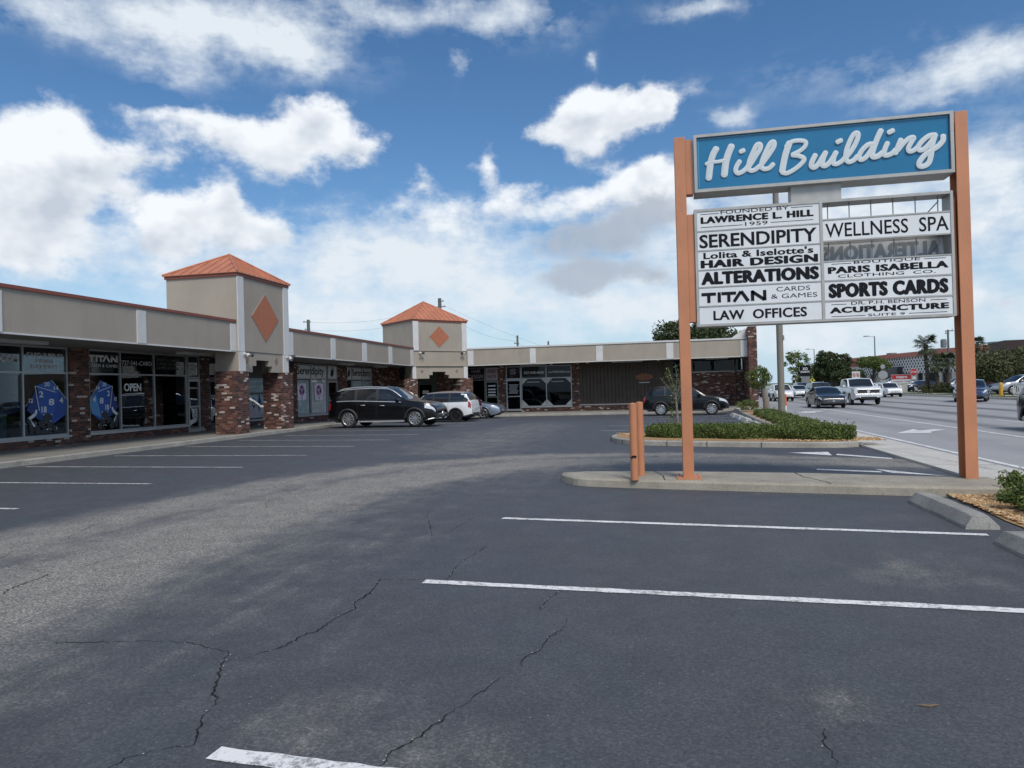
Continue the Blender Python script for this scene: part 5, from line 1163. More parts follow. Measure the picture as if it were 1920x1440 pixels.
# loose stones and chips
def stones(name, pts, size, m):
    mb = MB()
    for (x, y, z) in pts:
        s = size * random.uniform(.5, 1.4); a = random.uniform(0, 6.3); u, w = Vector((math.cos(a), math.sin(a), random.uniform(-.4, .4))) * s, Vector((-math.sin(a), math.cos(a), random.uniform(-.4, .4))) * s * random.uniform(.45, .9); h = Vector((0, 0, s * random.uniform(.3, .7)))
        c = Vector((x, y, z)); mb.add([c + u, c + w, c - u, c - w, c + h, c - h * .4], [(0, 1, 4), (1, 2, 4), (2, 3, 4), (3, 0, 4)])
    o = mb.build(name, m); tag(o, kind='stuff'); return o
M_CHIP, nt_, b_ = nodes_of('chips')
g_ = nt_.nodes.new('ShaderNodeNewGeometry'); nt_.links.new(ramp(nt_, g_.outputs['Random Per Island'], [(0, (.22, .11, .04)), (.4, (.40, .22, .09)), (.7, (.52, .36, .18)), (1, (.58, .48, .33))]), b_.inputs['Base Color']); b_.inputs['Roughness'].default_value = .9
stones('gravel', [(random.uniform(3.52, 4.46), random.uniform(6.4, 9.93), .03) for _ in range(7000)], .022, M_CHIP)
pts = []
while len(pts) < 5200:
    x, y = random.uniform(-1.3, 5), random.uniform(17.1, 21)
    if y > 17.25 - .55 * (x - 3.4) * (1 if x < 3.4 else 0) + (0 if x > -.6 else (-.6 - x) * 1.6) + .12 and y < 17.25 - .45 * (x - 3.6) + 1.6: pts.append((x, y, .14))
stones('wood_chips', pts, .03, M_CHIP)
tw = MB(); tw.tube([(1.115, 3.57, .006), (1.14, 3.562, .008), (1.17, 3.56, .007), (1.195, 3.572, .008), (1.215, 3.58, .006)], [.002, .005, .006, .005, .002], 7)
tag(tw.build('twig', mat('twig_brown', (.17, .12, .08), .9)), 'short dry brown twig lying on the bare asphalt', 'twig')

# ------------------------------------------------------------------ hedges and plants
def hedge(name, path, width, h, n, size, lab, m=M_LEAF, z0=.13, lump=.05):
    P = []; path = [Vector(p) for p in path]; seg = [(path[i + 1] - path[i]).length for i in range(len(path) - 1)]; tot = sum(seg)
    ph = [random.uniform(0, 6) for _ in range(6)]
    for _ in range(n):
        s = random.uniform(0, tot); s0 = s; i = 0
        while s > seg[i] and i < len(seg) - 1: s -= seg[i]; i += 1
        p = path[i].lerp(path[i + 1], s / seg[i]); t = (path[i + 1] - path[i]).normalized(); nn = Vector((-t.y, t.x))
        w = random.uniform(-1, 1); hz = random.random(); k = random.random()
        hh = h * (1 + lump * (math.sin(s0 * 2.1 + ph[0]) + .6 * math.sin(s0 * 5.3 + ph[1] + w * 2)) * .8)
        if k < .45: hz = 1 - abs(random.gauss(0, .07))
        elif k < .85: w = (1 if random.random() < .35 else -1) * (1 - abs(random.gauss(0, .08)))
        edge = min(1, min(s0, tot - s0) / (width * .5) + .25)
        ww = width * .5 * (1 - .25 * hz ** 4) * (1 + .12 * math.sin(s0 * 3.7 + ph[2] + hz * 2))
        zz = z0 + hh * hz * (1 - .16 * abs(w) ** 4) * (.75 + .25 * edge ** .5) + (random.expovariate(34) if hz > .92 and random.random() < .15 else 0)
        P.append((p.x + nn.x * w * ww * (.7 + .3 * edge), p.y + nn.y * w * ww * (.7 + .3 * edge), zz))
    o = leaf_mesh(name, P, size, m, aspect=.6, droop=-.3); tag(o, lab, 'hedge')
    st = MB()
    for k in range(int(tot / .35)):
        s = (k + .5) * .35; i = 0
        while s > seg[i] and i < len(seg) - 1: s -= seg[i]; i += 1
        p = path[i].lerp(path[i + 1], min(1, s / seg[i])); 
        for q in range(3): st.tube([(p.x, p.y, z0 - .02), (p.x + random.uniform(-.15, .15), p.y + random.uniform(-.15, .15), z0 + h * .7)], [.012, .005], 5)
    st.build('stems', M_BARKD, o)
    return o
hedge('hedge', [(-.25, 19.72), (1.2, 19.05), (2.8, 18.42), (4.45, 17.82)], 1.0, .33, 44000, .045, 'long low clipped hedge along the front kerb of the planting bed')
hedge('hedge', [(4.0, 18.9), (4.2, 21), (4.3, 25), (4.4, 29), (4.6, 33.5)], 1.05, .21, 36000, .05, 'low hedge running back beside the road to the tan pole', M_LEAF)
leafP = clumps((4.45, 38.2, .35), (.55, .5, .25), 40, 60, .16); tag(leaf_mesh('bush', leafP, .06, M_LEAF), 'small dark bush at the foot of the brick end wall', 'bush')
# shrub by the near bed
def blob_shrub(name, c, rad, n, size, lab, m=M_LEAF, sprig=30):
    P = clumps(c, rad, 150, n // 150, .11, .25)
    P = P[P[:, 2] > .02]; o = leaf_mesh(name, P, size, m, aspect=.55); tag(o, lab, 'shrub')
    st = MB()
    for k in range(sprig):
        a = random.uniform(0, 6.3); r_ = random.uniform(.4, 1.05); st.tube([(c[0] + random.uniform(-.1, .1), c[1] + random.uniform(-.15, .15), .02), (c[0] + rad[0] * r_ * .6 * math.cos(a), c[1] + rad[1] * r_ * .6 * math.sin(a), c[2]), (c[0] + rad[0] * r_ * math.cos(a), c[1] + rad[1] * r_ * math.sin(a), c[2] + rad[2] * random.uniform(.2, 1.0))], [.009, .006, .003], 5)
    st.build('stems', M_BARKD, o)
    return o
sh = blob_shrub('shrub', (4.38, 8.75, .17), (.66, 1.1, .25), 17000, .045, 'dark leafy shrub on gravel at the foot of the right sign post')
tg = MB(); tg.tube([(3.98, 9.25, .03), (3.96, 9.3, .16), (3.93, 9.38, .26), (3.9, 9.46, .30)], [.008, .007, .006, .003], 6); tg.build('bare_stem', M_BARK, sh)
gb = MB()
for k in range(26):
    x, y = 4.25 + random.uniform(-.25, .3), 8.9 + random.uniform(-.4, .4); dx, dy = random.uniform(-.12, .12), random.uniform(-.1, .1)
    gb.add([(x - .006, y, .2), (x + .006, y, .2), (x + dx * .5 + .005, y + dy * .5, .36), (x + dx * .5 - .005, y + dy * .5, .36), (x + dx, y + dy, .36 + random.uniform(.06, .16))], [(0, 1, 2, 3), (3, 2, 4)])
gb.build('grass_blades', M_LEAFY, sh)
# young tree standing behind the hedge
yt = thing('young_tree', 'thin young tree with upright leafy shoots behind the long hedge', 'tree', (.50, 20.35, .13))
tk = MB(); tk.tube([(.50, 20.35, .1), (.49, 20.35, .5), (.47, 20.36, .95), (.45, 20.36, 1.25)], [.038, .034, .030, .026], 8)
tk.tube([(.42, 20.42, .1), (.36, 20.42, .4), (.33, 20.4, .7)], [.016, .013, .008], 6)
tips = [((.45, 1.25), (.38, 1.6), (.28, 1.98)), ((.45, 1.2), (.25, 1.45), (.06, 1.72)), ((.45, 1.25), (.50, 1.65), (.47, 2.1)), ((.46, 1.1), (.56, 1.5), (.60, 1.8)), ((.46, 1.2), (.34, 1.5), (.20, 1.86)), ((.47, 1.0), (.60, 1.25), (.68, 1.5))]
LP = []
for (a, b, c) in tips:
    yy = 20.36 + random.uniform(-.2, .2); tk.tube([(a[0], 20.36, a[1]), (b[0], (yy + 20.36) / 2, b[1]), (c[0], yy, c[1])], [.014, .009, .004], 5)
    for q in range(60):
        t = random.uniform(.25, 1.03); x = (1 - t) ** 2 * a[0] + 2 * t * (1 - t) * b[0] + t * t * c[0]; z = (1 - t) ** 2 * a[1] + 2 * t * (1 - t) * b[1] + t * t * c[1]
        LP.append((x + random.gauss(0, .045), 20.36 + (yy - 20.36) * t + random.gauss(0, .045), z + random.gauss(0, .03)))
for q in range(150): LP.append((random.gauss(.45, .10), random.gauss(20.36, .10), random.uniform(1.0, 1.5)))
for q in range(120): LP.append((random.gauss(.34, .07), random.gauss(20.4, .06), random.uniform(.45, .95)))
tk.build('trunk', M_BARK, yt, smooth=40); leaf_mesh('crown', LP, .055, M_LEAFY, yt, aspect=.5)
# cut back tree with a thick pale trunk
ct = thing('pollard_tree', 'short thick pale trunk with a tuft of green shoots by the brick end wall', 'tree', (4.95, 35.2, .1))
tk = MB(); tk.tube([(4.97, 35.2, .0), (4.93, 35.2, .6), (4.86, 35.2, 1.05), (4.8, 35.2, 1.3)], [.17, .14, .13, .10], 9)
for k in range(7): a = k * .9; tk.tube([(4.82, 35.2, 1.2), (4.72 + .35 * math.cos(a), 35.2 + .3 * math.sin(a), 1.9)], [.04, .015], 5)
tk.build('trunk', M_BARK, ct, smooth=40); leaf_mesh('crown', clumps((4.66, 35.2, 1.72), (.46, .42, .55), 60, 45, .16), .085, M_LEAFY, ct)
# tan pole, delineator
tp = MB(); tp.tube([(4.84, 30.3, -.05), (4.84, 30.3, 5), (4.84, 30.3, 10.9)], [.135, .125, .11], 14)
tpo = tp.build('utility_pole', M_TAN, smooth=40); tag(tpo, 'plain tan concrete pole rising from the roadside hedge behind the sign', 'pole')
MB().box(4.93, 30.2, 3.2, 5.0, 30.3, 3.4).build('junction_box', M_STEEL, tpo)
dl = thing('delineator_post', 'orange and white marker post beside the tan pole', 'marker post', (5.08, 30.9, .05))
MB().lathe([(0, .055), (.5, .055)], (5.08, 30.9, .04), (0, 0, 1), 12).build('white_part', M_VINYLW, dl)
MB().lathe([(0, .056), (.46, .056), (.5, 0)], (5.08, 30.9, .54), (0, 0, 1), 12).build('orange_part', mat('marker_orange', (.62, .12, .03), .5), dl)
# ------------------------------------------------------------------ vehicles
def paint(name, col, metal=.0, rough=.28, coat=1.0):
    return mat('paint_' + name, col, rough, metal, var=.03, scale=3, coat=coat, spec=.25)
M_TYRE = mat('tyre_rubber', (.022, .022, .023), .85, var=.15); M_RIM = mat('rim_alloy', (.50, .51, .52), .3, metal=.8, var=.05); M_RIMK = mat('rim_black', (.03, .03, .032), .35, metal=.4)
M_CLAD = mat('cladding_dark', (.03, .031, .033), .6); M_CHROME = mat('chrome', (.75, .76, .77), .32, metal=.7, var=.02)
M_CGLASS = mat('car_glass', (.012, .015, .018), .05, var=.05, spec=.8); M_LAMP = mat('lamp_clear', (.62, .65, .68), .12, var=.15, scale=12, coat=1); M_LAMPR = mat('lamp_red', (.30, .012, .016), .2, coat=1); M_AMBER = mat('lamp_amber', (.5, .18, .03), .3)
M_PLATE = mat('plate', (.55, .57, .55), .5)
def interp(tab, x):
    if x <= tab[0][0]: return tab[0][1]
    for i in range(len(tab) - 1):
        (x0, y0), (x1, y1) = tab[i], tab[i + 1]
        if x <= x1:
            d = lambda k: (tab[min(k + 1, len(tab) - 1)][1] - tab[max(k - 1, 0)][1]) / max(1e-6, tab[min(k + 1, len(tab) - 1)][0] - tab[max(k - 1, 0)][0])
            h = x1 - x0; t = (x - x0) / h; lin = y0 + (y1 - y0) * t
            m0, m1 = d(i) * h, d(i + 1) * h; dy = y1 - y0
            if m0 * dy <= 0: m0 = 0
            if m1 * dy <= 0: m1 = 0
            m0 = math.copysign(min(abs(m0), 3 * abs(dy)), dy); m1 = math.copysign(min(abs(m1), 3 * abs(dy)), dy)
            return (2 * t ** 3 - 3 * t * t + 1) * y0 + (t ** 3 - 2 * t * t + t) * m0 + (-2 * t ** 3 + 3 * t * t) * y1 + (t ** 3 - t * t) * m1
    return tab[-1][1]
SHAPES = {
 'suv': dict(L=4.95, W=.97, zb=.27, R=.375, xf=1.56, xr=-1.48, top=[(-2.475, .72), (-2.46, .90), (-2.42, 1.06), (-2.34, 1.22), (-2.16, 1.50), (-2.0, 1.66), (-1.7, 1.72), (-.6, 1.765), (.1, 1.74), (.45, 1.69), (.85, 1.42), (1.18, 1.19), (1.35, 1.15), (1.9, 1.07), (2.2, .99), (2.36, .88), (2.44, .76), (2.475, .62)],
     belt=[(-2.475, .68), (-2.42, .96), (-2.2, 1.10), (-1.4, 1.12), (0, 1.07), (1.1, 1.03), (1.8, .97), (2.2, .88), (2.36, .78), (2.475, .56)], glass=(-2.02, 1.0), ws=(.40, 1.22), rg=(-2.38, -2.02), roofw=.76, bp=(-.15, -1.12), clad=True),
 'crossover': dict(L=4.58, W=.92, zb=.27, R=.36, xf=1.40, xr=-1.30, top=[(-2.29, .74), (-2.27, .92), (-2.2, 1.10), (-2.08, 1.25), (-1.86, 1.46), (-1.7, 1.57), (-1.3, 1.64), (-.4, 1.67), (.1, 1.64), (.36, 1.58), (.8, 1.30), (1.06, 1.13), (1.25, 1.09), (1.75, 1.02), (2.05, .94), (2.2, .83), (2.27, .72), (2.29, .6)],
     belt=[(-2.29, .70), (-2.22, .98), (-1.9, 1.11), (-1.2, 1.09), (0, 1.03), (1.0, 1.0), (1.6, .95), (2.05, .85), (2.2, .73), (2.29, .54)], glass=(-1.72, .9), ws=(.32, 1.12), rg=(-2.15, -1.72), roofw=.75, bp=(-.2, -1.05), clad=True),
 'mini': dict(L=4.25, W=.91, zb=.25, R=.335, xf=1.35, xr=-1.30, top=[(-2.12, .72), (-2.1, .90), (-2.06, 1.05), (-1.98, 1.22), (-1.86, 1.46), (-1.75, 1.53), (-1.2, 1.555), (-.2, 1.55), (.2, 1.53), (.42, 1.48), (.72, 1.22), (.92, 1.06), (1.1, 1.03), (1.7, .98), (1.95, .9), (2.06, .78), (2.12, .6)],
     belt=[(-2.12, .68), (-2.06, .95), (-1.9, 1.03), (-1.0, 1.02), (.8, .99), (1.6, .93), (1.95, .82), (2.12, .54)], glass=(-1.93, .75), ws=(.38, .98), rg=(-2.02, -1.80), roofw=.80, bp=(-.1, -.95), clad=True),
 'sedan': dict(L=4.85, W=.92, zb=.22, R=.335, xf=1.46, xr=-1.36, top=[(-2.42, .70), (-2.40, .88), (-2.34, 1.0), (-2.1, 1.07), (-1.75, 1.12), (-1.3, 1.30), (-.9, 1.41), (-.3, 1.45), (.1, 1.42), (.4, 1.34), (.85, 1.10), (1.1, .99), (1.3, .95), (1.9, .87), (2.2, .80), (2.34, .71), (2.40, .62), (2.425, .52)],
     belt=[(-2.42, .66), (-2.34, .90), (-2.0, .98), (-1.0, .96), (.2, .92), (1.1, .89), (1.8, .82), (2.2, .73), (2.36, .62), (2.425, .48)], glass=(-1.55, .95), ws=(.22, 1.12), rg=(-1.76, -1.0), roofw=.74, bp=(-.2, -1.3), clad=False),
 'wagon': dict(L=4.7, W=.87, zb=.26, R=.32, xf=1.42, xr=-1.30, top=[(-2.35, .8), (-2.33, 1.0), (-2.25, 1.2), (-2.05, 1.4), (-1.7, 1.47), (-.5, 1.5), (.15, 1.47), (.42, 1.40), (.8, 1.14), (1.0, 1.02), (1.3, .99), (2.0, .94), (2.25, .86), (2.32, .75), (2.35, .6)],
     belt=[(-2.35, .75), (-2.25, .95), (-1, .96), (.9, .94), (1.8, .89), (2.2, .80), (2.35, .55)], glass=(-2.05, .85), ws=(.30, 1.04), rg=(-2.28, -2.0), roofw=.82, bp=(-.2, -1.2), clad=False),
 'pickup': dict(L=6.2, W=1.02, zb=.40, R=.43, xf=1.98, xr=-2.05, top=[(-3.1, 1.2), (-3.08, 1.36), (-2.8, 1.38), (-1.25, 1.40), (-1.12, 1.6), (-1.0, 1.88), (-.8, 1.97), (-.2, 2.0), (.5, 1.97), (.75, 1.9), (1.08, 1.55), (1.28, 1.40), (1.5, 1.38), (2.4, 1.34), (2.85, 1.28), (3.0, 1.2), (3.08, 1.05), (3.1, .9)],
     belt=[(-3.1, 1.15), (-3.0, 1.28), (-1.2, 1.30), (.5, 1.27), (1.5, 1.27), (2.5, 1.24), (2.9, 1.16), (3.05, 1.0), (3.1, .82)], glass=(-1.0, 1.02), ws=(.72, 1.30), rg=(-1.24, -1.0), roofw=.82, bp=(-.05, -.95), clad=False)}
SV = [0, .10, .22, .38, .54, .70, .85, 1.0, 1.08, 1.3, 1.55, 1.8, 1.93, 2.0, 2.1, 2.3, 2.55, 2.8, 3.0]
class Car:
    def __init__(s, shape, pl=None, pw=None, **kw):
        s.__dict__.update(SHAPES[shape]); s.shape = shape
        s.roofmax = max(z for _, z in s.top)
    def plan(s, x):
        f = 1.0; e = s.L / 2
        if x > e - .8: f = 1 - .24 * ((x - e + .8) / .8) ** 2.4
        if x < -e + .6: f = 1 - .16 * ((-x - e + .6) / .6) ** 2.4
        return f * s.W
    def cabin(s, x):
        zt = interp(s.belt, x); return min(1, max(0, (interp(s.top, x) - zt - .10) / (s.roofmax - zt - .10)))
    def bottom(s, x):
        e = s.L / 2; b = s.zb + .13 * max(0, (abs(x) - e + .45) / .45) ** 1.6
        for xw in (s.xf, s.xr):
            Ra = s.R * 1.13; d = abs(x - xw)
            if d < Ra: b = max(b, s.R + math.sqrt(Ra * Ra - d * d))
        return b
    def surf(s, x, t, side=1, off=0.0):
        zt = interp(s.belt, x); zc = interp(s.top, x); zb = s.bottom(x); zt = max(zt, zb + .05); zc = max(zc, zt + .015); w = s.plan(x); c = s.cabin(x)
        sp = [(0, .93), (.18, .972), (.5, 1.0), (.8, .992), (1, .955)]
        wr = w * (.90 + (s.roofw - .90) * c); zr = zc - (.022 + .04 * c) if zc - zt > .05 else zt + .6 * (zc - zt)
        zr = max(zr, zt + .006)
        if t <= 1:
            z = zb + (zt - zb) * t; h = (z - .2) / (zt - .2); y = w * interp(sp, h) + off
        elif t <= 2:
            k = t - 1; y = w * .955 + (wr - w * .955) * k + .025 * math.sin(math.pi * k) * c + off; z = zt + (zr - zt) * k + off * .3
        else:
            k = t - 2; y = wr * (1 - k); z = zr + (zc - zr) * (1 - (1 - k) ** 2) + off; y += off * (1 - k)
        return (x, y * side, z)
    def stations(s):
        e = s.L / 2; xs = set(np.linspace(-e + .12, e - .12, int(s.L / .065)).round(4).tolist())
        for k in (0, .01, .025, .045, .07, .095): xs |= {round(e - k, 4), round(-e + k, 4)}
        for xw in (s.xf, s.xr):
            Ra = s.R * 1.13
            xs = {x for x in xs if not (abs(x - xw) < Ra + .03)}
            for q in range(0, 25): xs.add(round(xw - Ra * math.cos(math.pi * q / 24), 4))
            xs |= {round(xw - Ra - .004, 4), round(xw + Ra + .004, 4)}
        return sorted(xs)
    def patch(s, x0, x1, t0, t1, off, sides=(1, -1), nx=10, nt=6, rnd=0):
        g = MB()
        for sd in sides:
            P = []
            for i in range(nx + 1):
                for j in range(nt + 1):
                    u, v = i / nx, j / nt; x = x0 + (x1 - x0) * u; t = t0 + (t1 - t0) * v; P.append(s.surf(x, t, sd, off))
            g.add(P, [(i * (nt + 1) + j, (i + 1) * (nt + 1) + j, (i + 1) * (nt + 1) + j + 1, i * (nt + 1) + j + 1) for i in range(nx) for j in range(nt)])
        return g
def wheel(car, xw, side, root, rim_m, spokes, w=.225):
    R_ = car.R; yo = side * (car.W - .015); a = (0, side, 0)
    c = (xw, yo - side * w, R_)
    g = MB(); g.lathe([(0.0, R_ * .62), (.02, R_ * .9), (.04, R_ * .985), (.07, R_), (w - .07, R_), (w - .04, R_ * .985), (w - .015, R_ * .9), (w, R_ * .74), (w - .012, R_ * .70), (w - .06, R_ * .67)], c, a, 30)
    t = g.build('wheel', M_TYRE, root, smooth=35)
    r = MB(); r.lathe([(w - .055, R_ * .66), (w - .012, R_ * .70), (w - .008, R_ * .68), (w - .03, R_ * .62)], c, a, 30)
    r.lathe([(w - .075, R_ * .64), (w - .08, .0)], c, a, 30, 1)
    o = Vector(c) + Vector(a) * (w - .035)
    for k in range(spokes):
        for dd in (-.10, .10):
            th = 2 * math.pi * k / spokes + dd; d = Vector((math.cos(th), 0, math.sin(th))); th2 = 2 * math.pi * k / spokes; d2 = Vector((math.cos(th2), 0, math.sin(th2))); q = Vector((-math.sin(th), 0, math.cos(th)))
            p0, p1 = o + d2 * R_ * .12, o + d * R_ * .66; aa = Vector(a)
            r.add([p0 - q * .02, p0 + q * .02, p1 + q * .017, p1 - q * .017, p0 - q * .02 + aa * .012, p0 + q * .02 + aa * .012, p1 + q * .017 + aa * .02, p1 - q * .017 + aa * .02], [(4, 5, 6, 7), (0, 1, 5, 4), (1, 2, 6, 5), (2, 3, 7, 6), (3, 0, 4, 7)])
    r.lathe([(w - .045, R_ * .17), (w - .015, R_ * .15), (w - .010, 0)], c, a, 16)
    r.build('rim', [rim_m, M_DARK], t, smooth=35)
    return t
def make_car(kind, label, cat, paint_m, loc, heading, group=None, rim=None, spokes=10, scale=1.0, roof_m=None, chrome=False, clad=None, name='parked_car', rails=False, lamps=True, glass_m=None):
    c = Car(kind); root = thing(name, label, cat, (0, 0, 0), group, local=True)
    clad = c.clad if clad is None else clad; e = c.L / 2
    xs = c.stations(); nt = len(SV); g = MB(); V_ = []
    for sd in (1, -1):
        base_ = len(V_); V_ += [c.surf(x, t, sd) for x in xs for t in SV]
        for i in range(len(xs) - 1):
            xm = (xs[i] + xs[i + 1]) / 2
            for j in range(nt - 1):
                tm = (SV[j] + SV[j + 1]) / 2; mi = 0
                hgt = interp(c.top, xm) - interp(c.belt, xm)
                if 1.08 < tm < 1.93 and c.glass[0] < xm < c.glass[1] and hgt > .16 and (xm > c.glass[0] + .55 or tm < 1.93 - .5 * ((c.glass[0] + .55 - xm) / .55) ** 2) and (xm < c.ws[1] - .55 or tm < 1.95):
                    mi = 1
                    for b in c.bp:
                        if abs(xm - b) < .045: mi = 2
                elif tm > 2.1 and (c.ws[0] < xm < c.ws[1] or c.rg[0] < xm < c.rg[1]): mi = 1
                elif tm > 1.93 and roof_m is not None and xm < c.ws[0] + .05 and xm > c.rg[0]: mi = 3
                elif clad and tm < .10: mi = 2
                elif tm > 2.1 and c.ws[1] <= xm < c.ws[1] + .07: mi = 2
                a = base_ + i * nt + j; f = (a, a + nt, a + nt + 1, a + 1)
                g.f.append(f if sd == 1 else f[::-1]); g.m.append(mi)
    g.v = V_; n = len(xs)
    for end in (0, n - 1):          # close nose and tail
        L_ = [end * nt + j for j in range(nt)]; R2 = [n * nt + end * nt + j for j in range(nt)]
        for j in range(nt - 1): g.f.append((L_[j], L_[j + 1], R2[j + 1], R2[j])); g.m.append(2 if SV[j] < .1 and clad else 0)
    body = g.build('body', [paint_m, glass_m or M_CGLASS, M_CLAD, roof_m or paint_m], root, smooth=28)
    u = MB(); u.box(-e + .25, -c.W * .66, c.zb - .04, e - .3, c.W * .66, interp(c.belt, 0) - .08); u.build('underbody', M_DARK, root)
    for xw in (c.xf, c.xr):
        for sd in (1, -1): wheel(c, xw, sd, root, rim or M_RIM, spokes)
    # wheel arch lips
    lp = MB()
    for xw in (c.xf, c.xr):
        for sd in (1, -1):
            Ra = c.R * 1.13; P = []
            for q in range(15):
                th = math.pi * (.02 + .96 * q / 14); x = xw - Ra * math.cos(th); z = c.R + Ra * math.sin(th); y = (c.plan(x) * .995 + .006) * sd
                P.append((x, y, z))
            lp.tube(P, .05 if clad else .018, 6)
    lp.build('arch_trim', M_CLAD if clad else paint_m, root, smooth=60)
    # doors: a dark shut line with a painted skin just above it
    edges = [c.bp[1] - .02 if kind != 'wagon' else -1.25, c.bp[0] - .01, c.ws[1] - .12]
    if kind == 'mini': edges = [-.95, -.12, .92]
    for a, b in ((edges[0] + .02, edges[1] - .01), (edges[1] + .01, edges[2])):
        for sd in (1, -1):
            lo = max(a, c.xr + c.R * 1.2); s_ = c.patch(lo, b, .16, .985, .0015, (sd,)); sk = c.patch(lo + .012, b - .012, .175, .99, .004, (sd,))
            d = MB(); d.add(s_.v, s_.f, 1); d.add(sk.v, sk.f, 0); do = d.build('door', [paint_m, M_DARK], root, smooth=30)
            h = MB(); xh = lo + .16; p = Vector(c.surf(xh, .84, sd, .012)); q = Vector(c.surf(xh + .2, .84, sd, .012)); h.tube([p, (p + q) / 2 + Vector((0, .02 * sd, 0)), q], .014, 6); h.build('handle', M_CHROME if chrome else paint_m, do)
    for sd in (1, -1):
        m_ = MB(); p = Vector(c.surf(c.ws[1] - .38, 1.10, sd, .05)); m_.lathe([(0, .03), (.03, .085), (.09, .105), (.15, .09), (.19, .03)], p + Vector((-.02, .05 * sd, .06)), (.35, sd, 0), 12); m_.tube([p, p + Vector((0, .07 * sd, .05))], .03, 6); m_.build('mirror', paint_m if kind != 'suv' else paint_m, root, smooth=40)
        # window surround
        ln = MB(); gx = np.linspace(c.glass[0] + .02, c.glass[1] - .05, 16)
        ln.tube([c.surf(x, 1.06, sd, .004) for x in gx], .018, 5)
        if chrome: ln.tube([c.surf(x, 1.06 + (.87 * min(1, max(0, (q + .0) / 2.0))), sd, .006) if False else c.surf(x, 1.95 if interp(c.top, x) - interp(c.belt, x) > .35 else 1.9, sd, .008) for q, x in enumerate(gx)], .018, 5)
        ln.build('window_trim', M_CHROME if chrome else M_CLAD, root)
        if rails:
            rl = MB(); gx = np.linspace(c.rg[1] + .1, c.ws[0] - .1, 12); rl.tube([Vector(c.surf(x, 2.03, sd, .0)) + Vector((0, 0, .045 * math.sin(math.pi * min(1, max(0, (i + .0) / 11))) ** .35)) for i, x in enumerate(gx)], .018, 6); rl.build('roof_rail', M_CHROME, root)
    # lamps
    def cappatch(y0, y1, z0, z1, front, m, nm, d=.03):
        b = MB(); x = e if front else -e; sg = 1 if front else -1
        b.box(x - .05 * sg, y0, z0, x + d * sg, y1, z1); return b.build(nm, m, root, bevel=.012)
    for sd in (1, -1):
        hl = c.patch(e - .48, e - .06, .80, 1.12, .008, (sd,), 8, 4); hb = hl.build('headlight', M_LAMP, root, smooth=50)
        if kind in ('suv', 'crossover', 'mini', 'wagon'): c.patch(-e + .035, -e + .17, .62, 1.25, .010, (sd,), 6, 6).build('tail_light', M_LAMPR, root, smooth=50)
        else: c.patch(-e + .03, -e + .28, .72, 1.05, .008, (sd,), 6, 4).build('tail_light', M_LAMPR, root, smooth=50)
    zb_, zt_ = c.zb, interp(c.belt, e)
    w_ = c.plan(e)
    if kind == 'pickup':
        cappatch(-.72, .72, .84, 1.14, True, M_CLAD, 'grille', .02)
        for zz in (.84, 1.13): cappatch(-.72, .72, zz, zz + .018, True, M_CHROME, 'grille_bar', .03)
        em = MB(); em.lathe([(0, .11), (.02, .09), (.02, 0)], (e + .02, 0, .99), (1, 0, 0), 20); em.build('badge', M_CHROME, root)
        cappatch(-.92, .92, .60, .80, True, M_CHROME, 'bumper', .10); cappatch(-.6, .6, .46, .60, True, M_CLAD, 'intake', .05)
        for sd in (1, -1): cappatch(sd * .74, sd * .97, .84, 1.16, True, M_LAMP, 'headlight', .015); cappatch(sd * .55, sd * .62, .56, .6, True, M_CHROME, 'tow_hook', .12)
        cappatch(-.16, .16, .66, .76, True, M_PLATE, 'plate', .115)
    else:
        gz0, gz1 = zb_ + .22, zt_ - .01
        cappatch(-w_ * .62, w_ * .62, gz0 + .03, gz1 + .02, True, M_CLAD, 'grille', .012)
        gb_ = MB()
        for q in ((2,) if kind == 'sedan' else (0, 2)): zz = gz0 + .06 + q * (gz1 - gz0 - .06) / 3; gb_.box(e - .02, -w_ * .58, zz, e + .022, w_ * .58, zz + .010)
        gb_.build('grille_bar', M_CHROME, root)
        cappatch(-w_ * .85, w_ * .85, zb_ + .10, zb_ + .19, True, M_CLAD, 'intake', .012)
        em = MB(); em.lathe([(0, .075), (.012, .065), (.012, .05), (.004, .045)], (e + .012, 0, (gz0 + gz1) / 2 + .04), (1, 0, 0), 20)
        if kind == 'suv': em.lathe([(0, .11), (.02, .10), (.02, 0)], (e + .012, 0, (gz0 + gz1) / 2 + .02), (1, 0, 0), 20); em.box(e - .02, -.5, (gz0 + gz1) / 2, e + .028, .5, (gz0 + gz1) / 2 + .03)
        em.build('badge', M_CHROME, root)
        if clad:
            for sd in (1, -1):
                sk = MB(); sk.tube([c.surf(e - .35, .06, sd, .02), c.surf(e - .12, .04, sd, .02), (e + .01, sd * w_ * .6, zb_ + .09), (e + .015, sd * w_ * .3, zb_ + .07)], .022, 6); sk.build('bumper_trim', M_CHROME if chrome else M_CLAD, root)
                if kind in ('suv', 'crossover'): st_ = MB(); st_.tube([(c.xr + c.R * 1.25, sd * (c.W - .01), c.zb - .0), (c.xf - c.R * 1.25, sd * (c.W - .01), c.zb - .0)], .03, 6); st_.build('side_step', M_CHROME if chrome else M_CLAD, root, smooth=60)
        cappatch(-.26, .26, zb_ + .38, zb_ + .50, False, M_PLATE, 'plate', .01)
        cappatch(-w_ * .8, w_ * .8, zb_ + .06, zb_ + .22, False, M_CLAD if clad else M_DARK, 'rear_bumper', .03)
    root.location = loc; root.rotation_euler = (0, 0, heading); root.scale = (scale,) * 3
    return root
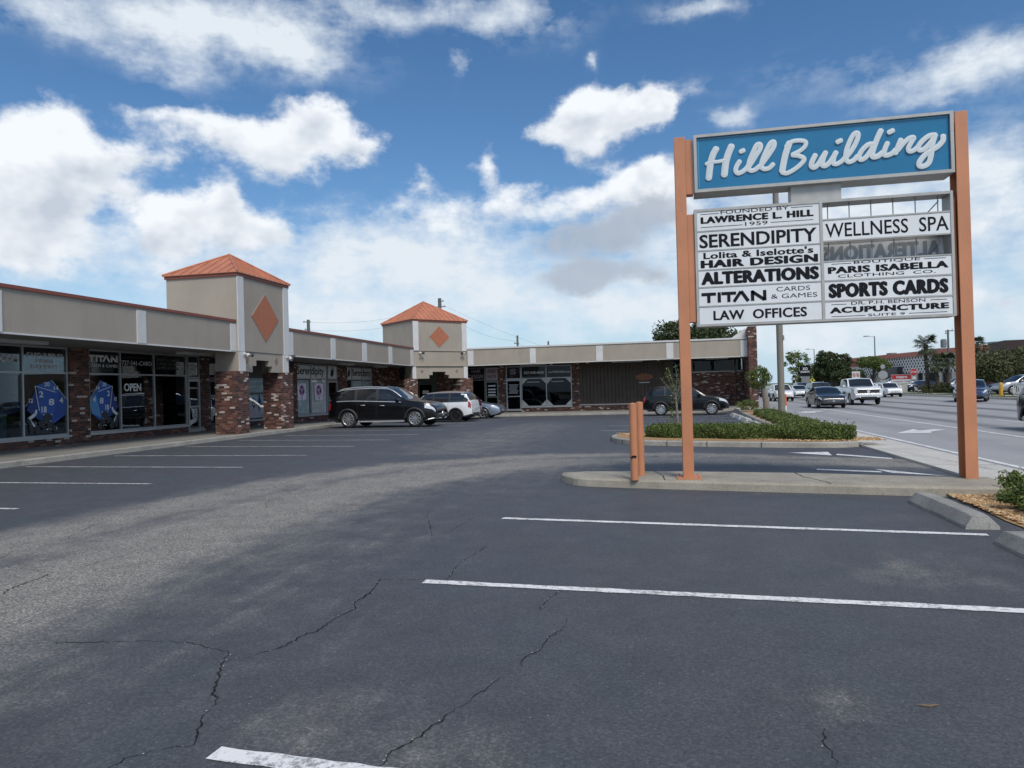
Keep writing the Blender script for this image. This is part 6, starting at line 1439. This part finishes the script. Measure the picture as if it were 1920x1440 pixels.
P_BLACK = paint('black', (.004, .004, .005), coat=.45); P_BLACK2 = paint('black_metal', (.006, .007, .008), .3, coat=.5); P_WHITE = paint('white', (.72, .73, .74)); P_SILVER = paint('silver_blue', (.26, .31, .37), .55); P_RED = paint('maroon', (.09, .010, .014)); P_GREY = paint('dark_grey', (.045, .047, .052), .5)
P_BLUE = paint('steel_blue', (.05, .075, .14), .5); P_DKBLUE = paint('night_blue', (.012, .016, .028), .4); P_SIL = paint('silver', (.38, .39, .40), .6); P_ROOF = mat('roof_black', (.014, .014, .015), .25, coat=.6)
HY = R(-90)                                            # driving toward the camera side, along -y
make_car('suv', 'glossy black sport utility car with chrome trim parked nose out by the boutique', 'car', P_BLACK, (-11.82, 28.98 + .93, -.0), R(-1.5), 'cars parked at the shops', spokes=10, chrome=True, rails=True, scale=1.02)
make_car('mini', 'white compact hatchback with black roof parked nose in behind the black sport utility car', 'car', P_WHITE, (-11.5, 36.0, zg(-10, 36)), R(178), 'cars parked at the shops', rim=M_RIMK, spokes=9, roof_m=P_ROOF, rails=True)
make_car('crossover', 'maroon hatchback showing only its red tail beyond the white compact', 'car', P_RED, (-12.35, 39.2, zg(-10, 39)), R(178), 'cars parked at the shops', spokes=7)
make_car('sedan', 'pale silver blue sedan parked nose out near the corner tower', 'car', P_SILVER, (-11.6, 41.6, zg(-10, 41.5)), R(-2), 'cars parked at the shops', spokes=5)
make_car('crossover', 'black crossover parked behind the young tree in front of the brick wall', 'car', P_BLACK2, (1.42, 40.75, zg(0, 40.5) - .0), R(-3), 'cars parked at the shops', spokes=10, chrome=False)
TR = 'cars driving on the road'
RS = .83
make_car('sedan', 'dark grey sedan leading the traffic in the lane nearest the shops', 'car', P_GREY, (9.35, 41.6 + 2.0, 0), HY, TR, spokes=7, name='car', scale=RS)
make_car('pickup', 'big white pickup truck with chrome bumper driving beside the dark grey sedan', 'pickup truck', P_WHITE, (12.35, 46.2 + 2.57, 0), HY, TR, spokes=6, name='pickup_truck', scale=RS)
make_car('crossover', 'white crossover following in the nearest lane, partly behind the tan pole', 'car', P_WHITE, (9.75, 59.3 + 1.9, 0), HY, TR, spokes=7, name='car', scale=RS)
make_car('sedan', 'low white sedan with black grille behind the dark grey sedan', 'car', P_WHITE, (13.4, 72.0 + 2, 0), HY, TR, spokes=7, name='car', scale=RS)
make_car('suv', 'grey sport utility car right behind the dark grey sedan', 'car', P_GREY, (12.6, 58.6 + 2.05, 0), HY, TR, spokes=6, name='car', scale=RS)
make_car('wagon', 'old boxy white wagon in the lane beyond the white pickup', 'car', P_WHITE, (19.6, 65.5 + 1.9, 0), HY, TR, spokes=5, name='car', scale=RS)
make_car('suv', 'silver utility car further back between the white sedan and the yellow sign', 'car', P_SIL, (16.0, 86.0, 0), HY, TR, spokes=6, name='car', scale=RS)
make_car('sedan', 'black sedan far back near the pale trunk of the cut tree', 'car', P_BLACK, (9.9, 80.0, 0), HY, TR, spokes=6, name='car', scale=RS)
make_car('sedan', 'steel blue sedan half hidden by the right sign post', 'car', P_BLUE, (19.35, 49.8, 0), R(-114), TR, spokes=5, name='car', scale=.96)
make_car('crossover', 'dark blue car cut off by the right edge of the photo', 'car', P_DKBLUE, (10.74, 20.9, 0), HY, TR, spokes=7, name='car', scale=.88)
PK = 'cars parked across the road'
make_car('sedan', 'dark sedan parked across the road beside the palms', 'car', P_DKBLUE, (28.4, 86, .14), R(200), PK, name='parked_car', scale=RS)
make_car('crossover', 'white car parked across the road behind the utility pole', 'car', P_WHITE, (29.9, 80, .14), R(185), PK, name='parked_car', scale=RS)
make_car('crossover', 'silver crossover parked on the grass side beyond the steel blue sedan', 'car', P_SIL, (27.0, 60.5, .14), R(190), PK, name='parked_car', scale=.9)
make_car('pickup', 'white van like truck parked behind the old white wagon', 'truck', P_WHITE, (26.3, 87.5, .14), R(185), PK, name='parked_truck', scale=.8)
# ------------------------------------------------------------------ across the road and far off
def bx(px, Y): return Y * math.tan(math.atan((px - 960) / F_PX) - YAW)      # x of a bearing at depth Y
def tree(name, label, x, y, z0, h, crown_r, crown_h, m, nclump=90, nleaf=60, size=.22, trunk=.16, tm=M_BARKD, group=None, lobes=4):
    t = thing(name, label, 'tree', (x, y, z0), group); g = MB(); zc = z0 + h - crown_h / 2
    g.tube([(x, y, z0 - .1), (x + .05, y, z0 + h * .25), (x - .04, y, z0 + h * .5), (x, y, z0 + h * .8)], [trunk, trunk * .8, trunk * .6, trunk * .2], 8)
    P = [clumps((x, y, zc), (crown_r * .8, crown_r * .8, crown_h * .42), nclump // 2, nleaf, crown_r * .2)]
    for k in range(lobes):
        a = k * 6.28 / lobes + random.uniform(-.5, .5); r_ = crown_r * random.uniform(.35, .62); c = (x + r_ * math.cos(a), y + r_ * math.sin(a), zc + crown_h * random.uniform(-.22, .25))
        g.tube([(x, y, z0 + h * .3), ((x + c[0]) / 2, (y + c[1]) / 2, (z0 + h * .35 + c[2]) / 2), c], [trunk * .5, trunk * .3, trunk * .1], 6)
        P.append(clumps(c, (crown_r * .5, crown_r * .5, crown_h * .3), nclump // lobes, nleaf, crown_r * .17))
    g.build('trunk', tm, t, smooth=40); leaf_mesh('crown', np.concatenate(P), size, m, t, aspect=.7)
    return t
tree('oak_tree', 'broad dark oak rising behind the roof of the far wing', 3.9, 71, -.3, 7.7, 4.4, 3.6, M_LEAFD, 150, 70, .26, .25)
tree('tree', 'pale green feathery tree beyond the black sign', bx(1498, 118), 118, .1, 6.6, 2.2, 5.4, M_LEAFY, 70, 36, .24)
tree('tree', 'olive green tree to the left of the dark oak across the road', bx(1540, 128), 128, .1, 5.0, 2.6, 3.8, M_LEAFO, 90, 60, .28)
tree('oak_tree', 'dark rounded oak next to the tiled facade across the road', bx(1562, 125), 125, .1, 6.1, 3.0, 4.6, M_LEAFD, 130, 70, .28)
tree('tree', 'spreading bushy tree under the roof edge at the left end of the tiled facade', bx(1592, 118), 118, .1, 3.2, 2.4, 2.4, M_LEAFD, 90, 60, .26)
tree('tree', 'small round green tree in front of the tiled facade', bx(1638, 98), 98, .13, 4.4, 2.1, 1.9, M_LEAF, 80, 60, .2)
for k, (px, Y, h, r_) in enumerate(((1846, 66, 3.3, 2.3), (1880, 70, 3.7, 2.7), (1925, 72, 3.6, 3.0))):
    tree('tree', ['olive tree with bare forking stems just right of the sign post', 'middle olive tree of the row before the brown building', 'olive tree of the row at the right edge of the photo'][k], bx(px, Y), Y, .13, h, r_, 2.5, M_LEAFO, 110, 60, .17, .13, group='olive trees before the brown building')
tree('tree', 'tiny far tree line clump at the end of the road', 24, 260, 0, 8, 7, 7, M_LEAFO, 90, 60, .6)
tree('tree', 'far grey green tree at the vanishing end of the road, left of the others', 10, 300, 0, 7.5, 6, 7, M_LEAFO, 80, 60, .6)
tree('tree', 'far tree standing behind the thick pale trunk', 17, 230, 0, 5.2, 5, 5, M_LEAFO, 80, 60, .5)
def palm(label, x, y, h, nfr=26, fl=1.5, skirt=True, group='palms across the road'):
    t = thing('palm_tree', label, 'palm', (x, y, .13), group); g = MB()
    g.tube([(x, y, 0), (x + .05, y, h * .4), (x - .05, y, h * .75), (x, y, h)], [.2, .17, .16, .2], 9)
    for k in range(26): a = k * 2.4; zz = .3 + h * k / 28; g.tube([(x + .16 * math.cos(a), y + .16 * math.sin(a), zz), (x + .27 * math.cos(a), y + .27 * math.sin(a), zz + .12)], [.05, .02], 5)
    g.build('trunk', M_BARKD, t); f = MB()
    for k in range(nfr):
        a = k * 2.399 + random.uniform(-.2, .2); el = R(random.uniform(-55, 75)) if skirt else R(random.uniform(-20, 75)); d = Vector((math.cos(a) * math.cos(el), math.sin(a) * math.cos(el), math.sin(el)))
        c0 = Vector((x, y, h + .05)); hub = c0 + d * fl * .55 - Vector((0, 0, .08)); f.tube([c0, hub], .018, 4)
        up = d.cross(Vector((0, 0, 1))).normalized(); w2 = up.cross(d).normalized()
        for q in range(15):                            # one fan of narrow blades
            an = R(-105 + 15 * q); e_ = (d * math.cos(an) + up * math.sin(an)).normalized(); L_ = fl * .55 * random.uniform(.8, 1.05); sd = e_.cross(w2).normalized() * .035; tip = hub + e_ * L_ - Vector((0, 0, .12 + .1 * abs(math.sin(an))))
            f.add([hub - sd * .3, hub + e_ * L_ * .5 - sd, tip, hub + e_ * L_ * .5 + sd, ], [(0, 1, 2, 3)])
    f.build('crown', M_LEAFP, t)
    return t
palm('tall palm with a round head left of the utility pole across the road', bx(1738, 74), 74, 4.75, 34, 1.35)
palm('short bushy palm standing right of the tall round palm', bx(1757, 73), 73, 2.9, 26, 1.1)
palm('leaning palm under the transformer of the utility pole', bx(1776, 75), 75, 3.2, 28, 1.1)
palm('thin palm whose fronds show beside the right sign post', bx(1836, 76), 76, 4.5, 26, 1.15)
for k, px in enumerate((1746, 1768)):
    P = clumps((bx(px, 73), 73, .55), (.9, .7, .5), 50, 50, .25); tag(leaf_mesh('bush', P, .12, [M_LEAFO, M_LEAFD][k]), ['reddish olive bush at the foot of the palms', 'dark bush between the short palm and the leaning palm'][k], 'bush')
hb = MB()
# --- long commercial building with the pierced white facade
store = thing('commercial_building', 'long low building with orange roof band and white pierced tile facade across the road', 'building', (36, 118, .1))
Q0, Q1 = V(bx(1590, 140), 140, 0), V(bx(1845, 98), 98, 0); sa = (Q1 - Q0).normalized(); SL = (Q1 - Q0).length
ST = frame(Q0, sa)
M_TERRA = mat('terracotta_band', (.36, .12, .075), .7, var=.1); M_CREAM = mat('cream_wall', (.55, .52, .45), .8)
def lattice():
    m, nt, b = nodes_of('pierced_tile'); tc = nt.nodes.new('ShaderNodeTexCoord'); sp = nt.nodes.new('ShaderNodeSeparateXYZ'); nt.links.new(tc.outputs['Object'], sp.inputs[0])
    # cross shaped openings on a diagonal net
    u = nmath(nt, 'MULTIPLY_ADD', sp.outputs[0], .13, nmath(nt, 'MULTIPLY', sp.outputs[1], -.99)); s_ = 1.5
    a = nmath(nt, 'FRACT', nmath(nt, 'MULTIPLY', nmath(nt, 'ADD', u, sp.outputs[2]), s_ * .5 * 1.6)); c = nmath(nt, 'FRACT', nmath(nt, 'MULTIPLY', nmath(nt, 'SUBTRACT', u, sp.outputs[2]), s_ * .5 * 1.6))
    f = nmath(nt, 'MULTIPLY', nmath(nt, 'GREATER_THAN', a, .40), nmath(nt, 'GREATER_THAN', c, .40))
    nt.links.new(mixc(nt, f, (.74, .73, .69), (.03, .03, .028)), b.inputs['Base Color']); b.inputs['Roughness'].default_value = .8
    return m
g = MB(); g.obox(ST, 0, -.2, -18, SL, 5.5, 0); g.build('body', M_TERRA, store)
g = MB(); g.obox(ST, 6, 2.35, .02, SL - .5, 4.85, .35); g.build('tile_facade', lattice(), store)
g = MB(); g.obox(ST, -3.5, 2.2, -3, 6, 3.9, .3); g.build('end_block', M_CREAM, store)
g = MB(); g.prism(frame(Q0, ST[3], c=sa), [(-4, 5.5), (.4, 5.5), (.75, 4.85), (-4, 4.85)], 0, SL); g.build('roof_band', M_TERRA, store)
g = MB(); g.obox(ST, 4.5, .13, .02, SL - 2, 2.35, .08); g.build('shop_front', M_DARK, store)
for k in range(9): a = 5 + k * (SL - 8) / 9; MB().obox(ST, a, .1, .02, a + .5 + (k % 3) * .8, 2.35, .3).build('wall_pier', M_CREAM, store)
g = MB(); g.obox(ST, 15, 1.9, .35, 22, 3.4, 1.2); g.build('dark_canopy', M_DKALU, store)
for a, w_, h_ in ((9, 1.6, .5), (21, 1.0, .35), (24, 2.4, .4), (33, 1.2, .4), (38, 1.6, .5)): MB().obox(ST, a, 5.5, -4, a + w_, 5.5 + h_, -3).build('roof_unit', M_STEEL, store)
cb_ = thing('brown_building', 'plain dark brown building behind the olive trees at the right edge', 'building', (44, 95, .1))
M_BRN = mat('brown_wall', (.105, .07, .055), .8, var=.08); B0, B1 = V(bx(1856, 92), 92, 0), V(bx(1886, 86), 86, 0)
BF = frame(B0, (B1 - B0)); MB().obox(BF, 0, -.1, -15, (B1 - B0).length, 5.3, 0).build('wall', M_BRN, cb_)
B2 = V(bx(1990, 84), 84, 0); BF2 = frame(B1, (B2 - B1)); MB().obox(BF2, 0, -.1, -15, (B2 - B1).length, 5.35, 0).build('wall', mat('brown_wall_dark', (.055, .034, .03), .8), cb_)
MB().obox(BF, -.1, 5.3, -15, (B1 - B0).length + .05, 5.42, .08).build('roof_edge', M_DKALU, cb_)
MB().obox(BF, -3, 3.6, -1, 0, 4.6, .1).build('cream_panel', M_CREAM, cb_)
for k in range(5): MB().obox(BF2, .4 + k * 1.6, .3, .01, 1.2 + k * 1.6, 2.2, .05).build('window', M_CGLASS, cb_)
cs = thing('canopy_station', 'low dark station with a thin white canopy edge far behind the traffic', 'building', (bx(1515, 140), 140, 0))
CF = frame(V(bx(1488, 140), 140, 0), (1, -.1, 0)); MB().obox(CF, 0, 1.9, -6, 5.6, 2.3, 0).build('canopy', M_VINYLW, cs); MB().obox(CF, .2, 0, -5.8, 8.4, 1.9, -.6).build('shop', M_DARK, cs); MB().obox(CF, 5.5, 2.35, -6, 8.0, 2.5, 0).build('canopy_edge', M_VINYLW, cs)
for a in (.3, 2.6, 5.0): MB().obox(CF, a, 0, -.4, a + .18, 1.9, -.2).build('column', M_VINYLG, cs)
bt = thing('box_truck', 'blue box truck far down the road behind the cut tree', 'truck', (9.0, 128, 0))
TF = frame((8.0, 128, 0), (1, 0, 0)); MB().obox(TF, 0, .5, -6, 2.2, 2.6, 0).build('cargo_box', mat('truck_blue', (.03, .08, .22), .4), bt); MB().obox(TF, .1, .4, 0, 2.1, 1.9, 1.6).build('cab', M_VINYLW, bt)
for a in (.1, 1.8):
    for c in (.9, -4.5): MB().lathe([(0, .42), (.28, .42), (.28, 0)], TF[0] + TF[1] * a + TF[2] * .42 + TF[3] * c, (1, 0, 0), 14).build('wheel', M_TYRE, bt)
# --- signs and poles
def sign_post(label, x, y, z0, z1, cat='road sign', name='road_sign'):
    t = thing(name, label, cat, (x, y, z0)); MB().tube([(x, y, z0 - .1), (x, y, z1)], .035, 7).build('post', M_STEEL, t); return t
def ngon(fr, n, r, c0, c1, rot=0.0, cx=0, cy=0): return MB().prism(fr, [(cx + r * math.cos(2 * math.pi * k / n + rot), cy + r * math.sin(2 * math.pi * k / n + rot)) for k in range(n)], c0, c1)
def facing(x, y, z, px): d = math.atan((px - 960) / F_PX) - YAW; return frame((x, y, z), (math.cos(d), -math.sin(d), 0))
M_RSIGN = mat('sign_red', (.45, .03, .035), .45); M_WSIGN = mat('sign_white', (.66, .65, .65), .5); M_YSIGN = mat('sign_yellow', (.55, .50, .05), .5); M_BACK = mat('sign_back', (.40, .41, .41), .5, metal=.4)
x, y = bx(1714, 78), 78; s = sign_post('red stop sign with a white plate under it, right of the red shop sign', x, y, .13, 2.5); fr = facing(x, y, 2.2, 1714)
ngon(fr, 8, .38, .04, .055, math.pi / 8).build('white_rim', M_WSIGN, s); ngon(fr, 8, .35, .056, .066, math.pi / 8).build('sign_plate', M_RSIGN, s); text('STOP', fr, -.26, -.1, .26, .1, .067, M_WSIGN, s, .03)
MB().obox(fr, -.17, -.75, .04, .17, -.45, .055).build('sub_plate', M_WSIGN, s)
x, y = 22.6, 79.2; s = sign_post('pale back of a stop sign with a round disc above it', x, y, .13, 3.0); fr = facing(x, y, 2.0, 1655)
ngon(fr, 8, .46, .04, .06, math.pi / 8).build('sign_plate', M_BACK, s); ngon(fr, 16, .22, .04, .06, 0, 0, .85).build('disc', M_BACK, s); MB().obox(fr, -.28, -.85, .04, .28, -.5, .06).build('sub_plate', M_BACK, s)
x, y = 22.5, 89; s = sign_post('square white no turns sign with red circles at the far kerb', x, y, .13, 2.5); fr = facing(x, y, 2.13, 1606)
MB().obox(fr, -.42, -.42, .04, .42, .42, .055).build('sign_plate', M_WSIGN, s)
g = MB()
for cx in (-.19, .19):
    cy = .0; P = [(cx + .17 * math.cos(k * math.pi / 10), cy + .24 * math.sin(k * math.pi / 10)) for k in range(21)]
    for i in range(20): g.prism(fr, [P[i], P[i + 1], (cx + (P[i + 1][0] - cx) * .78, P[i + 1][1] * .78), (cx + (P[i][0] - cx) * .78, P[i][1] * .78)], .056, .062)
    g.prism(fr, [(cx - .12, .15), (cx - .08, .19), (cx + .12, -.15), (cx + .08, -.19)], .0625, .066)
g.build('ban_circles', M_RSIGN, s)
g = MB()
for cx in (-.19, .19): g.prism(fr, [(cx - .05, -.14), (cx + .0, -.14), (cx + .0, .04), (cx + .08, .04), (cx + .02, .13), (cx - .05, .08)], .0565, .060)
g.build('arrows', M_LETK, s)
x, y = 22.5, 113; s = sign_post('yellow diamond warning sign above the grey sport utility car', x, y, .13, 2.2); fr = facing(x, y, 1.7, 1523); ngon(fr, 4, .4, .04, .055).build('sign_plate', M_YSIGN, s); MB().prism(fr, [(-.08, -.1), (.08, -.1), (.08, .05), (.16, .05), (0, .25), (-.16, .05), (-.08, .05)], .056, .06).build('symbol', M_LETK, s)
x, y = bx(1492, 116), 116; s = sign_post('tiny white notice board on a post far behind the traffic', bx(1504, 118), 118, .13, 2.2); MB().obox(facing(bx(1504, 118), 118, 1.7, 1504), -.25, -.3, .04, .25, .45, .06).build('sign_plate', M_WSIGN, s)
x, y = bx(1510, 110), 110; t = thing('shop_sign', 'black square shop sign with white lettering across the road', 'sign', (x, y, .1)); fr = facing(x, y, .1, 1510)
MB().obox(fr, -.75, 2.25, -.3, .75, 3.8, 0).build('cabinet', M_VINYLB, t); text('XO', fr, -.35, 3.1, .35, 3.5, .005, M_VINYLW, t, .03); text('DONUTS', fr, -.6, 2.72, .6, 3.0, .005, M_VINYLW, t, .03); MB().obox(fr, -.5, 0, -.25, .62, 2.25, -.05).build('pedestal', M_STEEL, t)
x, y = bx(1690, 75), 75; t = thing('monument_sign', 'low red and white shop sign on a pale base at the far verge', 'sign', (x, y, .13)); fr = facing(x, y, .13, 1690)
MB().obox(fr, -.86, .92, -.2, .86, 1.84, 0).build('cabinet', M_SIGNF, t); MB().obox(fr, -.82, 1.38, .002, .82, 1.80, .012).build('red_face', M_RSIGN, t); MB().obox(fr, -.82, .96, .002, .82, 1.36, .012).build('white_face', M_WSIGN, t)
text('metro', fr, -.42, 1.46, .5, 1.72, .013, M_WSIGN, t, .03); text('WIRELESS STORE', fr, -.68, 1.10, .74, 1.22, .013, M_LETK, t, .01); MB().obox(fr, -.45, -.1, -.18, .5, .92, -.02).build('pedestal', M_CREAM, t)
x, y = bx(1914, 70), 70; t = thing('small_sign', 'small red sign at the right edge beyond the railing', 'sign', (x, y, .13)); fr = facing(x, y, .13, 1914); MB().obox(fr, -.1, .9, 0, 1.1, 1.5, .05).build('sign_face', M_RSIGN, t); MB().obox(fr, .3, 0, 0, .4, .9, .05).build('post', M_STEEL, t); text('OPEN', fr, .05, 1.05, .95, 1.35, .052, M_WSIGN, t)
def street_lamp(label, x, y, h, arm):
    t = thing('street_lamp', label, 'street lamp', (x, y, .13), 'street lamps across the road'); MB().tube([(x, y, 0), (x, y, h)], [.11, .07], 8).build('pole', M_STEEL, t); MB().tube([(x, y, h - .08), (x - arm, y, h + .03)], .035, 6).build('arm', M_STEEL, t); MB().box(x - arm - .5, y - .12, h - .03, x - arm + .1, y + .12, h + .08).build('lamp_head', M_STEEL, t)
street_lamp('grey street lamp standing before the pierced tile facade', bx(1642, 100), 100, 7.2, .8); street_lamp('grey street lamp rising over the dark rounded oak', bx(1528, 135), 135, 7.3, .9)
street_lamp('distant street lamp at the end of the road beside the cut tree', 24, 250, 8.5, 1.2)
def upole(label, x, y, z0, h, cross=(), r_=.14, tr=False, group='utility poles'):
    t = thing('utility_pole', label, 'pole', (x, y, z0), group); MB().tube([(x, y, z0), (x, y, h)], [r_ * 1.2, r_ * .8], 8).build('pole', mat('pole_wood', (.12, .125, .12), .9, var=.2), t)
    for (zz, w_) in cross: MB().box(x - w_, y - .06, h - zz - .05, x + w_ * .45, y + .06, h - zz + .05).build('cross_arm', M_STEEL, t); MB().lathe([(0, .05), (.16, .05), (.2, .02)], (x - w_ * .8, y, h - zz + .05), (0, 0, 1), 8).build('insulator', M_VINYLG, t)
    if tr: MB().lathe([(0, .2), (.05, .27), (.75, .27), (.85, .15)], (x - .42, y, h - 1.75), (0, 0, 1), 14).build('transformer', M_STEEL, t); MB().box(x - .2, y - .05, h - 1.4, x, y + .05, h - 1.3).build('bracket', M_STEEL, t)
    return t
U1 = upole('dark utility pole showing over the roof between the two towers', -41.77, 80, -.4, 10.7, ((.25, .7), (1.2, .5)), .24)
U2 = upole('utility pole rising behind the orange roof of the corner tower', -24.95, 80, -.4, 12.45, ((.35, -.5), (1.0, -.7)), .26)
U3 = upole('utility pole with a side arm above the far wing roof', -15.75, 80, -.4, 7.7, ((.9, .4),), .14)
U4 = upole('short plain pole top above the middle of the far wing roof', -12.18, 80, -.4, 6.9, (), .12)
U5 = upole('utility pole with a grey transformer among the palms across the road', bx(1780, 77), 77, .13, 6.25, ((.12, -.5), (.35, .25)), .11, True)
wr_ = MB()
for a, b in (((-41.8, 80, 10.4), (-24.9, 80, 11.6)), ((-41.8, 80, 9.4), (-24.9, 80, 10.6)), ((-24.9, 80, 11.8), (-6, 92, 4.5)), ((-24.9, 80, 11), (-15.7, 80, 7.0)), ((-15.7, 80, 6.8), (-8, 84, 4.6))):
    a, b = Vector(a), Vector(b); wr_.tube([a.lerp(b, k / 10) - Vector((0, 0, .8 * math.sin(math.pi * k / 10))) for k in range(11)], .008, 4)
tag(wr_.build('overhead_wires', M_VINYLB), 'thin overhead wires sagging between the poles behind the shop roofs', 'wires')
x, y = bx(1876, 54.5), 54.5; yp = MB(); yp.lathe([(0, .12), (.85, .12), (.95, .09), (1.0, 0)], (x, y, .12), (0, 0, 1), 12); tag(yp.build('marker_post', mat('marker_yellow', (.62, .33, .03), .5)), 'stout yellow pipeline marker post on the far verge', 'marker post'); 
rl = thing('railing', 'white metal railing on the far verge at the right edge', 'railing', (bx(1905, 53), 53, .13)); a, b = V(bx(1900, 54), 54, 0), V(bx(1960, 50), 50, 0)
for zz in (.3, .95): MB().tube([a + V(0, 0, zz), b + V(0, 0, zz)], .035, 6).build('rail', M_VINYLW, rl)
for k in range(16): p = a.lerp(b, k / 15); MB().tube([p + V(0, 0, .1), p + V(0, 0, .95)], .025 if k % 5 else .04, 5).build('baluster', M_VINYLW, rl)
P = np.stack([rng.uniform(22.4, 27.3, 9000), rng.uniform(45, 100, 9000), rng.uniform(.13, .2, 9000)], 1); P = P[(P[:, 0] < 23.5) | (P[:, 0] > 25.2)]
tag(leaf_mesh('grass', P, .16, M_LEAFO, aspect=.2), kind='stuff')
